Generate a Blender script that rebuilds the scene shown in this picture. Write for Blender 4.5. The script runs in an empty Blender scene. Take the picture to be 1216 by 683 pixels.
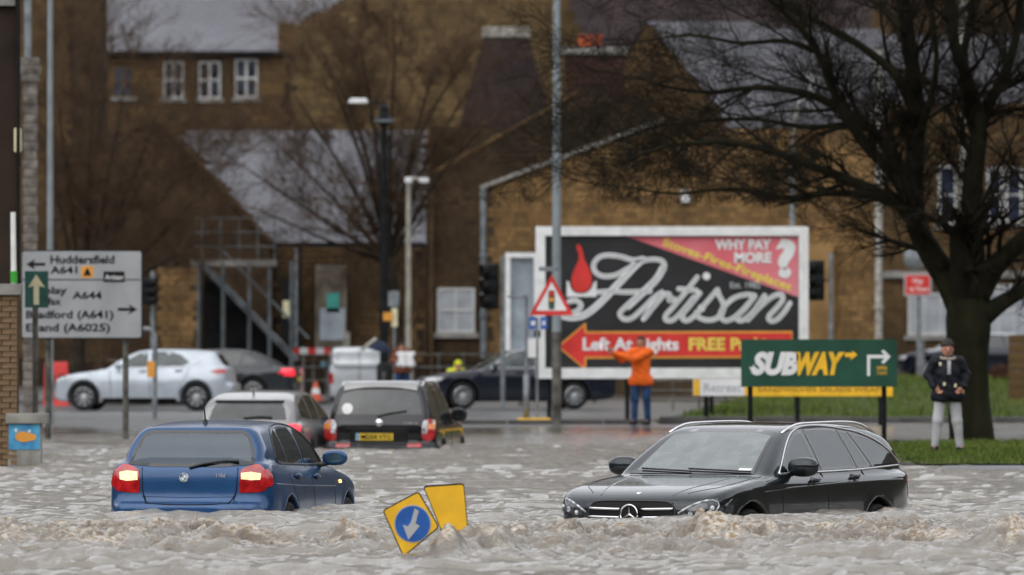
import bpy, bmesh, time, math, random
import numpy as np
import openvdb
from mathutils import Vector, Matrix
from mathutils.bvhtree import BVHTree
from mathutils.geometry import delaunay_2d_cdt

random.seed(7)
SC = bpy.context.scene
COL = SC.collection
R = math.radians

# ------------------------------------------------------------------ camera, world, sun, exposure
FPX = 1216 * 300 / 36.0
CAMZ, HOR = 1.66, 405.0
cam_d = bpy.data.cameras.new('camera')
cam = bpy.data.objects.new('camera', cam_d)
COL.objects.link(cam)
cam.location = (0, 0, CAMZ)
cam.rotation_euler = (R(90) + math.atan((HOR - 341.5) / FPX), 0, 0)
cam_d.lens = 300
cam_d.sensor_width = 36
cam_d.clip_start = 1
cam_d.clip_end = 3000
cam_d.dof.use_dof = True
cam_d.dof.focus_distance = 80
cam_d.dof.aperture_fstop = 4.2
SC.camera = cam

W = bpy.data.worlds.new('World')
SC.world = W
W.use_nodes = True
nt = W.node_tree
bg = nt.nodes['Background']
sky = nt.nodes.new('ShaderNodeTexSky')
sky.sky_type = 'NISHITA'
sky.sun_disc = False
sky.sun_elevation = R(48)
sky.sun_rotation = R(215)
sky.air_density = 1.0
sky.dust_density = 1.0
hs = nt.nodes.new('ShaderNodeHueSaturation')
hs.inputs['Saturation'].default_value = 0.16
nt.links.new(sky.outputs[0], hs.inputs['Color'])
cloud = nt.nodes.new('ShaderNodeMix'); cloud.data_type = 'RGBA'          # an even deck of cloud over the sky
cloud.inputs['Factor'].default_value = 0.6
cloud.inputs['B'].default_value = (6.2, 6.4, 6.7, 1)
nt.links.new(hs.outputs[0], cloud.inputs['A'])
nt.links.new(cloud.outputs['Result'], bg.inputs['Color'])
bg.inputs['Strength'].default_value = 0.15

sd = bpy.data.lights.new('sun', 'SUN')
sun = bpy.data.objects.new('sun', sd)
COL.objects.link(sun)
sd.energy = 0.8
sd.angle = R(80)
sd.color = (1.0, 0.97, 0.93)
sun.rotation_euler = (R(90 - 48), 0, R(180 - 215))

SC.view_settings.view_transform = 'Standard'
SC.view_settings.look = 'None'
SC.view_settings.exposure = 0.65
SC.view_settings.gamma = 1.0
SC.cycles.max_bounces = 6
SC.cycles.transparent_max_bounces = 12
SC.cycles.use_adaptive_sampling = True
SC.cycles.adaptive_threshold = 0.02

# ------------------------------------------------------------------ pixel helper: a point of the place seen at photo pixel (px, py), s pixels per metre there
def P(px, py, s):
    return Vector(((px - 608) / s, FPX / s, CAMZ - (py - HOR) / s))
def SD(s): return FPX / s

# ------------------------------------------------------------------ materials
def mat(name, col, rough=0.6, metal=0.0, coat=0.0, nscale=3.0, namt=0.15, bump=0.0, bscale=40.0, col2=None, emit=0.0, spec=0.5, stretch=None, detail=4.0, coatr=0.05, tint=None, contrast=0.0):
    if rough >= 0.5 and spec == 0.5: spec = 0.12
    m = bpy.data.materials.new(name)
    m.use_nodes = True
    n, l = m.node_tree.nodes, m.node_tree.links
    b = n['Principled BSDF']
    b.inputs['Roughness'].default_value = rough
    b.inputs['Metallic'].default_value = metal
    b.inputs['Coat Weight'].default_value = coat
    b.inputs['Coat Roughness'].default_value = coatr
    b.inputs['Specular IOR Level'].default_value = spec
    tc = n.new('ShaderNodeTexCoord')
    mp = n.new('ShaderNodeMapping')
    if stretch: mp.inputs['Scale'].default_value = stretch
    l.new(tc.outputs['Object'], mp.inputs['Vector'])
    nz = n.new('ShaderNodeTexNoise')
    nz.inputs['Scale'].default_value = nscale
    nz.inputs['Detail'].default_value = detail
    l.new(mp.outputs[0], nz.inputs['Vector'])
    mx = n.new('ShaderNodeMix'); mx.data_type = 'RGBA'
    c2 = col2 or tuple(c * (1 - namt * 1.6) for c in col)
    mx.inputs['A'].default_value = (*c2, 1)
    mx.inputs['B'].default_value = (*(col if col2 else tuple(min(1, c * (1 + namt)) for c in col)), 1)
    rp = n.new('ShaderNodeMapRange')
    rp.inputs['From Min'].default_value = 0.32 + contrast; rp.inputs['From Max'].default_value = 0.68 - contrast
    l.new(nz.outputs['Fac'], rp.inputs['Value'])
    l.new(rp.outputs[0], mx.inputs['Factor'])
    out = mx.outputs['Result']
    if tint:                                   # colour of each single piece from its face attribute
        at = n.new('ShaderNodeAttribute'); at.attribute_name = 'tint'
        m2 = n.new('ShaderNodeMix'); m2.data_type = 'RGBA'
        l.new(at.outputs['Fac'], m2.inputs['Factor'])
        l.new(out, m2.inputs['A']); m2.inputs['B'].default_value = (*tint, 1)
        out = m2.outputs['Result']
    l.new(out, b.inputs['Base Color'])
    if emit:
        l.new(out, b.inputs['Emission Color']); b.inputs['Emission Strength'].default_value = emit
    rr = n.new('ShaderNodeMapRange')
    rr.inputs['To Min'].default_value = max(0, rough - 0.08); rr.inputs['To Max'].default_value = min(1, rough + 0.08)
    l.new(nz.outputs['Fac'], rr.inputs['Value']); l.new(rr.outputs[0], b.inputs['Roughness'])
    if bump:
        n2 = n.new('ShaderNodeTexNoise'); n2.inputs['Scale'].default_value = bscale; n2.inputs['Detail'].default_value = 3
        l.new(mp.outputs[0], n2.inputs['Vector'])
        bp = n.new('ShaderNodeBump'); bp.inputs['Strength'].default_value = bump; bp.inputs['Distance'].default_value = 0.02
        l.new(n2.outputs['Fac'], bp.inputs['Height']); l.new(bp.outputs[0], b.inputs['Normal'])
    return m

def paint(name, col, rough=0.28, flake=0.3):
    """wet car paint: base, clear coat, fine droplets and road film"""
    m = mat(name, col, rough=rough, metal=flake, coat=0.85, nscale=2.2, namt=0.10, coatr=0.03, spec=0.12)
    n, l = m.node_tree.nodes, m.node_tree.links
    b = n['Principled BSDF']
    tc = n.new('ShaderNodeTexCoord')
    v = n.new('ShaderNodeTexVoronoi'); v.inputs['Scale'].default_value = 55
    l.new(tc.outputs['Object'], v.inputs['Vector'])
    mr = n.new('ShaderNodeMapRange'); mr.inputs['From Min'].default_value = 0.0; mr.inputs['From Max'].default_value = 0.35
    mr.inputs['To Min'].default_value = 1; mr.inputs['To Max'].default_value = 0
    l.new(v.outputs['Distance'], mr.inputs['Value'])
    bp = n.new('ShaderNodeBump'); bp.inputs['Strength'].default_value = 0.11; bp.inputs['Distance'].default_value = 0.004
    l.new(mr.outputs[0], bp.inputs['Height'])
    l.new(bp.outputs[0], b.inputs['Coat Normal'])
    l.new(bp.outputs[0], b.inputs['Normal'])
    return m

def glass(name, tint=(0.55, 0.62, 0.6), mixt=0.86):
    m = bpy.data.materials.new(name); m.use_nodes = True
    n, l = m.node_tree.nodes, m.node_tree.links
    for x in list(n):
        if x.type != 'OUTPUT_MATERIAL': n.remove(x)
    o = [x for x in n if x.type == 'OUTPUT_MATERIAL'][0]
    t = n.new('ShaderNodeBsdfTransparent'); t.inputs[0].default_value = (*tint, 1)
    g = n.new('ShaderNodeBsdfGlossy'); g.inputs['Roughness'].default_value = 0.04; g.inputs[0].default_value = (0.9, 0.93, 0.95, 1)
    d = n.new('ShaderNodeBsdfDiffuse'); d.inputs[0].default_value = (0.40, 0.43, 0.42, 1)   # road film, rain and fog, with pale sky reflection put into the colour
    fr = n.new('ShaderNodeFresnel'); fr.inputs['IOR'].default_value = 1.7
    nz = n.new('ShaderNodeTexNoise'); nz.inputs['Scale'].default_value = 6; nz.inputs['Detail'].default_value = 5
    tc = n.new('ShaderNodeTexCoord'); l.new(tc.outputs['Object'], nz.inputs['Vector'])
    mr = n.new('ShaderNodeMapRange'); mr.inputs['From Min'].default_value = 0.3; mr.inputs['From Max'].default_value = 0.75
    mr.inputs['To Min'].default_value = (1 - mixt) * 0.8; mr.inputs['To Max'].default_value = (1 - mixt) * 1.25
    l.new(nz.outputs['Fac'], mr.inputs['Value'])
    m1 = n.new('ShaderNodeMixShader'); l.new(mr.outputs[0], m1.inputs[0]); l.new(t.outputs[0], m1.inputs[1]); l.new(d.outputs[0], m1.inputs[2])
    m2 = n.new('ShaderNodeMixShader'); l.new(fr.outputs[0], m2.inputs[0]); l.new(m1.outputs[0], m2.inputs[1]); l.new(g.outputs[0], m2.inputs[2])
    l.new(m2.outputs[0], o.inputs['Surface'])
    return m

M = {}
M['chrome'] = mat('chrome', (0.75, 0.76, 0.78), 0.12, 1.0, namt=0.05)
M['alu'] = mat('alloy', (0.45, 0.46, 0.47), 0.3, 0.9, namt=0.2, nscale=8)
M['rubber'] = mat('rubber', (0.018, 0.018, 0.018), 0.7, namt=0.3)
M['blackplastic'] = mat('black_plastic', (0.012, 0.012, 0.013), 0.42, namt=0.3, nscale=9)
M['frit'] = mat('black_glass_border', (0.008, 0.008, 0.009), 0.12, coat=0.6, namt=0.2)
M['darkglass'] = mat('dark_window_glass', (0.022, 0.027, 0.028), 0.06, coat=0.6, namt=0.6, nscale=2.5, spec=0.5)
M['greenglass'] = mat('green_window_glass', (0.035, 0.052, 0.05), 0.06, coat=0.5, namt=0.6, nscale=2.5, spec=0.5)
M['glass'] = glass('window_glass', (0.62, 0.72, 0.69), 0.93)
M['screen'] = glass('windscreen_glass', (0.7, 0.76, 0.74), 0.58)
M['cabin'] = mat('cabin_lining', (0.10, 0.10, 0.10), 0.85, namt=0.3)
M['seat'] = mat('seat_cloth', (0.035, 0.035, 0.037), 0.9, namt=0.3)
M['redlamp'] = mat('red_lamp_lens', (0.42, 0.008, 0.012), 0.12, coat=1.0, namt=0.25, nscale=14)
M['redlit'] = mat('red_lamp_lit', (0.75, 0.02, 0.04), 0.2, coat=1.0, emit=0.9, nscale=20)
M['amber'] = mat('amber_lens', (0.75, 0.22, 0.02), 0.15, coat=1.0, nscale=20)
M['litwhite'] = mat('lit_reversing_lamp', (1.0, 0.78, 0.42), 0.2, emit=0.35, nscale=20)
M['litamber'] = mat('lit_amber_lamp', (1.0, 0.62, 0.15), 0.2, emit=2.2, nscale=20)
M['lampclear'] = mat('clear_lamp_lens', (0.42, 0.44, 0.46), 0.08, coat=1.0, namt=0.7, nscale=22, spec=0.9)
M['lampdark'] = mat('headlamp_inside', (0.07, 0.075, 0.08), 0.15, 0.3, coat=1.0, namt=0.6, nscale=18)
M['plate_y'] = mat('yellow_number_plate', (0.68, 0.47, 0.04), 0.4, namt=0.1)
M['white'] = mat('white_paint', (0.72, 0.72, 0.71), 0.5, namt=0.08, nscale=5)
M['black'] = mat('black_paint', (0.012, 0.012, 0.012), 0.5, namt=0.3)
M['mirrorglass'] = mat('mirror_glass', (0.25, 0.45, 0.62), 0.06, 0.8, coat=1.0, nscale=4, namt=0.3)

# ------------------------------------------------------------------ object helpers
def tag(o, label=None, cat=None, group=None, kind=None):
    if label: o['label'] = label
    if cat: o['category'] = cat
    if group: o['group'] = group
    if kind: o['kind'] = kind
    return o
def thing(name, label, cat, loc=(0, 0, 0), rz=0.0, group=None):
    o = bpy.data.objects.new(name, None); COL.objects.link(o)
    o.location = loc; o.rotation_euler = (0, 0, rz); o.empty_display_size = 0.3
    return tag(o, label, cat, group)
def link_mesh(name, verts, faces, m, parent=None, smooth=False, world=False, attr=None):
    me = bpy.data.meshes.new(name)
    me.from_pydata([tuple(v) for v in verts], [], [tuple(f) for f in faces])
    return link_me(name, me, m, parent, smooth, world, attr)
def world_off(p):
    o = Vector((0, 0, 0))
    while p: o += p.location; p = p.parent
    return o
def link_me(name, me, m, parent=None, smooth=False, world=False, attr=None):
    if world and parent:
        me.transform(Matrix.Translation(-world_off(parent)))
    if m: me.materials.append(m)
    if smooth is True:
        me.polygons.foreach_set('use_smooth', [True] * len(me.polygons))
    elif smooth:
        me.polygons.foreach_set('use_smooth', [True] * len(me.polygons))
        me.set_sharp_from_angle(angle=R(smooth))
    if attr is not None:
        a = me.attributes.new('tint', 'FLOAT', 'FACE'); a.data.foreach_set('value', np.asarray(attr, dtype=np.float32))
    o = bpy.data.objects.new(name, me); COL.objects.link(o)
    if parent: o.parent = parent
    return o
def copy_tree(o, parent=None):
    c = o.copy(); COL.objects.link(c)
    if parent: c.parent = parent
    for ch in list(o.children): copy_tree(ch, c)
    return c

class MB:
    """collects shapes and links them as ONE mesh object"""
    def __init__(s): s.v = []; s.f = []; s.t = []
    def add(s, vs, fs, t=0.0):
        b = len(s.v); s.v += [Vector(v) for v in vs]; s.f += [tuple(i + b for i in f) for f in fs]; s.t += [t] * len(fs); return s
    def box(s, c, size, rot=None, t=0.0, taper=1.0):
        hx, hy, hz = size[0] / 2, size[1] / 2, size[2] / 2
        vs = []
        for z in (-1, 1):
            k = taper if z > 0 else 1
            for x, y in ((-1, -1), (1, -1), (1, 1), (-1, 1)):
                p = Vector((x * hx * k, y * hy * k, z * hz))
                if rot: p = rot @ p
                vs.append(p + Vector(c))
        return s.add(vs, [(0, 3, 2, 1), (4, 5, 6, 7), (0, 1, 5, 4), (1, 2, 6, 5), (2, 3, 7, 6), (3, 0, 4, 7)], t)
    def span(s, a, b):
        a, b = Vector(a), Vector(b); return s.box((a + b) / 2, (abs(b.x - a.x), abs(b.y - a.y), abs(b.z - a.z)))
    def tube(s, pts, r, n=8, caps=True):
        pts = [Vector(p) for p in pts]
        if not hasattr(r, '__len__'): r = [r] * len(pts)
        b = len(s.v); up = None
        for i, p in enumerate(pts):
            d = (pts[min(i + 1, len(pts) - 1)] - pts[max(i - 1, 0)])
            if d.length < 1e-9: d = Vector((0, 0, 1))
            d.normalize()
            if up is None:
                up = d.orthogonal().normalized()
            up = (up - d * up.dot(d))
            if up.length < 1e-6: up = d.orthogonal()
            up.normalize()
            w = d.cross(up)
            for k in range(n):
                a = 2 * math.pi * k / n
                s.v.append(p + (up * math.cos(a) + w * math.sin(a)) * r[i])
        for i in range(len(pts) - 1):
            for k in range(n):
                k2 = (k + 1) % n
                s.f.append((b + i * n + k, b + i * n + k2, b + (i + 1) * n + k2, b + (i + 1) * n + k)); s.t.append(0)
        if caps:
            s.f.append(tuple(b + k for k in range(n))[::-1]); s.t.append(0)
            e = b + (len(pts) - 1) * n
            s.f.append(tuple(e + k for k in range(n))); s.t.append(0)
        return s
    def prism(s, poly, o, u, v, th):
        """2D polygon in the plane o,u,v, extruded by th along -(u x v)... towards the viewer for u=+x, v=+z"""
        o, u, v = Vector(o), Vector(u), Vector(v); nrm = u.cross(v).normalized()
        vs = [o + u * a + v * b + nrm * th for a, b in poly] + [o + u * a + v * b for a, b in poly]
        n = len(poly)
        return s.add(vs, [tuple(range(n)), tuple(range(2 * n - 1, n - 1, -1))] + [(i, i + n, (i + 1) % n + n, (i + 1) % n) for i in range(n)])
    def lathe(s, prof, o, ax, n=24):
        o, ax = Vector(o), Vector(ax).normalized(); u = ax.orthogonal().normalized(); w = ax.cross(u); b = len(s.v)
        for r, h in prof:
            for k in range(n):
                a = 2 * math.pi * k / n
                s.v.append(o + ax * h + (u * math.cos(a) + w * math.sin(a)) * r)
        for i in range(len(prof) - 1):
            for k in range(n):
                k2 = (k + 1) % n
                s.f.append((b + i * n + k, b + i * n + k2, b + (i + 1) * n + k2, b + (i + 1) * n + k)); s.t.append(0)
        return s
    def build(s, name, m, parent=None, smooth=False, world=False, tints=False, bevel=0.0):
        me = bpy.data.meshes.new(name)
        me.from_pydata([tuple(v) for v in s.v], [], s.f)
        at = s.t if tints else None
        if bevel:
            bm = bmesh.new(); bm.from_mesh(me)
            bmesh.ops.bevel(bm, geom=bm.edges[:], offset=bevel, segments=2, affect='EDGES', profile=0.6)
            bm.to_mesh(me); bm.free(); at = None; smooth = smooth or 40
        return link_me(name, me, m, parent, smooth, world, at)

def catmull(pts, n=8, closed=False):
    pts = [tuple(p) for p in pts]; out = []; N = len(pts)
    rng = range(N if closed else N - 1)
    for i in rng:
        g = lambda j: np.array(pts[j % N] if closed else pts[max(0, min(N - 1, j))], float)
        p0, p1, p2, p3 = g(i - 1), g(i), g(i + 1), g(i + 2)
        for k in range(n):
            t = k / n
            out.append(tuple(0.5 * ((2 * p1) + (-p0 + p2) * t + (2 * p0 - 5 * p1 + 4 * p2 - p3) * t * t + (-p0 + 3 * p1 - 3 * p2 + p3) * t ** 3)))
    if not closed: out.append(pts[-1])
    return out

def poly_sdf(x, y, poly):
    """signed distance to a polygon (negative inside), numpy arrays"""
    p = np.array(poly, float); n = len(p)
    d = np.full(x.shape, 1e9); ins = np.zeros(x.shape, bool)
    for i in range(n):
        ax, ay = p[i]; bx, by = p[(i + 1) % n]
        ex, ey = bx - ax, by - ay
        L = ex * ex + ey * ey
        if L < 1e-12: continue
        t = np.clip(((x - ax) * ex + (y - ay) * ey) / L, 0, 1)
        d = np.minimum(d, (x - ax - t * ex) ** 2 + (y - ay - t * ey) ** 2)
        if abs(ey) > 1e-12:
            ins ^= ((ay > y) != (by > y)) & (x < ex * (y - ay) / ey + ax)
    return np.sqrt(d) * np.where(ins, -1, 1)
def smax(a, b, k):
    h = np.clip(0.5 - 0.5 * (b - a) / k, 0, 1)
    return b * (1 - h) + a * h + k * h * (1 - h)
def smin(a, b, k): return -smax(-a, -b, k)
def sdf_mesh(f, lo, hi, res):
    lo = np.array(lo, float); hi = np.array(hi, float)
    n = np.ceil((hi - lo) / res).astype(int) + 1
    X, Y, Z = np.meshgrid(*[lo[i] + np.arange(n[i]) * res for i in range(3)], indexing='ij')
    a = f(X, Y, Z).astype(np.float32)
    g = openvdb.FloatGrid(background=1.0); g.copyFromArray(np.clip(a, -1, 1))
    p, q = g.convertToQuads(0.0)
    return p * res + lo, q
def quads_to_me(name, p, q):
    me = bpy.data.meshes.new(name)
    me.vertices.add(len(p)); me.vertices.foreach_set('co', np.asarray(p, np.float32).ravel())
    me.loops.add(len(q) * 4); me.loops.foreach_set('vertex_index', np.asarray(q, np.int32)[:, ::1].ravel())
    me.polygons.add(len(q)); me.polygons.foreach_set('loop_start', np.arange(0, len(q) * 4, 4, dtype=np.int32))
    me.update(calc_edges=True); me.validate()
    return me
def sdf_obj(name, f, lo, hi, res, m, parent=None, world=False):
    p, q = sdf_mesh(f, lo, hi, res)
    me = quads_to_me(name, p, q[:, ::-1])
    return link_me(name, me, m, parent, True, world)

_NG = {}
def noise2(x, y, seed=0):
    if seed not in _NG: _NG[seed] = np.random.RandomState(seed).rand(256, 256)
    g = _NG[seed]
    xi = np.floor(x).astype(int); yi = np.floor(y).astype(int); fx = x - xi; fy = y - yi
    fx = fx * fx * (3 - 2 * fx); fy = fy * fy * (3 - 2 * fy)
    a = g[xi & 255, yi & 255]; b = g[(xi + 1) & 255, yi & 255]; c = g[xi & 255, (yi + 1) & 255]; d = g[(xi + 1) & 255, (yi + 1) & 255]
    return (a * (1 - fx) + b * fx) * (1 - fy) + (c * (1 - fx) + d * fx) * fy
def fbm(x, y, seed=0, o=4):
    s = 0; w = 0.5; t = 0
    for i in range(o):
        s = s + w * noise2(x * 2 ** i + 17 * i, y * 2 ** i + 5 * i, seed + i); t += w; w *= 0.5
    return s / t

TXT = {}
def text(name, s, h, o, u, v, m, parent, bold=0.0, shear=0.0, align='LEFT', depth=0.004, width=None, world=True):
    """flat lettering h metres tall (cap height) in the plane o,u,v; width squeezes or stretches it to that many metres"""
    cu = bpy.data.curves.new(name, 'FONT'); cu.body = s; cu.size = 1.0; cu.offset = bold; cu.shear = shear; cu.resolution_u = 3
    tmp = bpy.data.objects.new('tmp', cu); COL.objects.link(tmp)
    dg = bpy.context.evaluated_depsgraph_get(); dg.update()
    me = bpy.data.meshes.new_from_object(tmp.evaluated_get(dg))
    COL.objects.unlink(tmp); bpy.data.objects.remove(tmp)
    n = len(me.vertices); co = np.zeros(n * 3); me.vertices.foreach_get('co', co); co = co.reshape(-1, 3)
    k = h / 0.7
    wx = (co[:, 0].max() - co[:, 0].min()) * k; x0 = co[:, 0].min()
    kx = k * (width / wx) if width else k
    X = (co[:, 0] - x0) * kx; Y = co[:, 1] * k
    Wd = wx * (width / wx if width else 1)
    if align == 'CENTER': X = X - Wd / 2
    if align == 'RIGHT': X = X - Wd
    o, u, v = Vector(o), Vector(u).normalized(), Vector(v).normalized(); nn = u.cross(v)
    out = np.array([tuple(o + u * a + v * b + nn * depth) for a, b in zip(X, Y)])
    me.vertices.foreach_set('co', out.ravel()); me.materials.clear()
    return link_me(name, me, m, parent, False, world)

UX, UZ = Vector((1, 0, 0)), Vector((0, 0, 1))
def pxpoly(pts, s, o):
    """photo pixels of a flat thing at scale s -> 2D metres relative to point o in the x-z plane"""
    out = []
    for a, b in pts:
        p = P(a, b, s); out.append((p.x - o.x, p.z - o.z))
    return out
def plate(name, pts, s, m, parent, th=0.02, back=0.0):
    """a flat panel facing the camera road, outline given where the photo shows it, real thickness th; back = metres behind plane s"""
    o = P(608, HOR, s)
    poly = pxpoly(pts, s, o)
    area = sum(poly[i][0] * poly[(i + 1) % len(poly)][1] - poly[(i + 1) % len(poly)][0] * poly[i][1] for i in range(len(poly)))
    if area < 0: poly = poly[::-1]
    mb = MB(); mb.prism(poly, o + Vector((0, back, 0)), UX, UZ, th)
    return mb.build(name, m, parent, world=True)
def rect(x0, y0, x1, y1): return [(x0, y1), (x1, y1), (x1, y0), (x0, y0)]
def rrect(x0, y0, x1, y1, r, n=4):
    out = []
    for cx, cy, a in ((x1 - r, y0 + r, -90), (x1 - r, y1 - r, 0), (x0 + r, y1 - r, 90), (x0 + r, y0 + r, 180)):
        for k in range(n + 1):
            t = R(a + 90 * k / n); out.append((cx + r * math.cos(t), cy + r * math.sin(t)))
    return out
# ------------------------------------------------------------------ the ground: one sheet, a flooded dip that rises to the far road, a grass bank on the right
def ground_z(x, y):
    ramp = np.clip((y - 128) / 40, 0, 1); ramp = ramp * ramp * (3 - 2 * ramp)
    z = -0.6 + 0.615 * ramp
    # land on the right: verge and footway stand just above the flood
    rt = np.clip((x - (4.7 + (y - 110) * 0.03)) / 0.5, 0, 1) * np.clip((y - 109.6) / 1.5, 0, 1) * np.clip((168 - y) / 30, 0, 1)
    rt2 = np.clip((x - 3.2) / 0.8, 0, 1) * np.clip((y - 138) / 3, 0, 1) * np.clip((172 - y) / 6, 0, 1)
    z = np.maximum(z, -0.6 + 0.64 * np.maximum(np.minimum(1, rt * 2.2), rt2))
    bank = np.clip((x - (2.2 + (y - 168) * 0.056)) / 2.5, 0, 1) * np.clip((y - 167.5) / 4, 0, 1)
    z = z + bank * (0.05 + 0.50 * np.clip((y - 170) / 65, 0, 1))
    return z
def sheet(name, xs, ys, zf, m, kind='structure', smooth=True):
    X, Y = np.meshgrid(xs, ys); Z = zf(X, Y)
    n, k = X.shape
    p = np.stack([X, Y, Z], -1).reshape(-1, 3)
    i = np.arange((n - 1) * (k - 1)); r = i // (k - 1); c = i % (k - 1); a = r * k + c
    q = np.stack([a, a + 1, a + k + 1, a + k], -1)
    me = quads_to_me(name, p, q)
    o = link_me(name, me, m, None, smooth)
    o['kind'] = kind
    return o
def joined(*a):
    out = []
    for s, e, st in a: out.append(np.arange(s, e, st))
    return np.unique(np.round(np.concatenate(out), 4))

M['asphalt'] = mat('wet_asphalt', (0.075, 0.074, 0.074), 0.30, nscale=0.35, namt=0.35, bump=0.25, bscale=14, spec=0.7)
M['grass_soil'] = mat('grass_soil', (0.045, 0.075, 0.012), 0.9, nscale=0.6, namt=0.3, col2=(0.035, 0.048, 0.012))
M['grass'] = mat('grass_blades', (0.085, 0.135, 0.018), 0.7, nscale=0.5, col2=(0.055, 0.085, 0.014), tint=(0.13, 0.14, 0.04))
xs = joined((-400, -40, 40), (-40, 60, 0.8), (60, 441, 40))
ys = joined((-200, 60, 20), (60, 110, 2), (110, 250, 0.8), (250, 420, 10), (420, 1421, 100))
sheet('ground', xs, ys, ground_z, M['asphalt'])

# paved footway (wet slabs) on the right between verge and bank
M['paving'] = mat('wet_paving', (0.17, 0.165, 0.155), 0.22, nscale=1.2, namt=0.3, spec=0.8)
xs = joined((3.6, 40, 0.5)); ys = joined((139, 167.8, 0.5))
sheet('footway', xs, ys, lambda x, y: x * 0 + 0.052, M['paving'])
# grass surfaces
def in_poly(x, y, poly): return poly_sdf(x, y, poly) < 0
def grass_patch(name, gx, gy, test, n, hmin, hmax, seed, label):
    xs_, ys_ = joined(gx), joined(gy)
    X, Y = np.meshgrid(xs_, ys_); Z = ground_z(X, Y) + 0.02
    k = X.shape[1]; p = np.stack([X, Y, Z], -1).reshape(-1, 3); q = []
    for r in range(X.shape[0] - 1):
        for c in range(k - 1):
            if test(0.5 * (X[r, c] + X[r, c + 1]), 0.5 * (Y[r, c] + Y[r + 1, c])): q.append((r * k + c, r * k + c + 1, (r + 1) * k + c + 1, (r + 1) * k + c))
    me = quads_to_me(name, p, np.array(q))
    base = link_me(name + '_turf', me, M['grass_soil'], None, True); base['kind'] = 'structure'
    rs = np.random.RandomState(seed); N = n * 3
    x = rs.uniform(gx[0], gx[1], N); y = rs.uniform(gy[0], gy[1], N)
    ok = test(x, y) & ~((fbm(x * .9, y * .35, 5, 2) < 0.4) & (rs.rand(N) < 0.6)); x, y = x[ok][:n], y[ok][:n]; N = len(x)
    z = ground_z(x, y) + 0.01; h = rs.uniform(hmin, hmax, N) * (0.6 + 0.8 * fbm(x * 1.3, y * .8, 6, 3)); a = rs.uniform(0, 3.14, N); w = h * 0.16
    lx, ly = rs.normal(0, 1, N) * h * 0.35, rs.normal(0, 1, N) * h * 0.35
    v = np.stack([np.stack([x - w * np.cos(a), y - w * np.sin(a), z], 1), np.stack([x + w * np.cos(a), y + w * np.sin(a), z], 1), np.stack([x + lx, y + ly, z + h], 1)], 1).reshape(-1, 3)
    t = rs.rand(N) * np.where(fbm(x * .5, y * .2, 9, 3) > 0.5, 0.95, 0.3)
    o = link_mesh(name, v.tolist(), np.arange(N * 3).reshape(-1, 3).tolist(), M['grass'], None, attr=t)
    tag(o, label, 'grass', kind='stuff')
grass_patch('verge_grass', (4.9, 16, 0.25), (110.3, 135, 0.25), lambda x, y: (x > 5.15 + (y - 110) * 0.033 + 0.25 * np.sin(y * 1.7)) & (y > 110.9 + 0.35 * np.sin(x * 1.3)), 30000, 0.04, 0.10, 3, 'bright green grass verge at the water edge under the bare tree')
grass_patch('bank_grass', (2.4, 34, 0.5), (168.4, 250, 0.5), lambda x, y: (x > 2.8 + (y - 168) * 0.06) & (y > 168.8), 42000, 0.06, 0.16, 4, 'green grass bank rising behind the shop signs')

# kerbs: rows of single kerb stones
M['kerb'] = mat('kerb_stone', (0.07, 0.066, 0.06), 0.45, nscale=2, namt=0.35)

def kerb_row(label, x0, y0, x1, y1, z, h=0.12):
    root = bpy.data.objects.new('kerb', None); COL.objects.link(root); root.location = (x0, y0, z); root['kind'] = 'structure'
    d = Vector((x1 - x0, y1 - y0, 0)); n = int(d.length / 0.95); a = math.atan2(d.y, d.x); d.normalize()
    me = None
    for i in range(n):
        if me is None:
            st = MB().box((0, 0, h / 2), (0.93, 0.15, h)).build('kerb_stone', M['kerb'], root, bevel=0.012); me = st.data
        else:
            st = bpy.data.objects.new('kerb_stone', me); COL.objects.link(st); st.parent = root
        st.location = d * (0.95 * (i + 0.5)) + Vector((0, 0, random.uniform(-0.006, 0.006))); st.rotation_euler = (0, 0, a + random.uniform(-0.01, 0.01))
kerb_row('k', -26, 222, -0.8, 222, 0.0)
kerb_row('k', -2.0, 168.4, 2.9, 168.4, -0.01)
kerb_row('k', 2.9, 168.4, 34, 168.4, 0.0, 0.17)
kerb_row('k', 3.4, 139.0, 34, 139.0, -0.03, 0.085)

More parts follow.
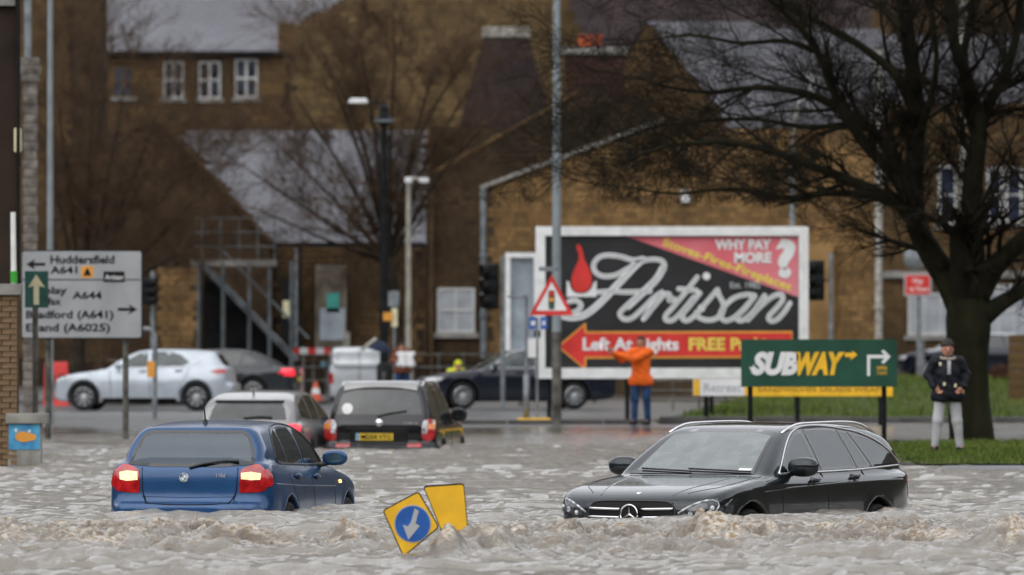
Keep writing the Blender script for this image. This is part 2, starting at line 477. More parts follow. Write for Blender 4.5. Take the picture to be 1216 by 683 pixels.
# ------------------------------------------------------------------ the flood water
TB = 70.5                                      # the line where the current breaks over something hidden
def water_fields(X, Y):
    rs = np.random.RandomState(11)
    far = np.clip((166 - Y) / 32, 0.0, 1.0); far = far * far * 0.95 + 0.05
    turb_w = np.exp(-((Y - (TB + 0.25 * X * 0.4 + 0.9 * (fbm(X * 0.3, Y * 0 + 3, 40, 3) - .5) * 4)) / 4.2) ** 2)
    wx = X + 0.5 * (fbm(X * 0.6, Y * 0.6, 60, 3) - 0.5); wy = Y + 0.8 * (fbm(X * 0.5 + 9, Y * 0.5, 70, 3) - 0.5)
    Z = np.zeros_like(X)
    for i in range(64):
        lam = 0.15 * (2.4 / 0.15) ** (rs.rand() ** 1.3); th = rs.normal(math.pi / 2, 0.5)
        k = 2 * math.pi / lam
        Z += 0.0125 * lam ** 0.75 * (2 * (0.5 + 0.5 * np.sin(k * (wx * math.cos(th) + wy * math.sin(th)) + rs.rand() * 6.28)) ** 1.9 - 0.8) * 0.62
    gust = 0.45 + 1.1 * fbm(X * 0.22, Y * 0.10, 21, 3)
    Z *= gust
    # streaky fine chop
    Z += (fbm(wx * 2.2, wy * 3.4, 31, 4) - 0.5) * 0.030 * gust + (np.maximum(0, fbm(wx * 4.5, wy * 5.5, 37, 3) - 0.5)) * 0.04 * gust
    Z *= far * (0.50 + 0.32 * np.clip((95 - Y) / 15, 0, 1))
    # breaking band: ridged lumps
    r3 = 1 - np.abs(2 * fbm(wx * 7.5 + 3, wy * 5.0, 95, 3) - 1)
    r1 = 1 - np.abs(2 * fbm(wx * 1.1, wy * 0.9, 81, 4) - 1); r2 = 1 - np.abs(2 * fbm(wx * 3.9 + 7, wy * 2.8, 91, 4) - 1)
    patch = np.clip((fbm(X * 0.55 + 3, Y * 0.22, 101, 3) - 0.34) * 4.5, 0, 1)
    tz = turb_w * patch * ((r1 - 0.72) * 0.17 + (r2 - 0.7) * 0.25 + (r3 - 0.68) * 0.21 + (fbm(wx * 7, wy * 6, 111, 3) - 0.5) * 0.11)
    foam = turb_w * patch * np.clip((r1 * 0.35 + r2 * 0.5 + r3 * .35 - 0.97) * 4.0, 0, 1)
    # named surges: (x, y, radius x, radius y, height, brownness)
    for (gx, gy, ax, ay, h, br) in SURGES:
        g = np.exp(-((X - gx) / ax) ** 2 - ((Y - gy) / ay) ** 2)
        tz += g * h * 0.5 * (0.35 + 0.75 * r2 + 0.9 * (r3 - 0.5) + 0.4 * (r1 - 0.5)); foam = np.maximum(foam, g * br * np.clip(r2 * 2.4 - 1.35, 0, 1))
    # the smooth bow swell in front of the dark estate car
    sw = np.exp(-((X - 1.7) / 1.3) ** 2 - ((Y - 76.2) / .9) ** 2)
    Z += tz + sw * 0.05 - 0.12 * np.exp(-((X - 1.0) / 1.3) ** 2 - ((Y - 80.4) / 1.2) ** 2)
    crest = np.clip((fbm(wx * 3.1 + 5, wy * 4.0, 141, 4) - 0.55) * 9, 0, 1) * np.clip((fbm(X * .8, Y * .3, 151, 3) - .38) * 4, 0, 1)
    foam = np.maximum(foam, crest * (0.10 + 0.30 * turb_w) * np.clip((110 - Y) / 25, 0, 1))
    foam = np.maximum(foam, turb_w * 0.30 * (fbm(wx * 1.6, wy * 2.0, 121, 4) > 0.56) * fbm(wx * 9, wy * 9, 131, 2) * 1.6)
    for (cx, cy, ang, L_, W_) in HULLS:                       # water piles and froths a little along the bodywork
        dx, dy = X - cx, Y - cy; a_ = dx * math.cos(ang) + dy * math.sin(ang); b_ = -dx * math.sin(ang) + dy * math.cos(ang)
        qx, qy = np.abs(a_) - L_ / 2, np.abs(b_) - W_ / 2; dd = np.sqrt(np.maximum(qx, 0) ** 2 + np.maximum(qy, 0) ** 2)
        g = np.exp(-(dd / 0.16) ** 2); Z = Z + g * 0.03 * fbm(X * 3, Y * 3, 171, 3); foam = np.maximum(foam, g * np.clip((fbm(X * 4, Y * 3, 181, 3) - .45) * 4, 0, .55))
    silt_shade = turb_w * np.clip((0.84 - r2) * 3.6, 0, 1) * patch + 0.6 * turb_w * np.clip((fbm(X * 1.2, Y * .5, 161, 3) - .5) * 5, 0, 1)  # brown silt patches, plus shade painted dark into the wave troughs
    return Z, np.clip(foam, 0, 1), np.clip(silt_shade, 0, 1)
def WS(px, py, rx, ry, h, br):
    s = (py - HOR) / CAMZ; return ((px - 608) / s, FPX / s, rx, ry, h, br)
SURGES = [WS(850, 650, .20, .5, .24, 1.0), WS(880, 652, .16, .4, .16, .9), WS(425, 650, .25, .5, .20, .9), WS(533, 664, .12, .35, .30, .8), WS(580, 660, .34, .6, .30, .5),
          WS(300, 648, .35, .5, .07, .8), WS(330, 655, .3, .5, .06, .8), WS(150, 655, .5, .6, .05, .7), WS(980, 640, .5, .7, .07, .75), WS(1060, 640, .5, .6, .07, .7), WS(1120, 650, .5, .5, .09, .8),
          WS(1205, 655, .25, .5, .26, 1.0), WS(690, 650, .5, .6, .06, .55), WS(640, 652, .35, .7, .12, .35), WS(770, 640, .8, .8, .07, .2), WS(930, 636, .8, .8, .07, .35), WS(220, 640, .4, .6, .06, .7), WS(20, 660, .4, .5, .08, .9), WS(500, 668, .2, .3, .05, .5)]
HULLS = [(1.11 + .462 * 2.35, 80.4 + .887 * 2.35, math.atan2(-.887, -.462), 4.6, 1.75), (-3.09 + .191 * 2.12, 81.7 + .98 * 2.12, R(79), 4.1, 1.66), (-2.04 + .10 * 2.2, 130.7 + 2.2, R(84), 4.4, 1.8)]
def make_water():
    xs_ = joined((-90, -14, 6), (-14, -6.6, 0.16), (-6.6, 6.6, 0.036), (6.6, 14, 0.16), (14, 90, 6))
    ys_ = joined((-60, 50, 10), (50, 59, 0.5), (59, 63, 0.06), (63, 84, 0.042), (84, 110, 0.085), (110, 140, 0.14), (140, 168, 0.3), (168, 172, 0.4))
    X, Y = np.meshgrid(xs_, ys_); Z, F, S_ = water_fields(X, Y)
    n, k = X.shape; p = np.stack([X, Y, Z], -1).reshape(-1, 3)
    i = np.arange((n - 1) * (k - 1)); r = i // (k - 1); c = i % (k - 1); a = r * k + c
    me = quads_to_me('flood_water', p, np.stack([a, a + 1, a + k + 1, a + k], -1))
    at = me.attributes.new('foam', 'FLOAT', 'POINT'); at.data.foreach_set('value', F.ravel().astype(np.float32))
    at = me.attributes.new('silt_shade', 'FLOAT', 'POINT'); at.data.foreach_set('value', S_.ravel().astype(np.float32))
    m = bpy.data.materials.new('flood_water'); m.use_nodes = True
    nn, l = m.node_tree.nodes, m.node_tree.links; b = nn['Principled BSDF']
    tc = nn.new('ShaderNodeTexCoord'); fa = nn.new('ShaderNodeAttribute'); fa.attribute_name = 'foam'
    mp = nn.new('ShaderNodeMapping'); mp.inputs['Scale'].default_value = (0.55, 1.25, 1); l.new(tc.outputs['Object'], mp.inputs[0])
    nz = nn.new('ShaderNodeTexNoise'); nz.inputs['Scale'].default_value = 9; nz.inputs['Detail'].default_value = 6; nz.inputs['Roughness'].default_value = 0.65; l.new(mp.outputs[0], nz.inputs['Vector'])
    n2 = nn.new('ShaderNodeTexNoise'); n2.inputs['Scale'].default_value = 30; n2.inputs['Detail'].default_value = 4; l.new(mp.outputs[0], n2.inputs['Vector'])
    # foam factor broken up by fine noise
    mu = nn.new('ShaderNodeMath'); mu.operation = 'MULTIPLY_ADD'; mu.inputs[1].default_value = 1.9; l.new(fa.outputs['Fac'], mu.inputs[0])
    sb = nn.new('ShaderNodeMath'); sb.operation = 'SUBTRACT'; sb.inputs[1].default_value = 0.62; l.new(nz.outputs['Fac'], sb.inputs[0])
    sc_ = nn.new('ShaderNodeMath'); sc_.operation = 'MULTIPLY'; sc_.inputs[1].default_value = 2.2; l.new(sb.outputs[0], sc_.inputs[0]); l.new(sc_.outputs[0], mu.inputs[2])
    cl = nn.new('ShaderNodeClamp'); l.new(mu.outputs[0], cl.inputs[0])
    gate = nn.new('ShaderNodeMath'); gate.operation = 'MULTIPLY'; l.new(cl.outputs[0], gate.inputs[0])
    g2 = nn.new('ShaderNodeMapRange'); g2.inputs['From Min'].default_value = 0.02; g2.inputs['From Max'].default_value = 0.25; l.new(fa.outputs['Fac'], g2.inputs['Value']); l.new(g2.outputs[0], gate.inputs[1])
    big = nn.new('ShaderNodeTexNoise'); big.inputs['Scale'].default_value = 0.5; big.inputs['Detail'].default_value = 4; l.new(tc.outputs['Object'], big.inputs['Vector'])
    wc = nn.new('ShaderNodeMix'); wc.data_type = 'RGBA'; wc.inputs['A'].default_value = (0.150, 0.122, 0.088, 1); wc.inputs['B'].default_value = (0.225, 0.197, 0.162, 1); l.new(big.outputs['Fac'], wc.inputs['Factor'])
    fc = nn.new('ShaderNodeMix'); fc.data_type = 'RGBA'; fc.inputs['A'].default_value = (0.30, 0.19, 0.09, 1); fc.inputs['B'].default_value = (0.66, 0.61, 0.54, 1)
    r2 = nn.new('ShaderNodeMapRange'); r2.inputs['From Min'].default_value = 0.38; r2.inputs['From Max'].default_value = 0.56; l.new(n2.outputs['Fac'], r2.inputs['Value']); l.new(r2.outputs[0], fc.inputs['Factor'])
    mx = nn.new('ShaderNodeMix'); mx.data_type = 'RGBA'; l.new(gate.outputs[0], mx.inputs['Factor'])
    sa = nn.new('ShaderNodeAttribute'); sa.attribute_name = 'silt_shade'
    ws = nn.new('ShaderNodeMix'); ws.data_type = 'RGBA'; ws.inputs['B'].default_value = (0.13, 0.080, 0.040, 1); l.new(sa.outputs['Fac'], ws.inputs['Factor']); l.new(wc.outputs['Result'], ws.inputs['A']); l.new(ws.outputs['Result'], mx.inputs['A']); l.new(fc.outputs['Result'], mx.inputs['B'])
    l.new(mx.outputs['Result'], b.inputs['Base Color'])
    ro = nn.new('ShaderNodeMapRange'); ro.inputs['To Min'].default_value = 0.08; ro.inputs['To Max'].default_value = 0.65; l.new(gate.outputs[0], ro.inputs['Value']); l.new(ro.outputs[0], b.inputs['Roughness'])
    b.inputs['IOR'].default_value = 1.36; b.inputs['Specular IOR Level'].default_value = 1.0; b.inputs['Coat Weight'].default_value = 0.6; b.inputs['Coat IOR'].default_value = 1.36; b.inputs['Coat Roughness'].default_value = 0.08
    # fine ripples; they die out where the sheet lies still on the far road
    sep = nn.new('ShaderNodeSeparateXYZ'); l.new(tc.outputs['Object'], sep.inputs[0])
    cal = nn.new('ShaderNodeMapRange'); cal.inputs['From Min'].default_value = 132; cal.inputs['From Max'].default_value = 156; cal.inputs['To Min'].default_value = 1; cal.inputs['To Max'].default_value = 0.12; l.new(sep.outputs['Y'], cal.inputs['Value'])
    bd_ = nn.new('ShaderNodeMath'); bd_.operation = 'MULTIPLY_ADD'; bd_.inputs[1].default_value = 0.05; bd_.inputs[2].default_value = 0.04; l.new(sa.outputs['Fac'], bd_.inputs[0])
    be_ = nn.new('ShaderNodeMath'); be_.operation = 'MULTIPLY_ADD'; be_.inputs[1].default_value = 0.07; l.new(fa.outputs['Fac'], be_.inputs[0]); l.new(bd_.outputs[0], be_.inputs[2])
    bp = nn.new('ShaderNodeBump'); l.new(be_.outputs[0], bp.inputs['Distance']); l.new(nz.outputs['Fac'], bp.inputs['Height']); l.new(cal.outputs[0], bp.inputs['Strength'])
    b2 = nn.new('ShaderNodeBump'); b2.inputs['Distance'].default_value = 0.012; l.new(n2.outputs['Fac'], b2.inputs['Height']); l.new(cal.outputs[0], b2.inputs['Strength']); l.new(bp.outputs[0], b2.inputs['Normal'])
    l.new(b2.outputs[0], b.inputs['Normal']); l.new(b2.outputs[0], b.inputs['Coat Normal'])
    cw = nn.new('ShaderNodeMath'); cw.operation = 'MULTIPLY_ADD'; cw.inputs[1].default_value = -0.6; cw.inputs[2].default_value = 0.6; l.new(gate.outputs[0], cw.inputs[0]); l.new(cw.outputs[0], b.inputs['Coat Weight'])
    o = link_me('flood_water', me, m, None, True); o['kind'] = 'structure'
make_water()

# thrown drops and torn crests over the breaking current
M['spray'] = mat('spray_drops', (0.62, 0.55, 0.45), 0.25, nscale=30, namt=0.2)
def spray(label, spots, seed, name='spray'):
    rs = np.random.RandomState(seed); mb = MB()
    for (px, py, wx, h, n, s) in spots:
        for _ in range(n):
            p = P(px, py, s); r = rs.uniform(0.004, 0.011)
            p = p + Vector((rs.normal(0, wx), rs.normal(0, .15), abs(rs.normal(0, h))))
            mb.add([p + Vector(v) * r for v in ((1, 0, 0), (-1, 0, 0), (0, 1, 0), (0, -1, 0), (0, 0, 1.3), (0, 0, -1.3))], [(0, 2, 4), (2, 1, 4), (1, 3, 4), (3, 0, 4), (2, 0, 5), (1, 2, 5), (3, 1, 5), (0, 3, 5)])
    tag(mb.build(name, M['spray'], None), label, 'spray', kind='stuff')
spray('small drops thrown up along the broken brown current', [(555, 652, .3, .06, 60, 128), (850, 640, .18, .05, 60, 127), (1205, 650, .15, .06, 30, 128), (425, 648, .2, .05, 40, 127), (930, 612, .22, .05, 50, 113), (970, 606, .3, .03, 20, 112), (640, 648, .4, .03, 30, 125)], 5)
# ------------------------------------------------------------------ vehicles
class Car:
    """x runs from the nose (0) to the tail (L), z up from the road, y to the car's right; centred on x when built"""
    def __init__(s, label, cat, spec, pos, ang, ground, paintm, front=True, group=None, name='parked_car'):
        s.sp = spec; L = spec['L']; s.L = L
        hd = Vector((math.cos(ang), math.sin(ang), 0))
        c = Vector((pos[0], pos[1], ground)) + (-hd if front else hd) * (L / 2)
        s.root = thing(name, label, cat, c, ang + math.pi, group)
        s.paint = paintm
        s.body_mesh()
        s.holes = []
    def body_mesh(s):
        sp = s.sp; L = s.L; res = sp.get('res', 0.03); Wd = sp['W'] / 2; H = sp['H']
        lo = catmull(sp['low'], 5, True) if sp.get('smooth', True) else sp['low']
        gh = catmull(sp['gh'], 5, True)
        pl = catmull(sp['plan'], 5); plan = [(x, y) for x, y in pl] + [(x, -y) for x, y in pl[::-1]]
        gp = catmull(sp['gplan'], 5); gplan = [(x, y) for x, y in gp] + [(x, -y) for x, y in gp[::-1]]
        se = catmull(sp['sec'], 4); sec = [(y, z) for y, z in se] + [(-y, z) for y, z in se[::-1]]
        gs = catmull(sp['gsec'], 4); gsec = [(y, z) for y, z in gs] + [(-y, z) for y, z in gs[::-1]]
        kf, kr, gf, gr = sp.get('bow', (0.12, 0.10, 0.16, 0.10))
        r = sp['wr'] + sp.get('gap', 0.045)
        def f(X, Y, Z):
            x1, y1, z1 = X[:, 0, 0], Y[0, :, 0], Z[0, 0, :]
            wf = np.clip(1 - X / (L * 0.4), 0, 1); wb = np.clip((X - L * 0.6) / (L * 0.4), 0, 1)
            A, B = np.meshgrid(x1, y1, indexing='ij'); d_plan = poly_sdf(A, B, plan)[:, :, None]; d_gp = poly_sdf(A, B, gplan)[:, :, None]
            A, B = np.meshgrid(y1, z1, indexing='ij'); d_sec = poly_sdf(A, B, sec)[None]; d_gs = poly_sdf(A, B, gsec)[None]
            # side outlines looked up with the bowed x
            xs_ = np.arange(-0.4, L + 0.4, res * 0.5); A, B = np.meshgrid(xs_, z1, indexing='ij')
            ds = poly_sdf(A, B, lo); dg = poly_sdf(A, B, gh)
            def look(tab, k1, k2):
                xe = X - k1 * Y * Y * wf + k2 * Y * Y * wb
                t = np.clip((xe + 0.4) / (res * 0.5), 0, len(xs_) - 1.001); i = t.astype(int); fr = t - i
                zi = np.broadcast_to(np.arange(len(z1))[None, None, :], X.shape)
                return tab[i, zi] * (1 - fr) + tab[i + 1, zi] * fr
            k = sp.get('k', 0.07)
            low = smax(smax(look(ds, kf, kr), d_plan, k), d_sec, k)
            g = smax(smax(look(dg, gf, gr), d_gp, k), d_gs, k)
            d = smin(low, g, sp.get('kj', 0.025))
            for ax in sp['axles']:
                cy = np.sqrt((X - ax) ** 2 + (Z - sp['wr']) ** 2) - r
                cav = np.maximum(cy, (Wd - 0.30) - np.abs(Y))
                fl = np.exp(-((cy) / 0.05) ** 2) * 0.012 * (np.abs(Y) > Wd * 0.6)      # arch lip
                d = smax(d - fl, -cav, 0.012)
            return d
        p, q = sdf_mesh(f, (-0.12, -Wd - 0.09, 0.05), (L + 0.12, Wd + 0.09, H + 0.12), res)
        p[:, 0] -= L / 2
        s.p, s.q = p, q[:, ::-1]
        s.bvh = BVHTree.FromPolygons([tuple(v) for v in p], [tuple(int(i) for i in f_) for f_ in s.q])
    def view(s, v):
        L = s.L
        if v == 'R': return Vector((0, 0, 0)), Vector((0, 1, 0)), UZ, Vector((-1, 0, 0))
        if v == 'F': return Vector((0, 0, 0)), Vector((0, 1, 0)), UZ, Vector((1, 0, 0))
        if v == 'S+': return Vector((-L / 2, 0, 0)), Vector((1, 0, 0)), UZ, Vector((0, -1, 0))
        if v == 'S-': return Vector((-L / 2, 0, 0)), Vector((1, 0, 0)), UZ, Vector((0, 1, 0))
        if v == 'T': return Vector((-L / 2, 0, 0)), Vector((1, 0, 0)), Vector((0, 1, 0)), Vector((0, 0, -1))
    def hit(s, v, a, b):
        o, u, w, d = s.view(v)
        org = o + u * a + w * b - d * 6
        h = s.bvh.ray_cast(org, d)
        if h[0] is not None: 
            n = h[1]; n = n if n.dot(d) < 0 else -n
            return h[0], n
        h = s.bvh.find_nearest(org + d * (6 - (s.L / 2 if v in 'RF' else s.sp['W'] / 2)))
        n = h[1]; n = n if n.dot(d) < 0 else -n
        return h[0], n
    def patch(s, name, v, poly, m, off=0.004, parent=None, grid=0.05, skirt=0.012, smooth=True, inner=None, raise_fn=None):
        """a shell of its own, off metres proud of the bodywork, whose outline is given in a side (x,z), rear/front (y,z) or top (x,y) view"""
        pl = [Vector(p_) for p_ in poly]
        def dens(pp):
            out = []
            for i, a in enumerate(pp):
                b = pp[(i + 1) % len(pp)]; n = max(1, int((b - a).length / grid))
                out += [a.lerp(b, k / n) for k in range(n)]
            return out
        ring = dens(pl); verts = list(ring); n0 = len(ring); edges = [(i, (i + 1) % n0) for i in range(n0)]
        holes = []
        arr = [(p_.x, p_.y) for p_ in pl]
        if inner:
            ir = dens([Vector(p_) for p_ in inner]); b0 = len(verts); verts += ir; edges += [(b0 + i, b0 + (i + 1) % len(ir)) for i in range(len(ir))]
            inn = [tuple(p_) for p_ in inner]
        xs_ = [p_.x for p_ in pl]; ys_ = [p_.y for p_ in pl]
        gx = np.arange(min(xs_) + grid / 2, max(xs_), grid); gy = np.arange(min(ys_) + grid / 2, max(ys_), grid)
        if len(gx) and len(gy):
            A, B = np.meshgrid(gx, gy); dd = poly_sdf(A, B, arr)
            ok = dd < -grid * 0.45
            if inner: ok &= poly_sdf(A, B, inn) > grid * 0.45
            verts += [Vector((float(a), float(b))) for a, b in zip(A[ok], B[ok])]
        vo, _, fo, _, _, _ = delaunay_2d_cdt(verts, edges, [], 0, 1e-6)
        fs = []
        for f_ in fo:
            c = sum((vo[i] for i in f_), Vector((0, 0))) / len(f_)
            cx, cy = np.array([c.x]), np.array([c.y])
            if poly_sdf(cx, cy, arr)[0] > 0: continue
            if inner and poly_sdf(cx, cy, inn)[0] < 0: continue
            fs.append(tuple(f_))
        o, u, w, d = s.view(v)
        P3, N3 = [], []
        for a in vo:
            h, n = s.hit(v, a.x, a.y)
            P3.append(h); N3.append(n)
        # smooth normals a little through neighbours
        nb = [[] for _ in vo]
        for f_ in fs:
            for i in f_: nb[i] += [j for j in f_ if j != i]
        Ns = [(N3[i] * 2 + sum((N3[j] for j in nb[i]), Vector((0, 0, 0)))).normalized() for i in range(len(vo))]
        vs = [P3[i] + Ns[i] * (off + (raise_fn(vo[i].x, vo[i].y) if raise_fn else 0)) for i in range(len(vo))]
        u3, w3 = u, w
        flip = False
        if fs:
            tot = sum(((vs[f_[1]] - vs[f_[0]]).cross(vs[f_[2]] - vs[f_[0]]) for f_ in fs), Vector((0, 0, 0))); flip = tot.dot(-d) < 0
        if flip: fs = [f_[::-1] for f_ in fs]
        # skirt down into the body
        cnt = {}
        for f_ in fs:
            for i in range(len(f_)):
                e = (f_[i], f_[(i + 1) % len(f_)]); cnt[e] = 1
        bd = [e for e in cnt if (e[1], e[0]) not in cnt]
        mp_ = {}
        for e in bd:
            for i in e:
                if i not in mp_: mp_[i] = len(vs); vs.append(P3[i] - Ns[i] * skirt)
        fs2 = list(fs) + [(e[1], e[0], mp_[e[0]], mp_[e[1]]) for e in bd]
        used = sorted(set(i for f_ in fs2 for i in f_)); re_ = {j: i for i, j in enumerate(used)}
        return link_mesh(name, [vs[j] for j in used], [tuple(re_[i] for i in f_) for f_ in fs2], m, parent or s.root, 35)
    def hole(s, v, poly): s.holes.append((v, poly))
    def tube(s, name, v, pts, r, m, parent=None, off=0.0, n=6, step=0.04, closed=False):
        pts = [Vector(p_) for p_ in pts]; out = []
        if closed: pts = pts + [pts[0]]
        for i in range(len(pts) - 1):
            k = max(1, int((pts[i + 1] - pts[i]).length / step))
            for j in range(k): out.append(pts[i].lerp(pts[i + 1], j / k))
        out.append(pts[-1]); P3 = []
        for a in out:
            h, nn_ = s.hit(v, a.x, a.y); P3.append(h + nn_ * off)
        # relax jitter
        for _ in range(2):
            P3 = [P3[0]] + [(P3[i - 1] + P3[i] * 2 + P3[i + 1]) / 4 for i in range(1, len(P3) - 1)] + [P3[-1]]
        return MB().tube(P3, r, n).build(name, m, parent or s.root, smooth=True)
    def window(s, name, v, poly, m, border=0.035, hole=True, label=None, off=0.003, gridn=0.06):
        """pane with its black edge; the bodywork behind it is cut away"""
        c = Vector((sum(p_[0] for p_ in poly) / len(poly), sum(p_[1] for p_ in poly) / len(poly)))
        inner = []
        n = len(poly)
        area = sum(poly[i][0] * poly[(i + 1) % n][1] - poly[(i + 1) % n][0] * poly[i][1] for i in range(n))
        sg = 1 if area > 0 else -1
        for i in range(n):
            a, b, d = Vector(poly[i - 1]), Vector(poly[i]), Vector(poly[(i + 1) % n])
            e1, e2 = (b - a).normalized(), (d - b).normalized(); n1, n2 = Vector((-e1.y, e1.x)) * sg, Vector((-e2.y, e2.x)) * sg
            bis = (n1 + n2); bis = bis / max(0.35, bis.dot(n1) if bis.dot(n1) > 0 else 0.35) if bis.length > 1e-6 else n1
            inner.append(tuple(b + bis * border))
        w = s.patch(name, v, inner if hole else poly, m, off, grid=gridn)
        if hole:
            s.patch('window_seal', v, poly, M['frit'], off + 0.001, inner=inner, parent=w, grid=gridn)
            s.hole(v, [tuple(Vector(p_).lerp(c, 0.02)) for p_ in inner])
        return w
    def finish(s, interior=False, name='body'):
        p, q = s.p, s.q
        keep = np.ones(len(q), bool); cen = p[q].mean(1)
        e1 = p[q[:, 1]] - p[q[:, 0]]; e2 = p[q[:, 2]] - p[q[:, 0]]; nr = np.cross(e1, e2)
        nr = nr / (np.linalg.norm(nr, axis=1)[:, None] + 1e-9)
        for v, poly in s.holes:
            o, u, w, d = s.view(v); o, u, w, d = map(np.array, (o, u, w, d))
            a = (cen - o) @ u; b = (cen - o) @ w
            ins = poly_sdf(a, b, poly) < 0.0
            side = (cen @ d) < 0 if v != 'T' else np.ones(len(q), bool)
            if v in ('S+', 'S-'): side = (cen @ d) < -0.25
            if v in ('R', 'F'): side = (cen @ d) < -0.25
            keep &= ~(ins & side & (nr @ d < -0.05))
        me = quads_to_me(name, p, q[keep])
        b = link_me(name, me, s.paint, s.root, True)
        if interior: s.interior()
        return b
    def wheel(s, ax, side, style=10, hub=None):
        sp = s.sp; r = sp['wr']; y = side * (sp['W'] / 2 - 0.12); c = Vector((ax - s.L / 2, y, r))
        t = MB(); w2 = 0.10
        t.lathe([(r * 0.66, -w2 * .8), (r * 0.9, -w2), (r * 0.985, -w2 * 0.8), (r, -w2 * .4), (r, w2 * .4), (r * 0.985, w2 * .8), (r * 0.9, w2), (r * 0.70, w2 * .95), (r * 0.66, w2 * .6)], (0, 0, 0), (0, 1, 0), 32)
        e = bpy.data.objects.new('wheel', None); COL.objects.link(e); e.parent = s.root; e.location = c
        t.build('tyre', M['rubber'], e, smooth=50)
        rm = MB(); sgn = side
        rm.lathe([(r * 0.68, sgn * 0.085), (r * 0.64, sgn * 0.095), (r * 0.61, sgn * 0.07), (r * 0.58, -sgn * 0.05)], (0, 0, 0), (0, 1, 0), 32)
        for k in range(style):
            a = 2 * math.pi * k / style; dr = Vector((math.cos(a), 0, math.sin(a))); tt = Vector((-math.sin(a), 0, math.cos(a)))
            w0, w1 = r * 0.07, r * (0.11 if style <= 7 else 0.06)
            vs = [dr * r * .12 - tt * w0, dr * r * .12 + tt * w0, dr * r * .64 + tt * w1, dr * r * .64 - tt * w1]
            top = [v_ + Vector((0, sgn * (0.075 if i < 2 else 0.088), 0)) for i, v_ in enumerate(vs)]; bot = [v_ + Vector((0, sgn * 0.045, 0)) for v_ in vs]
            rm.add(top + bot, [(0, 1, 2, 3), (7, 6, 5, 4), (0, 4, 5, 1), (1, 5, 6, 2), (2, 6, 7, 3), (3, 7, 4, 0)])
        rm.lathe([(0.0, sgn * 0.085), (r * 0.12, sgn * 0.083), (r * 0.17, sgn * 0.07), (r * 0.17, sgn * 0.03)], (0, 0, 0), (0, 1, 0), 16)
        rm.build('rim', M['alu'], e, smooth=40)
        MB().lathe([(0.0, sgn * 0.0), (r * 0.42, 0.0), (r * 0.6, -sgn * 0.03)], (0, 0, 0), (0, 1, 0), 20).build('brake_disc', M['lampdark'], e)
        return e
    def mirror(s, x, z, side, m, gl=None, size=(0.15, 0.23, 0.16), y=None):
        """door mirror: shaped shell on a short stalk, its glass facing the tail"""
        w = s.sp['W'] / 2; yy = side * ((y or w) + 0.10); c = Vector((x - s.L / 2, yy, z))
        sx, sy, sz = size
        def f(X, Y, Z):
            x_, y_, z_ = (X - c.x) / sx, (Y - c.y) / sy, (Z - c.z) / sz
            d = (np.sqrt((x_ * 1.1) ** 2 + np.abs(y_) ** 2.6 + np.abs(z_) ** 2.4 + 1e-9) - 0.55) * min(size)
            return smax(d, (X - c.x - sx * 0.30), 0.012)
        o = sdf_obj('door_mirror', f, c - Vector((0.2, 0.2, 0.16)), c + Vector((0.2, 0.2, 0.16)), 0.012, m, s.root)
        MB().tube([c + Vector((0, -side * 0.04, -0.04)), c + Vector((0.02, -side * 0.17, -0.075)), c + Vector((0.02, -side * 0.26, -0.09))], [0.028, 0.026, 0.03]).build('mirror_stalk', M['blackplastic'], o, smooth=True)
        pr = [(sx * 0.312 + c.x, c.y + sy * 0.42 * math.cos(a), c.z + sz * 0.40 * math.sin(a)) for a in np.linspace(0, 2 * math.pi, 20, endpoint=False)]
        link_mesh('mirror_glass', pr, [tuple(range(20))], gl or M['mirrorglass'], o)
        return o
    def handle(s, x, z, side, m=None):
        v = 'S+' if side > 0 else 'S-'
        a, n = s.hit(v, x, z); b, _ = s.hit(v, x + 0.19, z + 0.008); mid = (a + b) / 2 + n * 0.035
        h = MB().tube([a + n * 0.002, a.lerp(mid, .35) + n * .018, mid, b.lerp(mid, .35) + n * .018, b + n * 0.002], [0.016, 0.017, 0.015, 0.017, 0.016], 8).build('door_handle', m or s.paint, s.root, smooth=True)
        c = (a.x + b.x) / 2 + s.L / 2
        s.patch('handle_recess', v, [(c + 0.085 * math.cos(t), z + 0.004 + 0.036 * math.sin(t)) for t in np.linspace(0, 2 * math.pi, 14, endpoint=False)], M['black'], 0.0015, parent=h, skirt=0.003)
    def interior(s):
        sp = s.sp; L = s.L; b = sp['belt']; Wd = sp['W'] / 2
        # cabin floor and lining, seats with headrests, dashboard, steering wheel
        x0, x1 = sp['cab']
        fl = MB(); fl.box(((x0 + x1) / 2 - L / 2, 0, 0.40), (x1 - x0, Wd * 1.75, 0.05)); fl.build('cabin_floor', M['cabin'], s.root)
        for (x, y) in sp['seats']:
            sq = MB()
            st = bpy.data.objects.new('seat', None); COL.objects.link(st); st.parent = s.root; st.location = (x - L / 2, y, 0)
            MB().box((0, 0, 0.52), (0.5, 0.48, 0.16)).build('seat_cushion', M['seat'], st, bevel=0.05)
            MB().box((0.28, 0, 0.80), (0.13, 0.46, 0.56), Matrix.Rotation(R(12), 3, 'Y')).build('seat_back', M['seat'], st, bevel=0.05)
            hr = MB().box((0.36, 0, b + 0.20), (0.09, 0.25, 0.17), Matrix.Rotation(R(10), 3, 'Y')); hr.tube([(0.35, -0.06, b + .02), (0.355, -0.06, b + .14)], 0.008); hr.tube([(0.35, 0.06, b + .02), (0.355, 0.06, b + .14)], 0.008)
            hr.build('headrest', M['seat'], st, bevel=0.004)
        d = MB().box((x0 + 0.25 - L / 2, 0, b - 0.06), (0.5, Wd * 1.62, 0.16)).build('dashboard', M['blackplastic'], s.root, bevel=0.04)
        sw = [(x0 + 0.58 - L / 2 + 0.05 * math.sin(a), 0.36 + 0.18 * math.cos(a), b + 0.02 + 0.18 * math.sin(a)) for a in np.linspace(0, 2 * math.pi, 20)]
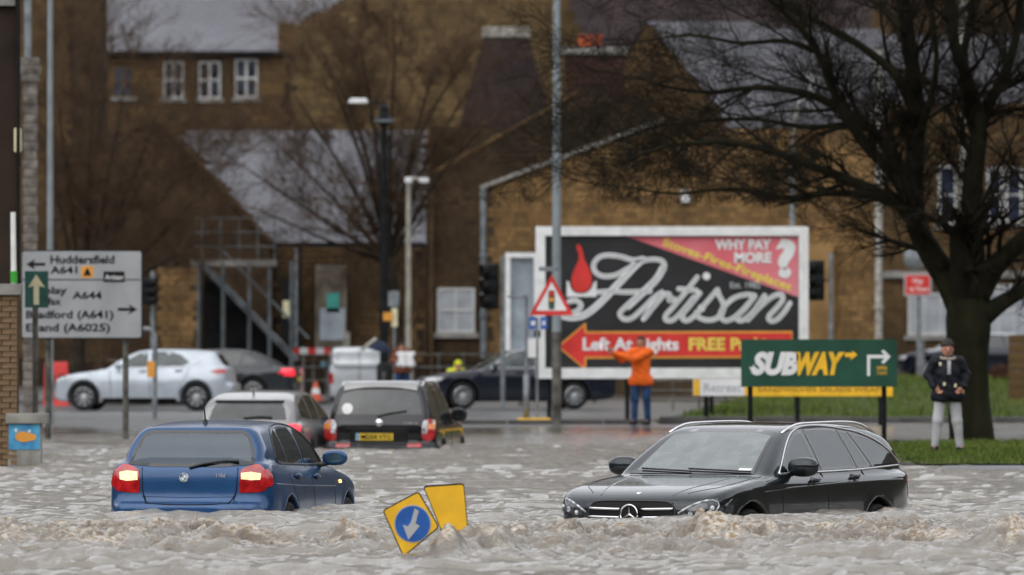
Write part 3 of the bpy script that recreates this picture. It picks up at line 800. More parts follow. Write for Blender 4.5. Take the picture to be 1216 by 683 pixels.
        w = MB().tube(sw, 0.014); w.box((x0 + 0.57 - L / 2, 0.36, b), (0.03, 0.30, 0.06)); w.build('steering_wheel', M['blackplastic'], s.root, smooth=40)

def mir(poly): return [(-a, b) for a, b in poly][::-1]
def pos_px(px, s): return ((px - 608) / s, FPX / s)

# ======== dark estate car, nose to us
M['merc'] = paint('graphite_car_paint', (0.012, 0.017, 0.021), 0.16, 0.3)
estate = dict(L=4.70, W=1.81, H=1.46, wr=0.325, gap=0.06, axles=(0.82, 3.66), res=0.026, k=0.07, belt=0.95, cab=(1.35, 4.45),
    low=[(0.0, .42), (0.0, .62), (0.05, .735), (0.28, .825), (0.75, .895), (1.28, .955), (1.9, .95), (3.0, .965), (4.0, .985), (4.5, 1.00), (4.66, .93), (4.71, .72), (4.72, .50), (4.66, .30), (4.3, .20), (2.5, .17), (.5, .18), (.06, .26)],
    gh=[(1.12, .86), (1.36, 1.00), (1.75, 1.215), (2.10, 1.375), (2.50, 1.445), (3.1, 1.46), (3.7, 1.425), (4.15, 1.345), (4.34, 1.285), (4.50, 1.13), (4.62, .95), (4.60, .84), (3, .80), (1.6, .80)],
    plan=[(0.0, 0.0), (0.0, .40), (.035, .62), (.12, .76), (.32, .85), (.62, .893), (.85, .905), (1.5, .902), (3.0, .905), (3.7, .900), (4.2, .865), (4.5, .80), (4.66, .68), (4.71, .45), (4.71, 0)],
    gplan=[(1.0, 0), (1.0, .55), (1.15, .74), (1.6, .84), (2.2, .855), (3.0, .855), (3.7, .835), (4.3, .76), (4.58, .66), (4.66, .4), (4.66, 0)],
    sec=[(0.0, .16), (.74, .16), (.85, .22), (.895, .40), (.905, .60), (.900, .74), (.878, .86), (.83, .935), (.70, .975), (.4, 1.01), (0, 1.02)],
    gsec=[(0, .7), (.80, .7), (.835, .88), (.805, .97), (.735, 1.14), (.655, 1.30), (.59, 1.40), (.45, 1.455), (0, 1.475)],
    bow=(0.20, 0.12, 0.22, 0.16), seats=[(2.25, .38), (2.25, -.38), (3.1, .38), (3.1, -.38)])
def build_estate():
    a = math.atan2(-math.cos(R(27.5)), -math.sin(R(27.5)))
    c = Car('graphite estate car with chrome roof rails and star badge pushing a bow wave towards us', 'car', estate, pos_px(748, 126), a, -0.575, M['merc'], True, None, 'estate_car')
    rt = c.root
    # windscreen and side windows
    c.window('windscreen', 'F', [(-.66, .965), (.66, .965), (.64, 1.02), (.545, 1.355), (.30, 1.385), (-.30, 1.385), (-.545, 1.355), (-.64, 1.02)][::1], M['screen'], 0.03)
    for sd in (1, -1):
        v = 'S+' if sd > 0 else 'S-'
        c.window('side_window', v, [(1.62, .985), (2.44, .99), (2.40, 1.37), (2.22, 1.335), (2.02, 1.255), (1.80, 1.125)], M['glass'], 0.018)
        c.window('side_window', v, [(2.52, .99), (3.30, 1.00), (3.18, 1.375), (2.86, 1.39), (2.48, 1.38)], M['glass'], 0.018)
        c.window('side_window', v, [(3.345, 1.00), (3.62, 1.005), (3.38, 1.35), (3.22, 1.372)], M['glass'], 0.016)
        c.window('quarter_window', v, [(3.69, 1.01), (4.36, 1.035), (4.10, 1.20), (3.84, 1.29), (3.45, 1.345)], M['glass'], 0.016)
        c.tube('chrome_trim', v, catmull([(1.56, .965), (1.78, 1.13), (2.0, 1.265), (2.21, 1.355), (2.5, 1.40), (2.9, 1.41), (3.3, 1.385), (3.7, 1.34), (4.05, 1.245), (4.30, 1.11), (4.44, 1.025)], 4), 0.009, M['chrome'], off=0.006)
        c.tube('chrome_trim', v, [(1.56, .965), (2.4, .972), (3.3, .982), (4.44, 1.02)], 0.009, M['chrome'], off=0.006)
        # door shuts and creases, sill line
        for pts in ([(1.47, .93), (1.50, .55), (1.55, .33)], [(2.48, .98), (2.50, .6), (2.48, .33)], [(3.42, .98), (3.40, .72), (3.28, .55), (3.2, .33)]):
            c.tube('door_gap', v, pts, 0.005, M['black'], off=-0.001)
        c.handle(2.14, .885, sd); c.handle(3.06, .905, sd)
        c.tube('body_crease', v, [(1.1, .80), (1.7, .835), (2.8, .865), (3.8, .88), (4.3, .88)], 0.007, c.paint, off=-0.0025)
        c.mirror(1.78, 1.03, sd, c.paint, size=(0.17, 0.25, 0.155), y=.86)
        # roof rail
        y = sd
        rr = []
        for t in np.linspace(0, 1, 15):
            x = 2.05 + 2.15 * t; h, n = c.hit('T', x, sd * (0.60 - 0.03 * t))
            rr.append(h + Vector((0, 0, 0.004 + 0.040 * min(1, 6 * t, 6 * (1 - t)))))
        MB().tube(rr, 0.013, 8).build('roof_rail', M['chrome'], rt, smooth=True)
        # headlamps: lens, inner housing with bright lamp units
        hp = [(.46, .585), (.50, .565), (.66, .555), (.76, .575), (.845, .65), (.865, .745), (.80, .755), (.68, .725), (.56, .67), (.48, .62)]
        hp = [(sd * a_, b_) for a_, b_ in hp]
        hl = c.patch('headlamp', 'F', hp, M['lampdark'], 0.004, grid=0.04)
        c.tube('daylight_strip', 'F', [(sd * a_, b_) for a_, b_ in [(.485, .615), (.58, .675), (.69, .722), (.81, .745), (.845, .69), (.80, .625)]], 0.011, M['lampclear'], parent=hl, off=0.008)
        for (ya, za, rr_) in ((.60, .61, .038), (.70, .64, .046), (.785, .665, .034)):
            h, n = c.hit('F', sd * ya, za)
            rr_ *= .62; MB().lathe([(0.0, 0.006), (rr_ * .5, 0.012), (rr_ * .9, 0.008), (rr_, 0.0), (rr_ * 1.1, -0.004)], h + n * 0.004, n, 18).build('lamp_unit', M['lampclear'], hl, smooth=True)
        # rear lamp on the corner
        c.patch('rear_lamp', v, [(4.50, .70), (4.66, .70), (4.66, .93), (4.55, .94), (4.42, .86)], M['redlamp'], 0.005, grid=0.05)
        for ax in estate['axles']: c.wheel(ax, sd, 5)
        c.tube('wing_gap', v, [(1.20, .90), (1.46, .93)], 0.004, M['black'], off=-0.001)
        # bonnet shut line and crease
        c.tube('bonnet_gap', 'T', [(.22, sd * .50), (.5, sd * .70), (.9, sd * .755), (1.28, sd * .755)], 0.0045, M['black'], off=-0.001)
        c.tube('bonnet_crease', 'T', [(.15, sd * .38), (.7, sd * .50), (1.2, sd * .56)], 0.010, c.paint, off=-0.005)
        # intakes low on the bumper
        c.patch('bumper_intake', 'F', [(sd * a_, b_) for a_, b_ in [(.48, .36), (.78, .38), (.76, .48), (.52, .50)]], M['blackplastic'], 0.003)
    # grille
    gp = [(-.40, .46), (.40, .46), (.455, .53), (.465, .63), (.425, .71), (.30, .722), (-.30, .722), (-.425, .71), (-.465, .63), (-.455, .53)]
    g = c.patch('grille', 'F', gp, M['black'], 0.006, grid=0.04)
    c.tube('grille_surround', 'F', gp, 0.009, M['blackplastic'], parent=g, off=0.008, closed=True)
    for z, e in ((.655, .435), (.578, .445), (.505, .42)):
        for sg in (1, -1):
            c.tube('grille_bar', 'F', [(sg * e, z), (sg * .11, z - .006)], 0.013, M['chrome'], parent=g, off=0.016)
    h, n = c.hit('F', 0, .60); n = Vector((-1, 0, 0.08)).normalized(); h = h + n * 0.030
    bd = MB().lathe([(0.0, 0.004), (.085, 0.004), (.085, -.03), (0, -.03)], h, n, 28).build('badge', M['black'], rt, smooth=40)
    u = Vector((0, 1, 0)); w = n.cross(u)
    ring = MB(); ring.tube([h + n * 0.008 + (u * math.cos(t) + w * math.sin(t)) * .088 for t in np.linspace(0, 2 * math.pi, 33)], 0.009, 8)
    w = Vector((0, 0, 1))
    for k in range(3):
        t = R(90 + 120 * k); dr = u * math.cos(t) + w * math.sin(t); pp = u * -math.sin(t) + w * math.cos(t)
        b0 = h + n * 0.010; ring.add([b0 - pp * .013, b0 + pp * .013, b0 + dr * .086, b0 + n * .012], [(0, 2, 3), (2, 1, 3), (1, 0, 3)])
    ring.build('badge_star', M['chrome'], bd, smooth=30)
    h, n = c.hit('T', .19, 0); MB().lathe([(0, .006), (.022, .005), (.026, 0)], h, n, 16).build('bonnet_badge', M['chrome'], rt, smooth=True)
    c.patch('number_plate', 'F', [(-.26, .31), (.26, .31), (.26, .42), (-.26, .42)], M['white'], 0.012)
    # wipers, mirror behind the screen, permit on the glass
    for a0, a1 in (((-.62, .975), (.05, 1.00)), ((.0, .975), (.56, 1.00))):
        c.tube('wiper', 'F', [a0, a1], 0.008, M['blackplastic'], off=0.018)
    MB().box((2.02 - 2.35, 0, 1.30), (0.05, 0.24, 0.07)).build('rear_view_mirror', M['blackplastic'], rt, bevel=0.015)
    c.patch('screen_sticker', 'F', [(-.60, .995), (-.47, .995), (-.47, 1.015), (-.60, 1.015)], M['white'], 0.006)
    for sg in (1, -1):      # rear screen for other views
        pass
    c.window('rear_window', 'R', [(-.56, 1.03), (.56, 1.03), (.48, 1.28), (-.48, 1.28)], M['darkglass'], 0.03, hole=False)
    h, n = c.hit('T', 3.95, 0); MB().box(h + Vector((0, 0, .02)), (.14, .03, .05), taper=0.5).build('roof_aerial', c.paint, rt, bevel=0.008)
    c.finish(interior=True)
build_estate()

# ======== blue hatchback, tail to us
M['bmw'] = paint('blue_car_paint', (0.012, 0.060, 0.165), 0.3, 0.3)
M['bmw'].node_tree.nodes['Principled BSDF'].inputs['Coat Roughness'].default_value = 0.14
hatch = dict(L=4.24, W=1.75, H=1.42, wr=0.31, gap=0.06, axles=(0.76, 3.42), res=0.026, k=0.075, belt=0.93, cab=(1.3, 3.95),
    low=[(0.0, .42), (0.02, .62), (0.12, .74), (0.45, .83), (0.95, .90), (1.25, .94), (2.0, .945), (3.2, .975), (3.75, 1.03), (3.98, 1.035), (4.08, .97), (4.11, .87), (4.125, .70), (4.15, .625), (4.235, .60), (4.245, .42), (4.2, .26), (3.9, .20), (2.2, .17), (.4, .18), (.05, .26)],
    gh=[(1.05, .85), (1.30, .97), (1.68, 1.20), (2.0, 1.345), (2.35, 1.405), (2.8, 1.415), (3.3, 1.385), (3.64, 1.35), (3.76, 1.325), (3.90, 1.15), (4.05, .95), (4.0, .82), (2.5, .8), (1.4, .8)],
    plan=[(0, 0), (0.0, .42), (.05, .62), (.16, .76), (.4, .83), (.76, .868), (1.5, .87), (3.0, .872), (3.5, .870), (3.8, .845), (3.98, .80), (4.1, .745), (4.2, .67), (4.245, .45), (4.245, 0)],
    gplan=[(1.0, 0), (1.0, .5), (1.15, .70), (1.6, .80), (2.2, .81), (3.0, .80), (3.5, .765), (3.85, .70), (4.02, .62), (4.08, .3), (4.08, 0)],
    sec=[(0.0, .16), (.72, .16), (.82, .22), (.865, .40), (.875, .56), (.860, .70), (.815, .84), (.775, .94), (.72, 1.01), (.4, 1.04), (0, 1.05)],
    gsec=[(0, .7), (.73, .7), (.755, .88), (.735, .95), (.69, 1.10), (.62, 1.24), (.545, 1.335), (.42, 1.395), (0, 1.43)],
    bow=(0.20, 0.11, 0.22, 0.15), seats=[(2.0, .36), (2.0, -.36), (2.85, .36), (2.85, -.36)])
def build_hatch():
    ang = R(90 - 11)
    c = Car('metallic blue hatchback seen from behind, up to its bumper in brown flood water', 'car', hatch, pos_px(221, 124), ang, -0.51, M['bmw'], False, None, 'hatchback_car')
    rt = c.root
    c.window('rear_window', 'R', [(-.62, .985), (-.35, .96), (.35, .96), (.62, .985), (.59, 1.12), (.53, 1.26), (.46, 1.31), (-.46, 1.31), (-.53, 1.26), (-.59, 1.12)], M['glass'], 0.03)
    c.window('windscreen', 'F', [(-.62, .98), (.62, .98), (.52, 1.31), (.3, 1.345), (-.3, 1.345), (-.52, 1.31)], M['screen'], 0.03)
    for sd in (1, -1):
        v = 'S+' if sd > 0 else 'S-'
        c.window('side_window', v, [(1.60, .975), (2.30, .98), (2.28, 1.325), (2.1, 1.30), (1.92, 1.235), (1.74, 1.12)], M['glass'], 0.018)
        c.window('side_window', v, [(2.38, .98), (3.02, .99), (2.98, 1.315), (2.7, 1.335), (2.36, 1.33)], M['glass'], 0.018)
        c.window('quarter_window', v, [(3.06, .99), (3.46, 1.02), (3.40, 1.12), (3.24, 1.26), (3.03, 1.31)], M['glass'], 0.018)
        c.tube('window_trim', v, catmull([(1.55, .955), (1.72, 1.135), (1.92, 1.255), (2.14, 1.33), (2.5, 1.36), (2.9, 1.345), (3.22, 1.295), (3.42, 1.15), (3.50, 1.02), (3.42, .985)], 4), 0.008, M['blackplastic'], off=0.004)
        c.tube('window_trim', v, [(1.55, .955), (2.4, .962), (3.42, .985)], 0.008, M['blackplastic'], off=0.004)
        for pts in ([(1.40, .90), (1.42, .55), (1.5, .33)], [(2.34, .96), (2.36, .6), (2.34, .33)], [(3.30, .96), (3.24, .75), (3.08, .58), (2.98, .33)]):
            c.tube('door_gap', v, pts, 0.005, M['black'], off=-0.001)
        c.handle(2.06, .84, sd); c.handle(2.88, .855, sd)
        c.tube('body_crease', v, [(1.3, .74), (2.2, .755), (3.1, .775), (3.9, .80)], 0.007, c.paint, off=-0.0025)
        c.mirror(1.66, 1.02, sd, c.paint, size=(0.14, 0.20, 0.125), y=.80)
        # tail lamp wraps the corner: red shell with the pale lit unit in it
        ol = [(.49, .735), (.515, .715), (.64, .72), (.735, .74), (.752, .83), (.735, .92), (.70, .965), (.65, .985), (.58, .97), (.52, .945), (.495, .90)]
        tl = c.patch('tail_lamp', 'R', catmull([(sd * a_, b_) for a_, b_ in ol], 3, True), M['redlamp'], 0.010, grid=0.04)
        c.patch('tail_lamp_side', v, [(3.98, .79), (4.06, .76), (4.06, .93), (4.01, .94), (3.97, .88)], M['redlamp'], 0.010, grid=0.04, parent=tl)
        lit = [(.505, .845), (.60, .835), (.69, .84), (.695, .90), (.60, .915), (.505, .905)] if sd > 0 else [(.51, .835), (.62, .825), (.69, .84), (.695, .91), (.62, .925), (.515, .915)]
        c.patch('lit_lamp', 'R', [(sd * a_, b_) for a_, b_ in lit], M['litwhite'], 0.014, grid=0.04, parent=tl)
        c.tube('tailgate_gap', 'R', [(sd * .47, .955), (sd * .465, .80), (sd * .455, .66), (sd * .40, .612)], 0.006, M['black'], off=-0.001)
        for ax in hatch['axles']: c.wheel(ax, sd, 7)
        c.patch('headlamp', 'F', [(sd * a_, b_) for a_, b_ in [(.42, .62), (.72, .62), (.80, .72), (.72, .765), (.45, .70)]], M['lampdark'], 0.004)
        for yy in (.04, .30): c.patch('kidney_grille', 'F', [(sd * a_, b_) for a_, b_ in [(.04, .60), (.28, .61), (.30, .70), (.05, .71)]], M['black'], 0.006) if yy < .1 else None
        # side repeater, lit amber
        c.patch('side_repeater', v, [(1.06, .765), (1.13, .765), (1.13, .795), (1.06, .795)], M['litamber'], 0.008, grid=0.02)
    c.tube('tailgate_gap', 'R', [(-.40, .612), (-.1, .600), (.1, .600), (.40, .612)], 0.007, M['black'], off=-0.001)
    c.tube('tailgate_crease', 'R', [(-.46, .68), (0, .672), (.46, .68)], 0.008, c.paint, off=-0.003)
    c.patch('number_plate', 'R', [(-.26, .36), (.26, .36), (.26, .47), (-.26, .47)], M['plate_y'], 0.012)
    # roundel badge: black ring, quartered white and blue
    h, n = c.hit('R', -.05, .86); n = Vector((1, 0, 0.05)).normalized(); h = h + n * 0.008
    bd = MB().lathe([(0, .004), (.042, .004), (.046, 0), (.046, -.01)], h, n, 24).build('badge', M['lampclear'], rt, smooth=40)
    q = MB(); u = Vector((0, 1, 0)); w = Vector((0, 0, 1))
    qb = MB()
    for k in range(4):
        arc = [h + n * .007] + [h + n * .007 + (u * math.cos(t) + w * math.sin(t)) * .026 for t in np.linspace(R(90 * k), R(90 * k + 90), 7)]
        (q if k % 2 else qb).add(arc, [tuple(range(8))])
    q.build('badge_quarter', M['mirrorglass'], bd); qb.build('badge_quarter', M['white'], bd)
    text('model_lettering', '118d', .035, Vector((4.125 - 2.12, .27, .865)), (0, 1, 0), UZ, M['chrome'], rt, bold=.01, world=False)
    # rear wiper, aerial
    c.tube('rear_wiper', 'R', [(-.0, .945), (.10, .975), (.36, 1.01), (.47, 1.00)], 0.012, M['blackplastic'], off=0.018)
    h, n = c.hit('T', 3.42, 0)
    ar = MB(); ar.tube([h - n * .01, h + Vector((0, 0, .04))], [.03, .018]); ar.tube([h + Vector((0, 0, .03)), h + Vector((.10, 0, .24))], [.008, .004]); ar.build('roof_aerial', M['blackplastic'], rt, smooth=40)
    c.finish(interior=True)
build_hatch()
# ======== the other vehicles
def shift(spec, **kw): d = dict(spec); d.update(kw); return d
def scaled(spec, L, W_, H, **kw):
    kx, ky, kz = L / spec['L'], W_ / spec['W'], H / spec['H']; d = dict(spec)
    for k in ('low', 'gh'): d[k] = [(x * kx, z * kz) for x, z in spec[k]]
    for k in ('plan', 'gplan'): d[k] = [(x * kx, y * ky) for x, y in spec[k]]
    for k in ('sec', 'gsec'): d[k] = [(y * ky, z * kz) for y, z in spec[k]]
    d['axles'] = tuple(x * kx for x in spec['axles']); d['L'], d['W'], d['H'] = L, W_, H; d.update(kw); d['_k'] = (kx, ky, kz)
    return d
M['silver'] = paint('silver_car_paint', (0.50, 0.52, 0.54), 0.3, 0.5)
M['whitepaint'] = paint('silver_white_car_paint', (0.44, 0.48, 0.53), 0.3, 0.3)
M['blackcar'] = paint('black_car_paint', (0.008, 0.008, 0.011), 0.2, 0.1)
M['navycar'] = paint('navy_black_car_paint', (0.010, 0.012, 0.022), 0.2, 0.15)
M['darkgrey'] = paint('dark_grey_car_paint', (0.025, 0.029, 0.034), 0.25, 0.2)
M['taupe'] = paint('taupe_car_paint', (0.30, 0.29, 0.29), 0.3, 0.4)
M['greycladding'] = mat('grey_bumper_plastic', (0.05, 0.05, 0.055), 0.5, nscale=6)
M['mudsmear'] = mat('mud_splashed_panel', (0.16, 0.14, 0.11), 0.6, nscale=6)

def side_glass(c, sd, wins, m, trim=None):
    v = 'S+' if sd > 0 else 'S-'
    for w in wins: c.window('side_window', v, w, m, 0.0, hole=False)
    if trim: c.tube('window_trim', v, trim, 0.012, M['chrome'], off=0.003)
def plate_text(c, v, s_, y, z, x, m):
    pass

# --- black sport utility vehicle, tail to us
suv = dict(L=4.50, W=1.84, H=1.67, wr=0.36, gap=0.07, axles=(0.85, 3.48), res=0.034, k=0.08, belt=1.05, cab=(1.4, 4.2),
    low=[(0.0, .50), (0.02, .78), (0.15, .93), (0.6, 1.02), (1.2, 1.07), (2.0, 1.05), (3.2, 1.07), (4.1, 1.09), (4.34, 1.06), (4.40, .90), (4.40, .72), (4.49, .66), (4.50, .48), (4.42, .34), (3.9, .27), (2.2, .24), (.4, .26), (.05, .34)],
    gh=[(1.05, 1.0), (1.25, 1.08), (1.7, 1.42), (1.95, 1.58), (2.4, 1.655), (3.1, 1.67), (3.8, 1.655), (4.10, 1.61), (4.24, 1.40), (4.38, 1.05), (4.34, .95), (2.5, .9), (1.3, .9)],
    plan=[(0, 0), (0, .42), (.05, .66), (.16, .80), (.4, .88), (.8, .915), (1.5, .915), (3.0, .918), (3.7, .915), (4.1, .90), (4.36, .85), (4.47, .75), (4.50, .45), (4.50, 0)],
    gplan=[(1.0, 0), (1.0, .6), (1.2, .74), (1.7, .84), (2.4, .85), (3.2, .85), (3.8, .83), (4.2, .79), (4.36, .70), (4.42, .3), (4.42, 0)],
    sec=[(0, .22), (.74, .22), (.86, .30), (.905, .50), (.918, .68), (.91, .85), (.89, .95), (.84, 1.04), (.7, 1.08), (.4, 1.10), (0, 1.10)],
    gsec=[(0, .8), (.80, .8), (.85, 1.0), (.82, 1.08), (.765, 1.25), (.70, 1.45), (.645, 1.58), (.5, 1.65), (0, 1.69)],
    bow=(0.18, 0.09, 0.2, 0.12), seats=[])
def build_suv():
    c = Car('black off-road estate car with roof bars, yellow rear plate and round window sticker, half flooded', 'car', suv, pos_px(449, 77.5), R(90 - 6), -0.62, M['blackcar'], False, None, 'off_road_car')
    rt = c.root
    c.window('rear_window', 'R', [(-.66, 1.15), (.66, 1.15), (.60, 1.42), (.52, 1.53), (-.52, 1.53), (-.60, 1.42)], M['darkglass'], 0.05, hole=False)
    c.patch('window_sticker', 'R', [(-.50 + .085 * math.cos(t), 1.24 + .085 * math.sin(t)) for t in np.linspace(0, 6.28, 16, endpoint=False)], M['white'], 0.008)
    for sd in (1, -1):
        v = 'S+' if sd > 0 else 'S-'
        side_glass(c, sd, [[(1.62, 1.10), (2.32, 1.10), (2.30, 1.56), (2.02, 1.53), (1.80, 1.36)], [(2.40, 1.10), (3.12, 1.11), (3.10, 1.58), (2.38, 1.57)], [(3.20, 1.12), (4.02, 1.15), (3.95, 1.50), (3.75, 1.57), (3.18, 1.58)]], M['darkglass'])
        ol = [(.66, .80), (.70, .75), (.80, .76), (.85, .84), (.845, 1.0), (.81, 1.07), (.72, 1.07), (.66, 1.0)]
        tl = c.patch('tail_lamp', 'R', [(sd * a, b) for a, b in catmull(ol, 3, True)], M['redlamp'], 0.012, grid=0.05)
        c.patch('indicator_lens', 'R', [(sd * a, b) for a, b in [(.75, .93), (.85, .93), (.845, 1.0), (.81, 1.06), (.74, 1.06)]], M['amber'], 0.018, grid=0.05, parent=tl)
        c.patch('reversing_lens', 'R', [(sd * a, b) for a, b in [(.66, .86), (.74, .86), (.74, 1.06), (.69, 1.06), (.66, 1.0)]], M['lampclear'], 0.020, grid=0.05, parent=tl)
        c.patch('bumper_reflector', 'R', [(sd * a, b) for a, b in [(.44, .645), (.66, .645), (.66, .70), (.44, .70)]], M['redlamp'], 0.016)
        c.patch('wing_cladding', v, [(3.98, .42), (4.40, .46), (4.44, .68), (4.05, .68)], M['greycladding'], 0.012)
        rr = [c.hit('T', x, sd * .62)[0] + Vector((0, 0, .045 if 1.75 < x < 3.9 else 0.0)) for x in np.linspace(1.7, 3.95, 12)]
        MB().tube(rr, .018).build('roof_rail', M['silver'], rt, smooth=True)
        for ax in suv['axles']: c.wheel(ax, sd, 6)
        c.mirror(1.55, 1.13, sd, M['blackplastic'], M['darkglass'], size=(0.15, .20, .18), y=.82)
        for pts in ([(2.36, 1.05), (2.36, .4)], [(3.18, 1.05), (3.15, .8), (3.0, .45)]): c.tube('door_gap', v, pts, .006, M['black'], off=-.001)
        0 and c.patch('mud_film', v, [(1.45, .45), (3.0, .45), (3.1, .66), (2.2, .74), (1.45, .70)], M['mudsmear'], 0.003)
    for x in (2.2, 3.5):
        a, b = c.hit('T', x, -.62)[0], c.hit('T', x, .62)[0]
        MB().tube([a + Vector((0, 0, .05)), b + Vector((0, 0, .05))], .016).build('roof_bar', M['silver'], rt, smooth=True)
    c.patch('rear_spoiler', 'T', [(4.0, -.58), (4.16, -.56), (4.16, .56), (4.0, .58)], M['taupe'], 0.03)
    c.patch('rear_bumper', 'R', [(-.86, .40), (.86, .40), (.88, .64), (.5, .665), (-.5, .665), (-.88, .64)], M['greycladding'], 0.014)
    pl = c.patch('number_plate', 'R', [(-.30, .755), (.22, .755), (.22, .865), (-.30, .865)], M['plate_y'], 0.016)
    c.patch('plate_band', 'R', [(-.36, .755), (-.30, .755), (-.30, .865), (-.36, .865)], M['mirrorglass'], 0.017, parent=pl)
    h = c.hit('R', -.04, .81)[0]; text('plate_lettering', 'MD04 VTG', .07, Vector((h.x + .022, -.27, .778)), (0, 1, 0), UZ, M['black'], pl, bold=.01, width=.46, world=False)
    c.patch('plate_recess', 'R', [(-.45, .72), (.45, .72), (.45, .92), (-.45, .92)], M['black'], 0.004)
    h = c.hit('R', 0, 1.02)[0]; MB().lathe([(0, .012), (.05, .01), (.06, 0)], h, (1, 0, 0), 16).build('badge', M['chrome'], rt, smooth=True)
    h = c.hit('R', .5, 1.0)[0]; text('model_lettering', 'SANTA FE', .035, Vector((h.x + .006, .38, 1.0)), (0, 1, 0), UZ, M['chrome'], rt, bold=.01, world=False)
    c.tube('rear_wiper', 'R', [(-.02, 1.12), (.12, 1.16), (.42, 1.20)], .012, M['blackplastic'], off=.02)
    c.tube('tailgate_gap', 'R', [(-.64, 1.05), (-.635, .70), (.635, .70), (.64, 1.05)], .006, M['black'], off=-.001)
    c.window('windscreen', 'F', [(-.66, 1.12), (.66, 1.12), (.56, 1.5), (-.56, 1.5)], M['darkglass'], 0, hole=False)
    c.finish()
build_suv()

# --- taupe estate between the blue car and the black one
hx = scaled(estate, 4.6, 1.79, 1.46, res=0.034)
def build_rear_estate():
    c = Car('pale grey estate car with one red tail lamp lit, behind the blue hatchback', 'car', hx, pos_px(292, 78), R(90 - 8), -0.545, M['taupe'], False, None, 'estate_car')
    c.window('rear_window', 'R', [(-.60, 1.00), (.60, 1.00), (.56, 1.16), (.50, 1.27), (-.50, 1.27), (-.56, 1.16)], M['darkglass'], 0, hole=False)
    c.tube('window_shade_line', 'R', [(-.53, 1.275), (.53, 1.275)], .022, M['black'], off=.006)
    c.tube('rear_wiper', 'R', [(-.05, 1.02), (.2, 1.045), (.38, 1.03)], .014, M['blackplastic'], off=.02)
    for sd in (1, -1):
        v = 'S+' if sd > 0 else 'S-'
        side_glass(c, sd, [[(1.6, .99), (2.38, .99), (2.32, 1.35), (1.95, 1.22)], [(2.46, .99), (3.2, 1.0), (3.1, 1.37), (2.42, 1.37)], [(3.28, 1.0), (4.2, 1.04), (3.9, 1.24), (3.2, 1.36)]], M['darkglass'])
        c.patch('tail_lamp', 'R', [(sd * a, b) for a, b in catmull([(.56, .80), (.76, .80), (.80, .86), (.78, .93), (.60, .92)], 3, True)], M['redlit'] if sd > 0 else M['redlamp'], 0.012, grid=.05)
        c.mirror(1.6, 1.03, sd, M['blackplastic'], size=(.15, .22, .16), y=.86)
        for ax in hx['axles']: c.wheel(ax, sd, 6)
        c.tube('door_gap', v, [(2.4, .96), (2.4, .4)], .006, M['black'], off=-.001)
    c.patch('number_plate', 'R', [(-.26, .70), (.26, .70), (.26, .81), (-.26, .81)], M['plate_y'], 0.012)
    h, n = c.hit('T', 3.9, 0); MB().tube([h, h + Vector((.05, 0, .12))], [.014, .005]).build('roof_aerial', M['blackplastic'], c.root, smooth=True)
    c.finish()
build_rear_estate()

# --- silver-white hatchback crossing the far road, side on
hs_ = scaled(hatch, 4.37, 1.80, 1.475, res=0.034, wr=0.325, gap=0.06, axles=(0.80, 3.47))
def build_far_hatch():
    c = Car('silver hatchback crossing the far road side on, front wheel splashing', 'car', hs_, (pos_px(66, 50.3)[0], pos_px(66, 50.3)[1]), R(180 - 6), 0.02, M['whitepaint'], True, None, 'hatchback_car')
    k = 4.37 / 4.24
    for sd in (1, -1):
        v = 'S+' if sd > 0 else 'S-'
        side_glass(c, sd, [[(1.62, 1.02), (2.32, 1.03), (2.30, 1.385), (2.1, 1.345), (1.86, 1.22)], [(2.40, 1.03), (3.12, 1.05), (3.3, 1.13), (3.1, 1.31), (2.8, 1.385), (2.38, 1.395)]], M['greenglass'], [(1.55, 1.0), (2.4, 1.01), (3.2, 1.04), (3.55, 1.16)])
        c.patch('tail_lamp', v, [(3.80, .93), (3.98, .86), (4.16, .88), (4.16, .98), (4.0, .99)], M['redlamp'], .012)
        c.patch('headlamp', v, [(.10, .66), (.42, .74), (.55, .80), (.35, .80), (.12, .75)], M['lampclear'], .01)
        for ax in hs_['axles']: c.wheel(ax, sd, 9)
        c.mirror(1.62, 1.07, sd, c.paint, size=(.15, .2, .14), y=.84)
        for pts in ([(1.42, .93), (1.45, .34)], [(2.36, 1.0), (2.38, .34)], [(3.3, 1.0), (3.2, .75), (3.02, .36)]): c.tube('door_gap', v, pts, .008, M['black'], off=0)
        c.handle(2.1, .92, sd); c.handle(2.95, .94, sd)
        c.tube('body_crease', v, [(1.5, .58), (2.4, .62), (3.4, .80)], .012, c.paint, off=-.004)
        c.patch('door_sill', v, [(1.25, .20), (3.0, .20), (3.0, .30), (1.25, .30)], M['black'], .006)
    c.window('rear_window', 'R', [(-.56, 1.06), (.56, 1.06), (.46, 1.33), (-.46, 1.33)], M['darkglass'], 0, hole=False)
    c.window('windscreen', 'F', [(-.62, 1.03), (.62, 1.03), (.52, 1.36), (-.52, 1.36)], M['darkglass'], 0, hole=False)
    c.patch('front_grille', 'F', [(-.42, .50), (.42, .50), (.46, .62), (-.46, .62)], M['black'], .006)
    c.finish()
build_far_hatch()

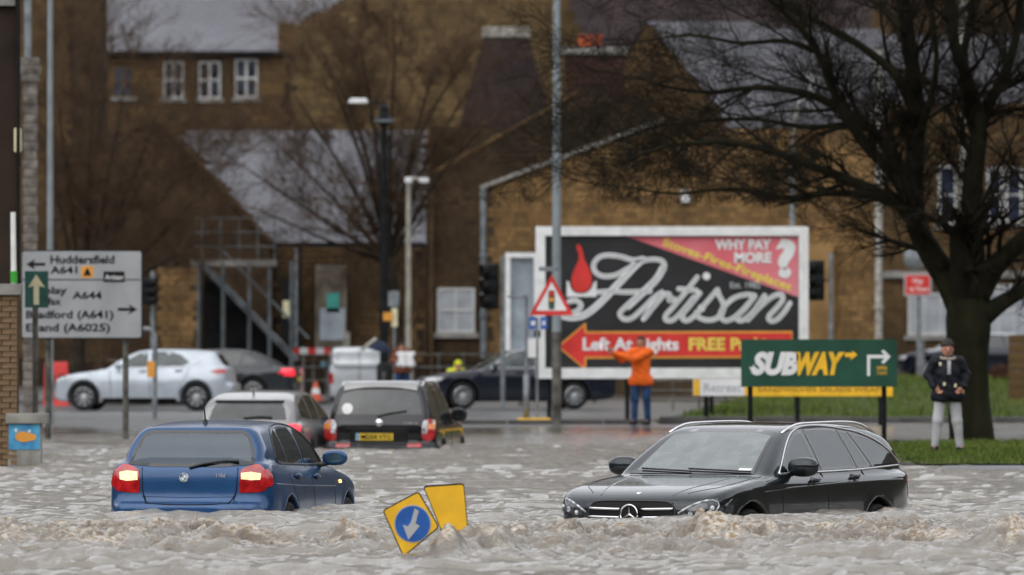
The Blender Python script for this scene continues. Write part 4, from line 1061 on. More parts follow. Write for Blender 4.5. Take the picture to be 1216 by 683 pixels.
# --- saloons
saloon = dict(L=4.77, W=1.82, H=1.47, wr=0.33, gap=0.06, axles=(0.92, 3.64), res=0.034, k=0.08, belt=0.96, cab=(1.4, 4.0),
    low=[(0.0, .42), (0.0, .60), (0.08, .74), (0.4, .85), (.95, .92), (1.4, .965), (2.2, .965), (3.4, .985), (4.2, 1.01), (4.62, .99), (4.72, .93), (4.76, .72), (4.76, .48), (4.7, .30), (4.2, .21), (2.5, .18), (.5, .19), (.05, .27)],
    gh=[(1.15, .86), (1.42, .99), (1.85, 1.23), (2.15, 1.385), (2.55, 1.455), (3.05, 1.465), (3.5, 1.40), (3.85, 1.25), (4.25, 1.04), (4.3, .93), (3, .82), (1.6, .82)],
    plan=[(0, 0), (0, .42), (.04, .64), (.14, .78), (.36, .86), (.7, .90), (1.5, .908), (3.2, .908), (3.9, .89), (4.4, .84), (4.66, .76), (4.75, .6), (4.77, .4), (4.77, 0)],
    gplan=[(1.0, 0), (1.05, .55), (1.2, .74), (1.7, .84), (2.4, .85), (3.2, .84), (3.8, .78), (4.2, .70), (4.3, .4), (4.3, 0)],
    sec=[(0, .16), (.74, .16), (.85, .22), (.898, .40), (.908, .60), (.90, .76), (.88, .87), (.83, .945), (.70, .985), (.4, 1.01), (0, 1.02)],
    gsec=estate['gsec'], bow=(0.20, 0.12, 0.22, 0.2), seats=[])
def build_saloon(name, label, pos, ang, gz, m, chrome=False, lit=False, front=True, spec=saloon, group=None):
    c = Car(label, 'car', spec, pos, ang, gz, m, front, group, name)
    L = spec['L']; kx = L / 4.77
    for sd in (1, -1):
        v = 'S+' if sd > 0 else 'S-'
        side_glass(c, sd, [[(x * kx, z) for x, z in w] for w in ([(1.66, 1.0), (2.44, 1.005), (2.42, 1.38), (2.2, 1.345), (1.98, 1.23)], [(2.52, 1.005), (3.3, 1.02), (3.36, 1.33), (3.1, 1.385), (2.5, 1.39)], [(3.40, 1.03), (3.82, 1.06), (3.62, 1.20), (3.44, 1.28)])], M['greenglass'] if chrome else M['darkglass'],
                   [(x * kx, z) for x, z in catmull([(1.60, .985), (1.96, 1.25), (2.2, 1.37), (2.6, 1.42), (3.1, 1.415), (3.5, 1.33), (3.95, 1.07)], 3)] if chrome else None)
        if chrome: c.tube('window_trim', v, [(1.6 * kx, .982), (2.5 * kx, .99), (3.95 * kx, 1.06)], .012, M['chrome'], off=.003)
        c.patch('headlamp', 'F', [(sd * a, b) for a, b in [(.48, .62), (.78, .62), (.86, .72), (.80, .77), (.50, .72)]], M['lampclear'], .01)
        c.patch('headlamp_side', v, [(.10, .64), (.30, .66), (.48, .76), (.30, .77), (.10, .74)], M['lampclear'], .01)
        c.patch('tail_lamp', 'R', [(sd * a, b) for a, b in [(.50, .74), (.80, .74), (.86, .82), (.82, .93), (.52, .92)]], M['redlit'] if lit else M['redlamp'], .01)
        c.patch('tail_lamp_side', v, [(x * kx, z) for x, z in [(4.48, .75), (4.66, .75), (4.66, .93), (4.44, .92)]], M['redlit'] if lit else M['redlamp'], .01)
        for ax in spec['axles']: c.wheel(ax, sd, 10)
        c.mirror(1.7 * kx, 1.03, sd, c.paint, size=(.15, .2, .14), y=.86)
        for pts in ([(1.5, .94), (1.52, .34)], [(2.48, .98), (2.5, .34)], [(3.42, .98), (3.36, .75), (3.2, .36)]): c.tube('door_gap', v, [(x * kx, z) for x, z in pts], .007, M['black'], off=0)
        c.handle(2.2 * kx, .88, sd); c.handle(3.08 * kx, .90, sd)
    c.window('windscreen', 'F', [(-.64, 1.0), (.64, 1.0), (.54, 1.37), (-.54, 1.37)], M['greenglass'], 0, hole=False)
    c.window('rear_window', 'R', [(-.56, 1.10), (.56, 1.10), (.48, 1.36), (-.48, 1.36)], M['darkglass'], 0, hole=False)
    c.patch('number_plate', 'R', [(-.26, .60), (.26, .60), (.26, .71), (-.26, .71)], M['plate_y'], .012)
    c.patch('front_grille', 'F', [(-.42, .50), (.42, .50), (.44, .66), (-.44, .66)], M['black'], .006)
    c.tube('grille_bar', 'F', [(-.4, .62), (.4, .62)], .012, M['chrome'], off=.014)
    c.finish()
build_saloon('saloon_car', 'black saloon car with chrome window trim, passing behind the advertising hoarding', pos_px(497, 49.5), R(180 + 11), 0.02, M['navycar'], True)
fast = scaled(saloon, 4.80, 1.85, 1.46, axles=(0.9, 3.72), wr=.34, gap=.05)
build_saloon('saloon_car', 'charcoal saloon car with a lit red tail lamp, beyond the silver hatchback', pos_px(357, 46), R(180 - 9), 0.02, M['darkgrey'], False, True, False, fast)

# --- people carriers
mpv = scaled(suv, 4.45, 1.82, 1.62, wr=.32, gap=.05, res=.04)
def build_mpv(label, pos, ang, gz, m, front, lampm, name='people_carrier'):
    c = Car(label, 'car', mpv, pos, ang, gz, m, front, None, name)
    for sd in (1, -1):
        side_glass(c, sd, [[(1.62, 1.08), (2.3, 1.08), (2.28, 1.50), (2.0, 1.47), (1.80, 1.32)], [(2.38, 1.08), (3.08, 1.09), (3.06, 1.52), (2.36, 1.51)], [(3.16, 1.10), (3.98, 1.13), (3.88, 1.44), (3.6, 1.51), (3.14, 1.52)]], M['darkglass'])
        c.patch('tail_lamp', 'R', [(sd * a, b) for a, b in [(.66, .85), (.86, .85), (.88, 1.08), (.80, 1.12), (.68, 1.1)]], lampm, .012)
        c.patch('headlamp', 'F', [(sd * a, b) for a, b in [(.46, .70), (.80, .70), (.84, .84), (.5, .84)]], M['lampclear'], .01)
        for ax in mpv['axles']: c.wheel(ax, sd, 7)
        c.mirror(1.5, 1.12, sd, M['blackplastic'], size=(.16, .22, .18), y=.86)
    c.window('rear_window', 'R', [(-.62, 1.12), (.62, 1.12), (.52, 1.48), (-.52, 1.48)], M['darkglass'], 0, hole=False)
    c.window('windscreen', 'F', [(-.62, 1.12), (.62, 1.12), (.52, 1.46), (-.52, 1.46)], M['darkglass'], 0, hole=False)
    c.patch('number_plate', 'R', [(-.26, .74), (.26, .74), (.26, .85), (-.26, .85)], M['plate_y'], .012)
    c.finish()
build_mpv('silver people carrier with dark windows, beyond the road sign with place names', pos_px(119, 40), R(20), 0.02, M['silver'], False, M['redlit'])
lowcar = scaled(estate, 4.75, 1.82, 1.42, wr=.32, res=.04)
def build_hidden():
    c = Car('dark blue car with a pale roof line, parked behind the bare tree trunk', 'car', lowcar, pos_px(1063, 38.5), R(180 + 4), 0.48, M['navycar'], True, None, 'parked_car')
    for sd in (1, -1):
        v = 'S+' if sd > 0 else 'S-'
        side_glass(c, sd, [[(1.55, .97), (2.44, .97), (2.40, 1.33), (2.02, 1.21)], [(2.52, .97), (3.30, .98), (3.18, 1.33), (2.48, 1.34)], [(3.36, .98), (4.36, 1.01), (4.0, 1.20), (3.3, 1.33)]], M['darkglass'])
        c.tube('roof_trim', v, catmull([(.9, .90), (1.5, 1.0), (2.0, 1.24), (2.5, 1.36), (3.1, 1.38), (3.8, 1.32), (4.4, 1.06)], 4), .045, M['silver'], off=.0)
        for ax in lowcar['axles']: c.wheel(ax, sd, 7)
        c.mirror(1.7, 1.0, sd, M['navycar'], size=(.15, .2, .15), y=.86)
        c.patch('headlamp', 'F', [(sd * a, b) for a, b in [(.46, .60), (.80, .60), (.84, .72), (.5, .70)]], M['lampclear'], .01)
    c.patch('roof_panel', 'T', [(2.1, -.5), (4.0, -.5), (4.0, .5), (2.1, .5)], M['silver'], .004, grid=.15)
    c.window('windscreen', 'F', [(-.64, .97), (.64, .97), (.54, 1.32), (-.54, 1.32)], M['darkglass'], 0, hole=False)
    c.window('rear_window', 'R', [(-.56, 1.0), (.56, 1.0), (.48, 1.25), (-.48, 1.25)], M['darkglass'], 0, hole=False)
    c.finish()
build_hidden()

# --- small silver van, tail to us, by the black lamp post
van = dict(L=4.1, W=1.66, H=1.62, wr=.30, gap=.05, axles=(.75, 3.3), res=.04, k=.07, belt=1.0, cab=(1, 3.9),
    low=[(0, .45), (0, .75), (.15, .92), (.7, 1.0), (1.2, 1.06), (2.4, 1.10), (3.9, 1.10), (4.06, 1.0), (4.10, .6), (4.08, .32), (3.8, .22), (2, .2), (.4, .22), (.05, .3)],
    gh=[(.9, .95), (1.1, 1.06), (1.45, 1.40), (1.7, 1.56), (2.2, 1.61), (3.0, 1.62), (3.8, 1.61), (4.0, 1.57), (4.05, 1.3), (4.08, 1.0), (2.5, .9), (1.2, .9)],
    plan=[(0, 0), (0, .4), (.06, .62), (.2, .76), (.6, .82), (1.5, .83), (3.4, .83), (3.9, .815), (4.05, .76), (4.1, .6), (4.1, 0)],
    gplan=[(.9, 0), (.95, .6), (1.3, .74), (2, .79), (3.4, .79), (3.9, .775), (4.04, .7), (4.09, .4), (4.09, 0)],
    sec=[(0, .18), (.7, .18), (.79, .28), (.825, .5), (.83, .8), (.82, 1.0), (.78, 1.10), (.5, 1.14), (0, 1.14)],
    gsec=[(0, .8), (.78, .8), (.79, 1.1), (.76, 1.35), (.72, 1.52), (.60, 1.60), (0, 1.64)], bow=(.12, .02, .15, .02), seats=[])
def build_van():
    c = Car('small silver van standing with its ribbed back to us beyond the black estate', 'van', van, pos_px(427, 44.5), R(90 + 3), -0.10, M['silver'], False, None, 'small_van')
    for z in (.95, 1.12, 1.29): c.tube('door_rib', 'R', [(-.70, z), (.70, z)], .022, M['silver'], off=.004)
    c.tube('door_gap', 'R', [(0, .4), (0, 1.54)], .010, M['black'], off=.001)
    for sd in (1, -1):
        c.patch('tail_lamp', 'R', [(sd * a, b) for a, b in [(.70, .62), (.80, .62), (.80, .90), (.70, .90)]], M['redlamp'], .01)
        side_glass(c, sd, [[(1.4, 1.08), (2.0, 1.08), (1.98, 1.45), (1.7, 1.42)]], M['darkglass'])
        for ax in van['axles']: c.wheel(ax, sd, 6)
        c.mirror(1.3, 1.12, sd, M['blackplastic'], size=(.15, .2, .2), y=.78)
    c.window('windscreen', 'F', [(-.6, 1.1), (.6, 1.1), (.54, 1.48), (-.54, 1.48)], M['darkglass'], 0, hole=False)
    c.patch('number_plate', 'R', [(-.26, .46), (.26, .46), (.26, .57), (-.26, .57)], M['plate_y'], .012)
    c.finish()
build_van()

# ------------------------------------------------------------------ signs
M['signwhite'] = mat('sign_white_sheet', (0.33, 0.34, 0.35), 0.35, nscale=1.5, namt=0.10)
M['signback'] = mat('sign_edge_metal', (0.20, 0.20, 0.21), 0.4, 0.5)
M['print_black'] = mat('black_print', (0.015, 0.015, 0.017), 0.5, namt=0.1)
M['print_white'] = mat('white_print', (0.72, 0.72, 0.72), 0.5, namt=0.06)
M['print_grey'] = mat('grey_print', (0.40, 0.41, 0.42), 0.5, namt=0.06)
M['print_red'] = mat('red_print', (0.62, 0.035, 0.03), 0.35, namt=0.1, nscale=2)
M['print_pink'] = mat('glare_pink_print', (0.66, 0.10, 0.13), 0.28, nscale=0.6, col2=(0.70, 0.24, 0.27))  # pale pink of reflected glare put into the red print's colour
M['print_yellow'] = mat('yellow_print', (0.78, 0.62, 0.10), 0.45, namt=0.08)
M['print_orange'] = mat('orange_print', (0.70, 0.30, 0.04), 0.45, namt=0.1)
M['bill_black'] = mat('hoarding_black_print', (0.014, 0.014, 0.016), 0.4, nscale=1.2, namt=0.3)
M['signgreen'] = mat('dark_green_board', (0.008, 0.060, 0.035), 0.35, nscale=1.5, namt=0.2)
M['tempyellow'] = mat('works_sign_yellow', (0.82, 0.46, 0.015), 0.45, nscale=5, namt=0.10)
M['signblue'] = mat('sign_blue', (0.015, 0.10, 0.38), 0.35, nscale=6, namt=0.15)
M['galv'] = mat('galvanised_steel', (0.22, 0.235, 0.245), 0.5, 0.4, nscale=5, namt=0.25)
M['galvdark'] = mat('weathered_post_steel', (0.13, 0.125, 0.11), 0.6, 0.3, nscale=4, namt=0.4)
M['blackpost'] = mat('black_post', (0.010, 0.011, 0.012), 0.5, nscale=6, namt=0.3)
M['teal'] = mat('sign_dark_teal', (0.03, 0.11, 0.09), 0.4, nscale=5, namt=0.2)
M['cream'] = mat('cream_print', (0.70, 0.64, 0.42), 0.5, namt=0.1)

def fl(name, pts, s, m, parent, lift, th=0.004):
    """flat print on a board: lift metres in front of plane s"""
    return plate(name, pts, s, m, parent, th, -lift)
def ftxt(name, s_, x0, y1, h, s, m, parent, lift, width=None, bold=0.012, shear=0.0, rot=0.0, align='LEFT'):
    """lettering with its base line starting at photo pixel (x0, y1), h pixels tall"""
    o = P(x0, y1, s) - Vector((0, lift, 0)); c, sn = math.cos(rot), math.sin(rot)
    return text(name, s_, h / s, o, (c, 0, sn), (-sn, 0, c), m, parent, bold=bold, shear=shear, width=width / s if width else None, align=align, depth=0.0)
def base(px, s, z=0.0): p = P(px, HOR, s); return (p.x, p.y, z)
def gz(px, s): p = P(px, HOR, s); return float(ground_z(np.array(p.x), np.array(p.y)))
def post(px, s, ytop, r=0.04, name='post', m=None, parent=None, z0=None, n=12, dy=0.0):
    p = P(px, ytop, s); z = gz(px, s) - 0.1 if z0 is None else z0
    return MB().tube([(p.x, p.y + dy, z), (p.x, p.y + dy, p.z)], r, n).build(name, m or M['galv'], parent, smooth=50, world=True)

# tilted yellow works signs swept by the flood
def works_sign(label, corners, s, arrow, yoff=0.0):
    c = sum((P(x, y, s) for x, y in corners), Vector()) / 4; r = thing('works_sign', label, 'road sign', c + Vector((0, yoff, 0)))
    o = P(608, HOR, s)
    pts = [Vector(q) for q in corners]
    def inset(k):
        cc = sum(pts, Vector((0, 0))) / 4; return [tuple(q.lerp(cc, k)) for q in pts]
    def rounded(pp, rad):
        out = []
        for i in range(4):
            a, b, d = Vector(pp[i - 1]), Vector(pp[i]), Vector(pp[(i + 1) % 4])
            p1 = b + (a - b).normalized() * rad; p2 = b + (d - b).normalized() * rad
            for t in np.linspace(0, 1, 5): out.append(tuple(p1.lerp(b, t).lerp(b.lerp(p2, t), t)))
        return out
    def pl(name, poly, m, parent, lift, th): return plate(name, poly, s, m, parent, th, yoff - lift)
    pl('sign_edge', rounded(inset(0), 4.5), M['print_black'], r, 0.0, 0.012)
    pl('sign_face', rounded(inset(0.055), 3.5), M['tempyellow'], r, 0.014, 0.004)
    pl('sign_back', rounded(inset(0.03), 4), M['tempyellow'], r, -0.012, 0.004)
    if arrow:
        cx, cy, R_ = arrow
        circ = lambda rad: [(cx + rad * math.cos(t), cy + rad * 1.02 * math.sin(t)) for t in np.linspace(0, 2 * math.pi, 36, endpoint=False)]
        d1 = pl('disc_border', circ(R_), M['print_grey'], r, .019, .003); pl('disc', circ(R_ * .94), M['signblue'], r, .023, .003)
        pl('arrow', [(492.5, 603.5), (497.5, 606.5), (493.5, 621.5), (498.5, 624.5), (485, 641), (478.5, 623), (484.5, 625), (488, 620)], M['print_grey'], r, .027, .003)
    return r
works_sign('tilted yellow works sign with a blue disc and white arrow, nearer of the two', [(454, 606), (497, 583), (522, 626), (479, 662)], 156, (490, 622, 22))
# the partner sign behind it, blank side to us
works_sign('blank yellow works sign leaning behind the one with the blue arrow', [(502, 577), (551, 573.5), (557, 640), (533, 652)], 153, None, 0.0)

# place-name direction sign on two posts
def direction_sign():
    s = 70; r = thing('direction_sign', 'large grey direction sign naming Huddersfield and Bradford on two posts', 'road sign', base(97, s, gz(97, s)))
    plate('sign_rim', rrect(25, 297, 169, 402.5, 3), s, M['print_black'], r, .03)
    f = fl('sign_face', rrect(26.5, 298.5, 167.8, 401, 2.5), s, M['signwhite'], r, .032, .006)
    L = .038
    fl('divider', rect(27, 331.6, 167, 333), s, M['print_black'], r, .036)
    ftxt('lettering', 'Huddersfield', 60, 313, 9.5, s, M['print_black'], r, L, 76, bold=.03)
    ftxt('lettering', 'A641', 60, 325, 8.5, s, M['print_black'], r, L, 32, bold=.03)
    ftxt('lettering', 'Ainlay', 37, 349, 8.5, s, M['print_black'], r, L, 43, bold=.03)
    ftxt('lettering', 'Halifax', 37, 362, 8.5, s, M['print_black'], r, L, 36, bold=.03)
    ftxt('lettering', 'A644', 86, 355, 8.5, s, M['print_black'], r, L, 35, bold=.03)
    ftxt('lettering', 'Bradford (A641)', 31, 378, 9, s, M['print_black'], r, L, 104, bold=.03)
    ftxt('lettering', 'Elland (A6025)', 31, 393.5, 9, s, M['print_black'], r, L, 100, bold=.03)
    fl('arrow', [(31, 314), (42, 307.5), (40, 312.2), (54, 312.2), (54, 315.8), (40, 315.8), (42, 320.5)], s, M['print_black'], r, .036)
    fl('arrow', [(163.5, 367.5), (152, 361), (155, 365.7), (140, 365.7), (140, 369.3), (155, 369.3), (152, 374)], s, M['print_black'], r, .036)
    sq = fl('symbol_patch', rrect(96.5, 316, 111, 330, 1.5), s, M['print_orange'], r, .036)
    fl('symbol', [(99, 327.5), (108.5, 327.5), (105, 319), (102.5, 319)], s, M['print_black'], r, .041)
    fl('name_patch', rect(123, 322.5, 148, 335), s, M['print_black'], r, .042)
    ftxt('lettering', 'Artisan', 125, 332, 6, s, M['print_white'], r, .048, 21)
    post(149, s, 300, .052, 'post', M['galvdark'], r, dy=.08); post(57, s, 300, .052, 'post', M['galvdark'], r, dy=.08)
direction_sign()
def route_sign():
    s = 78; r = thing('route_sign', 'small dark green sign with a cream upward arrow on a slim post', 'road sign', base(43, s, gz(43, s)))
    plate('sign_face', rect(29.5, 322, 57.5, 365.5), s, M['teal'], r, .02)
    fl('arrow', [(43, 326), (53.5, 341.5), (46.5, 339.5), (46.5, 362), (40, 362), (40, 339.5), (33.5, 341.5)], s, M['cream'], r, .022)
    post(42, s, 365, .045, 'post', M['galvdark'], r)
    post(42.5, s, 330, .02, 'bracket', M['blackpost'], r, z0=P(42, 372, s).z, dy=.03)
route_sign()

# the big advertising hoarding
def hoarding():
    s = 56.5; r = thing('hoarding', 'large advertising hoarding with white frame, black poster and red arrow', 'billboard', base(798, s, gz(798, s)))
    plate('backing', rect(637, 270, 959, 448), s, M['galvdark'], r, .10, .16)
    fr = MB(); o = P(608, HOR, s)
    for a in ((636, 269, 960, 280), (636, 437, 960, 449.5), (636, 280, 647.5, 437), (948.5, 280, 960, 437)):
        fr.prism(pxpoly(rect(*a), s, o), o, UX, UZ, .10)
    fr.build('frame', M['white'], r, world=True)
    plate('poster', rect(647.5, 280, 948.5, 437), s, M['bill_black'], r, .02, .03)
    k = -.012 + .0
    F = lambda n, p, m, l: plate(n, p, s, m, r, .004, .03 - .02 + .0 - l)
    F('poster_corner', [(744, 280.5), (948, 280.5), (948, 353)], M['print_pink'], .004)
    drop = catmull([(686.5, 290), (690, 293), (692.5, 301), (694, 308), (699, 318), (702.5, 328), (702, 338), (697.5, 345), (690, 347.5), (683, 345.5), (678.8, 339), (678.8, 329), (683, 318), (687, 309), (687, 301), (684.5, 294)], 4, True)
    F('pot', [(673, 333), (680, 339), (701, 339), (708.5, 333), (708.5, 352.5), (673, 352.5)], M['print_white'], .004)
    cx, cy = 690.5, 334
    F('flame_outline', [((x - cx) * 1.17 + cx, (y - cy) * (1.10 if y > cy else 1.03) + cy) for x, y in drop], M['bill_black'], .008)
    F('flame', drop, M['print_red'], .012)
    # script lettering as brush strokes: white ribbon with a thin grey core
    strokes = [
        [(676, 358), (684, 357), (690, 362), (687, 368), (679, 372), (671, 373)],
        [(668, 375), (680, 377), (694, 374), (708, 364), (722, 350), (738, 333), (752, 318), (764, 307)],
        [(764, 307), (752, 309), (738, 305), (722, 303), (711, 306), (705, 314), (707, 323), (716, 328), (730, 327), (744, 320), (760, 311), (775, 308), (786, 310), (789, 316), (784, 326), (770, 341), (752, 357), (741, 366), (736, 373), (741, 379), (750, 378), (762, 368), (775, 355), (786, 347)],
        [(711, 347), (726, 346), (744, 347), (772, 346)],
        [(788, 317), (780, 331), (768, 343), (754, 356), (744, 365)],
        [(786, 347), (776, 361), (764, 379)], [(766, 377), (778, 362), (789, 350), (795, 350), (795, 357), (801, 355)],
        [(828, 329), (815, 346), (800, 364), (791, 374), (791, 380), (799, 380), (811, 369), (824, 353)], [(806, 343), (827, 345)],
        [(831, 348), (820, 362), (811, 373), (812, 380), (820, 379), (834, 365), (852, 344)],
        [(852, 344), (854, 351), (859, 361), (858, 371), (849, 379), (838, 380), (829, 376), (827, 371)],
        [(896, 351), (885, 350), (870, 355), (858, 367), (856, 376), (862, 381), (872, 377), (884, 366), (896, 352)], [(896, 352), (885, 366), (875, 377), (880, 381), (890, 375), (903, 360), (908, 351)],
        [(908, 351), (898, 366), (888, 380)], [(889, 379), (903, 364), (918, 352), (928, 350), (929, 357), (920, 368), (913, 376), (915, 381), (922, 380), (931, 371), (938, 360)]]
    def ribbon(pts, w):
        p = [Vector(q) for q in catmull(pts, 5)]; lft, rgt = [], []
        for i in range(len(p)):
            d = (p[min(i + 1, len(p) - 1)] - p[max(i - 1, 0)]).normalized(); n = Vector((-d.y, d.x)); lft.append(p[i] + n * w); rgt.append(p[i] - n * w)
        return lft, rgt
    # clean quad strips, each stroke a few tenths of a millimetre above the last
    for width, name, m, base_l in ((2.9, 'script_lettering', 'print_white', .008), (0.8, 'script_core', 'print_grey', .016)):
        vs, fs = [], []
        for si, st in enumerate(strokes):
            l_, r_ = ribbon(st, width * (1.45 if si in (1, 4) and width > 2 else 1))
            yy = .03 - .02 - base_l - si * .0004
            b = len(vs)
            for a, c in zip(l_, r_):
                pa, pc = P(a.x, a.y, s), P(c.x, c.y, s); vs += [(pa.x, pa.y + yy - .004, pa.z), (pc.x, pc.y + yy - .004, pc.z)]
            for i in range(len(l_) - 1): fs.append((b + 2 * i, b + 2 * i + 1, b + 2 * i + 3, b + 2 * i + 2))
            for q in (st[0], st[-1]):
                b = len(vs); vs += [(P(q[0] + width * math.cos(t), q[1] + width * math.sin(t), s) + Vector((0, yy - .0042, 0))) for t in np.linspace(0, 6.28, 10, endpoint=False)]; fs.append(tuple(range(b, b + 10)))
        link_mesh(name, vs, fs, M[m], r, False, True)
    for c_ in ((839, 328, 4.6), (833, 366, 4.4)):
        F('script_dot', [(c_[0] + c_[2] * math.cos(t), c_[1] + c_[2] * math.sin(t)) for t in np.linspace(0, 6.28, 18, endpoint=False)], M['print_white'], .014)
    T = lambda st, x, y, h, m, w, **k_: ftxt('lettering', st, x, y, h, s, M[m], r, -.03 + .02 + k_.pop('l', .016) + .004, w, **k_)
    T('WHY PAY', 849, 296, 11.5, 'print_white', 67, bold=.05)
    T('MORE', 872, 311.5, 11.5, 'print_white', 44, bold=.05)
    T('?', 921, 327, 41, 'print_white', 24, bold=.05)
    T('Stoves-Fires-Fireplaces', 786, 291, 9.5, 'print_yellow', 162, bold=.025, rot=-.342)
    T('Est. 1982', 867, 342, 7, 'print_grey', 36, bold=.02)
    F('arrow_edge', [(661.5, 411.5), (695.5, 383), (696.5, 393.5), (941, 393), (941, 425), (696.5, 426), (695.5, 440)], M['print_orange'], .004)
    F('arrow', [(664.5, 411.5), (693.5, 387), (694, 396), (939.5, 395.5), (939.5, 422.5), (694, 423.5), (693.5, 436)], M['print_red'], .009)
    T('Left At Lights', 692, 415.5, 14, 'print_white', 114, bold=.035)
    T('FREE Parking', 818, 415.5, 14, 'print_yellow', 112, bold=.035)
    for x in (745, 946): post(x, s, 445, .05, 'leg', M['blackpost'], r, dy=.1)
    post(652, s, 445, .05, 'leg', M['blackpost'], r, dy=.1); post(845, s, 445, .05, 'leg', M['blackpost'], r, dy=.1)
hoarding()

def sandwich_sign():
    s = 74; r = thing('shop_sign', 'dark green sandwich shop board with white and yellow lettering and arrow', 'shop sign', base(972, s, gz(972, s)))
    plate('board', rect(880, 403, 1065, 459.5), s, M['signgreen'], r, .05)
    T = lambda st, x, y, h, m, w, **k: ftxt('lettering', st, x, y, h, s, M[m], r, .058, w, **k)
    T('SUB', 892, 443.5, 24, 'print_white', 56, bold=.06, shear=.28)
    T('WAY', 945, 443.5, 24, 'tempyellow', 58, bold=.06, shear=.28)
    F = lambda n, p, m: fl(n, p, s, M[m], r, .056)
    F('arrow_tail', [(889.5, 436), (897, 436), (905, 443.5), (898, 444.5), (896.5, 441), (892.5, 441)], 'print_white')
    F('arrow_head', [(1003, 419), (1012, 419), (1012, 416.5), (1018, 421.5), (1010, 427.5), (1010, 424), (1003, 424)], 'tempyellow')
    F('arrow', [(1029.5, 446.5), (1029.5, 421.5), (1050, 421.5), (1046, 417), (1049.5, 415.5), (1057.5, 423.5), (1049.5, 432), (1046, 430.5), (1050, 425.5), (1033, 425.5), (1033, 446.5)], 'print_white')
    ftxt('small_lettering', 'OPEN', 1041, 439, 4, s, M['tempyellow'], r, .058, 12); ftxt('small_lettering', '7 DAYS', 1041, 445, 4, s, M['tempyellow'], r, .058, 12)
    post(891, s, 440, .042, 'leg', M['blackpost'], r, dy=.06); post(1050, s, 440, .042, 'leg', M['blackpost'], r, dy=.06)
sandwich_sign()
M['bannerline'] = mat('banner_brown_print', (0.25, 0.13, 0.03), 0.5)
def banner():
    s = 62; r = thing('banner_board', 'long yellow banner board showing below the green shop board', 'sign', base(975, s, gz(975, s)))
    plate('board', rect(893, 440, 1060, 470.5), s, M['tempyellow'], r, .04)
    ftxt('lettering', 'SANDWICHES SALADS WRAPS', 900, 465, 5, s, M['bannerline'], r, .046, 150)
    post(947, s, 455, .05, 'leg', M['blackpost'], r, dy=.05); post(1046, s, 455, .05, 'leg', M['blackpost'], r, dy=.05)
    s = 60; r = thing('small_sign', 'small white and yellow board lettered Retreat on one black leg', 'sign', base(860, s, gz(860, s)))
    plate('board', rect(823, 450, 892, 470), s, M['print_white'], r, .04)
    fl('yellow_end', rect(823.5, 450.5, 831, 469.5), s, M['tempyellow'], r, .045); fl('yellow_end', rect(884, 450.5, 891.5, 469.5), s, M['tempyellow'], r, .045)
    ftxt('lettering', 'Retreat', 836, 465, 10, s, M['print_grey'], r, .046, 44)
    post(838.5, s, 460, .05, 'leg', M['blackpost'], r, dy=.05)
banner()

def warning_sign():
    s = 62; r = thing('warning_sign', 'red edged triangle sign showing traffic lights, fixed to the tall lamp post', 'road sign', P(655, 375, s))
    tri = lambda k: [(655 + (x - 655) * k, 356 + (y - 356) * k) for x, y in ((628.5, 374.5), (681, 374.5), (655, 326))]
    plate('sign_edge', tri(1), s, M['print_red'], r, .02, -.16); plate('sign_face', tri(.70), s, M['print_white'], r, .005, -.182)
    plate('symbol', rrect(651.3, 345, 658.5, 367.5, 2.5), s, M['print_black'], r, .005, -.189)
    for y, m in ((348.8, 'print_red'), (356, 'print_orange'), (363.3, 'teal')):
        plate('symbol_light', [(654.9 + 2.9 * math.cos(t), y + 2.9 * math.sin(t)) for t in np.linspace(0, 6.28, 14, endpoint=False)], s, M[m], r, .004, -.194)
    MB().span(P(640, 317, s) + Vector((0, -.1, 0)), P(664, 322, s) + Vector((0, .05, 0))).build('bracket', M['galv'], r, world=True)
warning_sign()
def direction_plates():
    s = 60; r = thing('crossing_signs', 'cluster of small blue and white plates on two thin posts in a yellow base', 'road sign', base(632, s, gz(632, s)))
    for a, b in ((628, 638), (641.5, 650)):
        f = plate('blue_plate', rect(a, 376.5, b, 391), s, M['signblue'], r, .01); fl('plate_symbol', rect(a + 2.5, 381, b - 2.5, 386.5), s, M['print_white'], r, .012)
    plate('white_plate', rect(624.5, 402, 645, 424.5), s, M['print_white'], r, .015); plate('edge_plate', rect(638.5, 376, 641.5, 402), s, M['print_white'], r, .01)
    plate('small_plate', rect(634, 392, 642, 401), s, M['darkglass'], r, .01)
    post(625, s, 350, .035, 'post', M['galv'], r); post(638, s, 378, .028, 'post', M['galv'], r)
    MB().tube([P(625, 445, s), P(625, 500, s)], .06).build('post_sleeve', M['galv'], r, smooth=True, world=True)
    MB().tube([P(625, 352, s), P(612, 353, s), P(602, 352, s)], .02).build('side_arm', M['galv'], r, smooth=True, world=True)
    p = P(634, HOR, s); MB().box((p.x, p.y, gz(634, s) + .06), (.66, .5, .12)).build('base_block', M['tempyellow'], r, world=True, bevel=.02)
direction_plates()
def red_sign():
    s = 40; r = thing('red_sign', 'small red notice board with white lettering on a grey post before the windows', 'sign', base(1092, s, gz(1092, s)))
    plate('board_edge', rect(1073.5, 325, 1106, 351.5), s, M['print_grey'], r, .04); fl('board', rect(1075.5, 327, 1104, 349.5), s, M['print_red'], r, .045)
    ftxt('lettering', 'Way', 1083, 336.5, 6, s, M['print_white'], r, .052, 13); ftxt('lettering', 'to Town', 1080, 346, 6, s, M['print_white'], r, .052, 22)
    post(1091, s, 345, .06, 'post', M['galv'], r, dy=.06)
    MB().tube([P(1093, 405, s) + Vector((0, .06, 0)), P(1093, 452, s) + Vector((0, .06, 0))], .13).build('post_base', M['galv'], r, smooth=40, world=True)
    cx = P(1087, 306, s); MB().lathe([(0, .03), (.30, .03), (.36, 0), (.36, -.05), (0, -.06)], cx, (0, -1, 0), 20).build('round_plate', M['galv'], r, smooth=40, world=True)
red_sign()
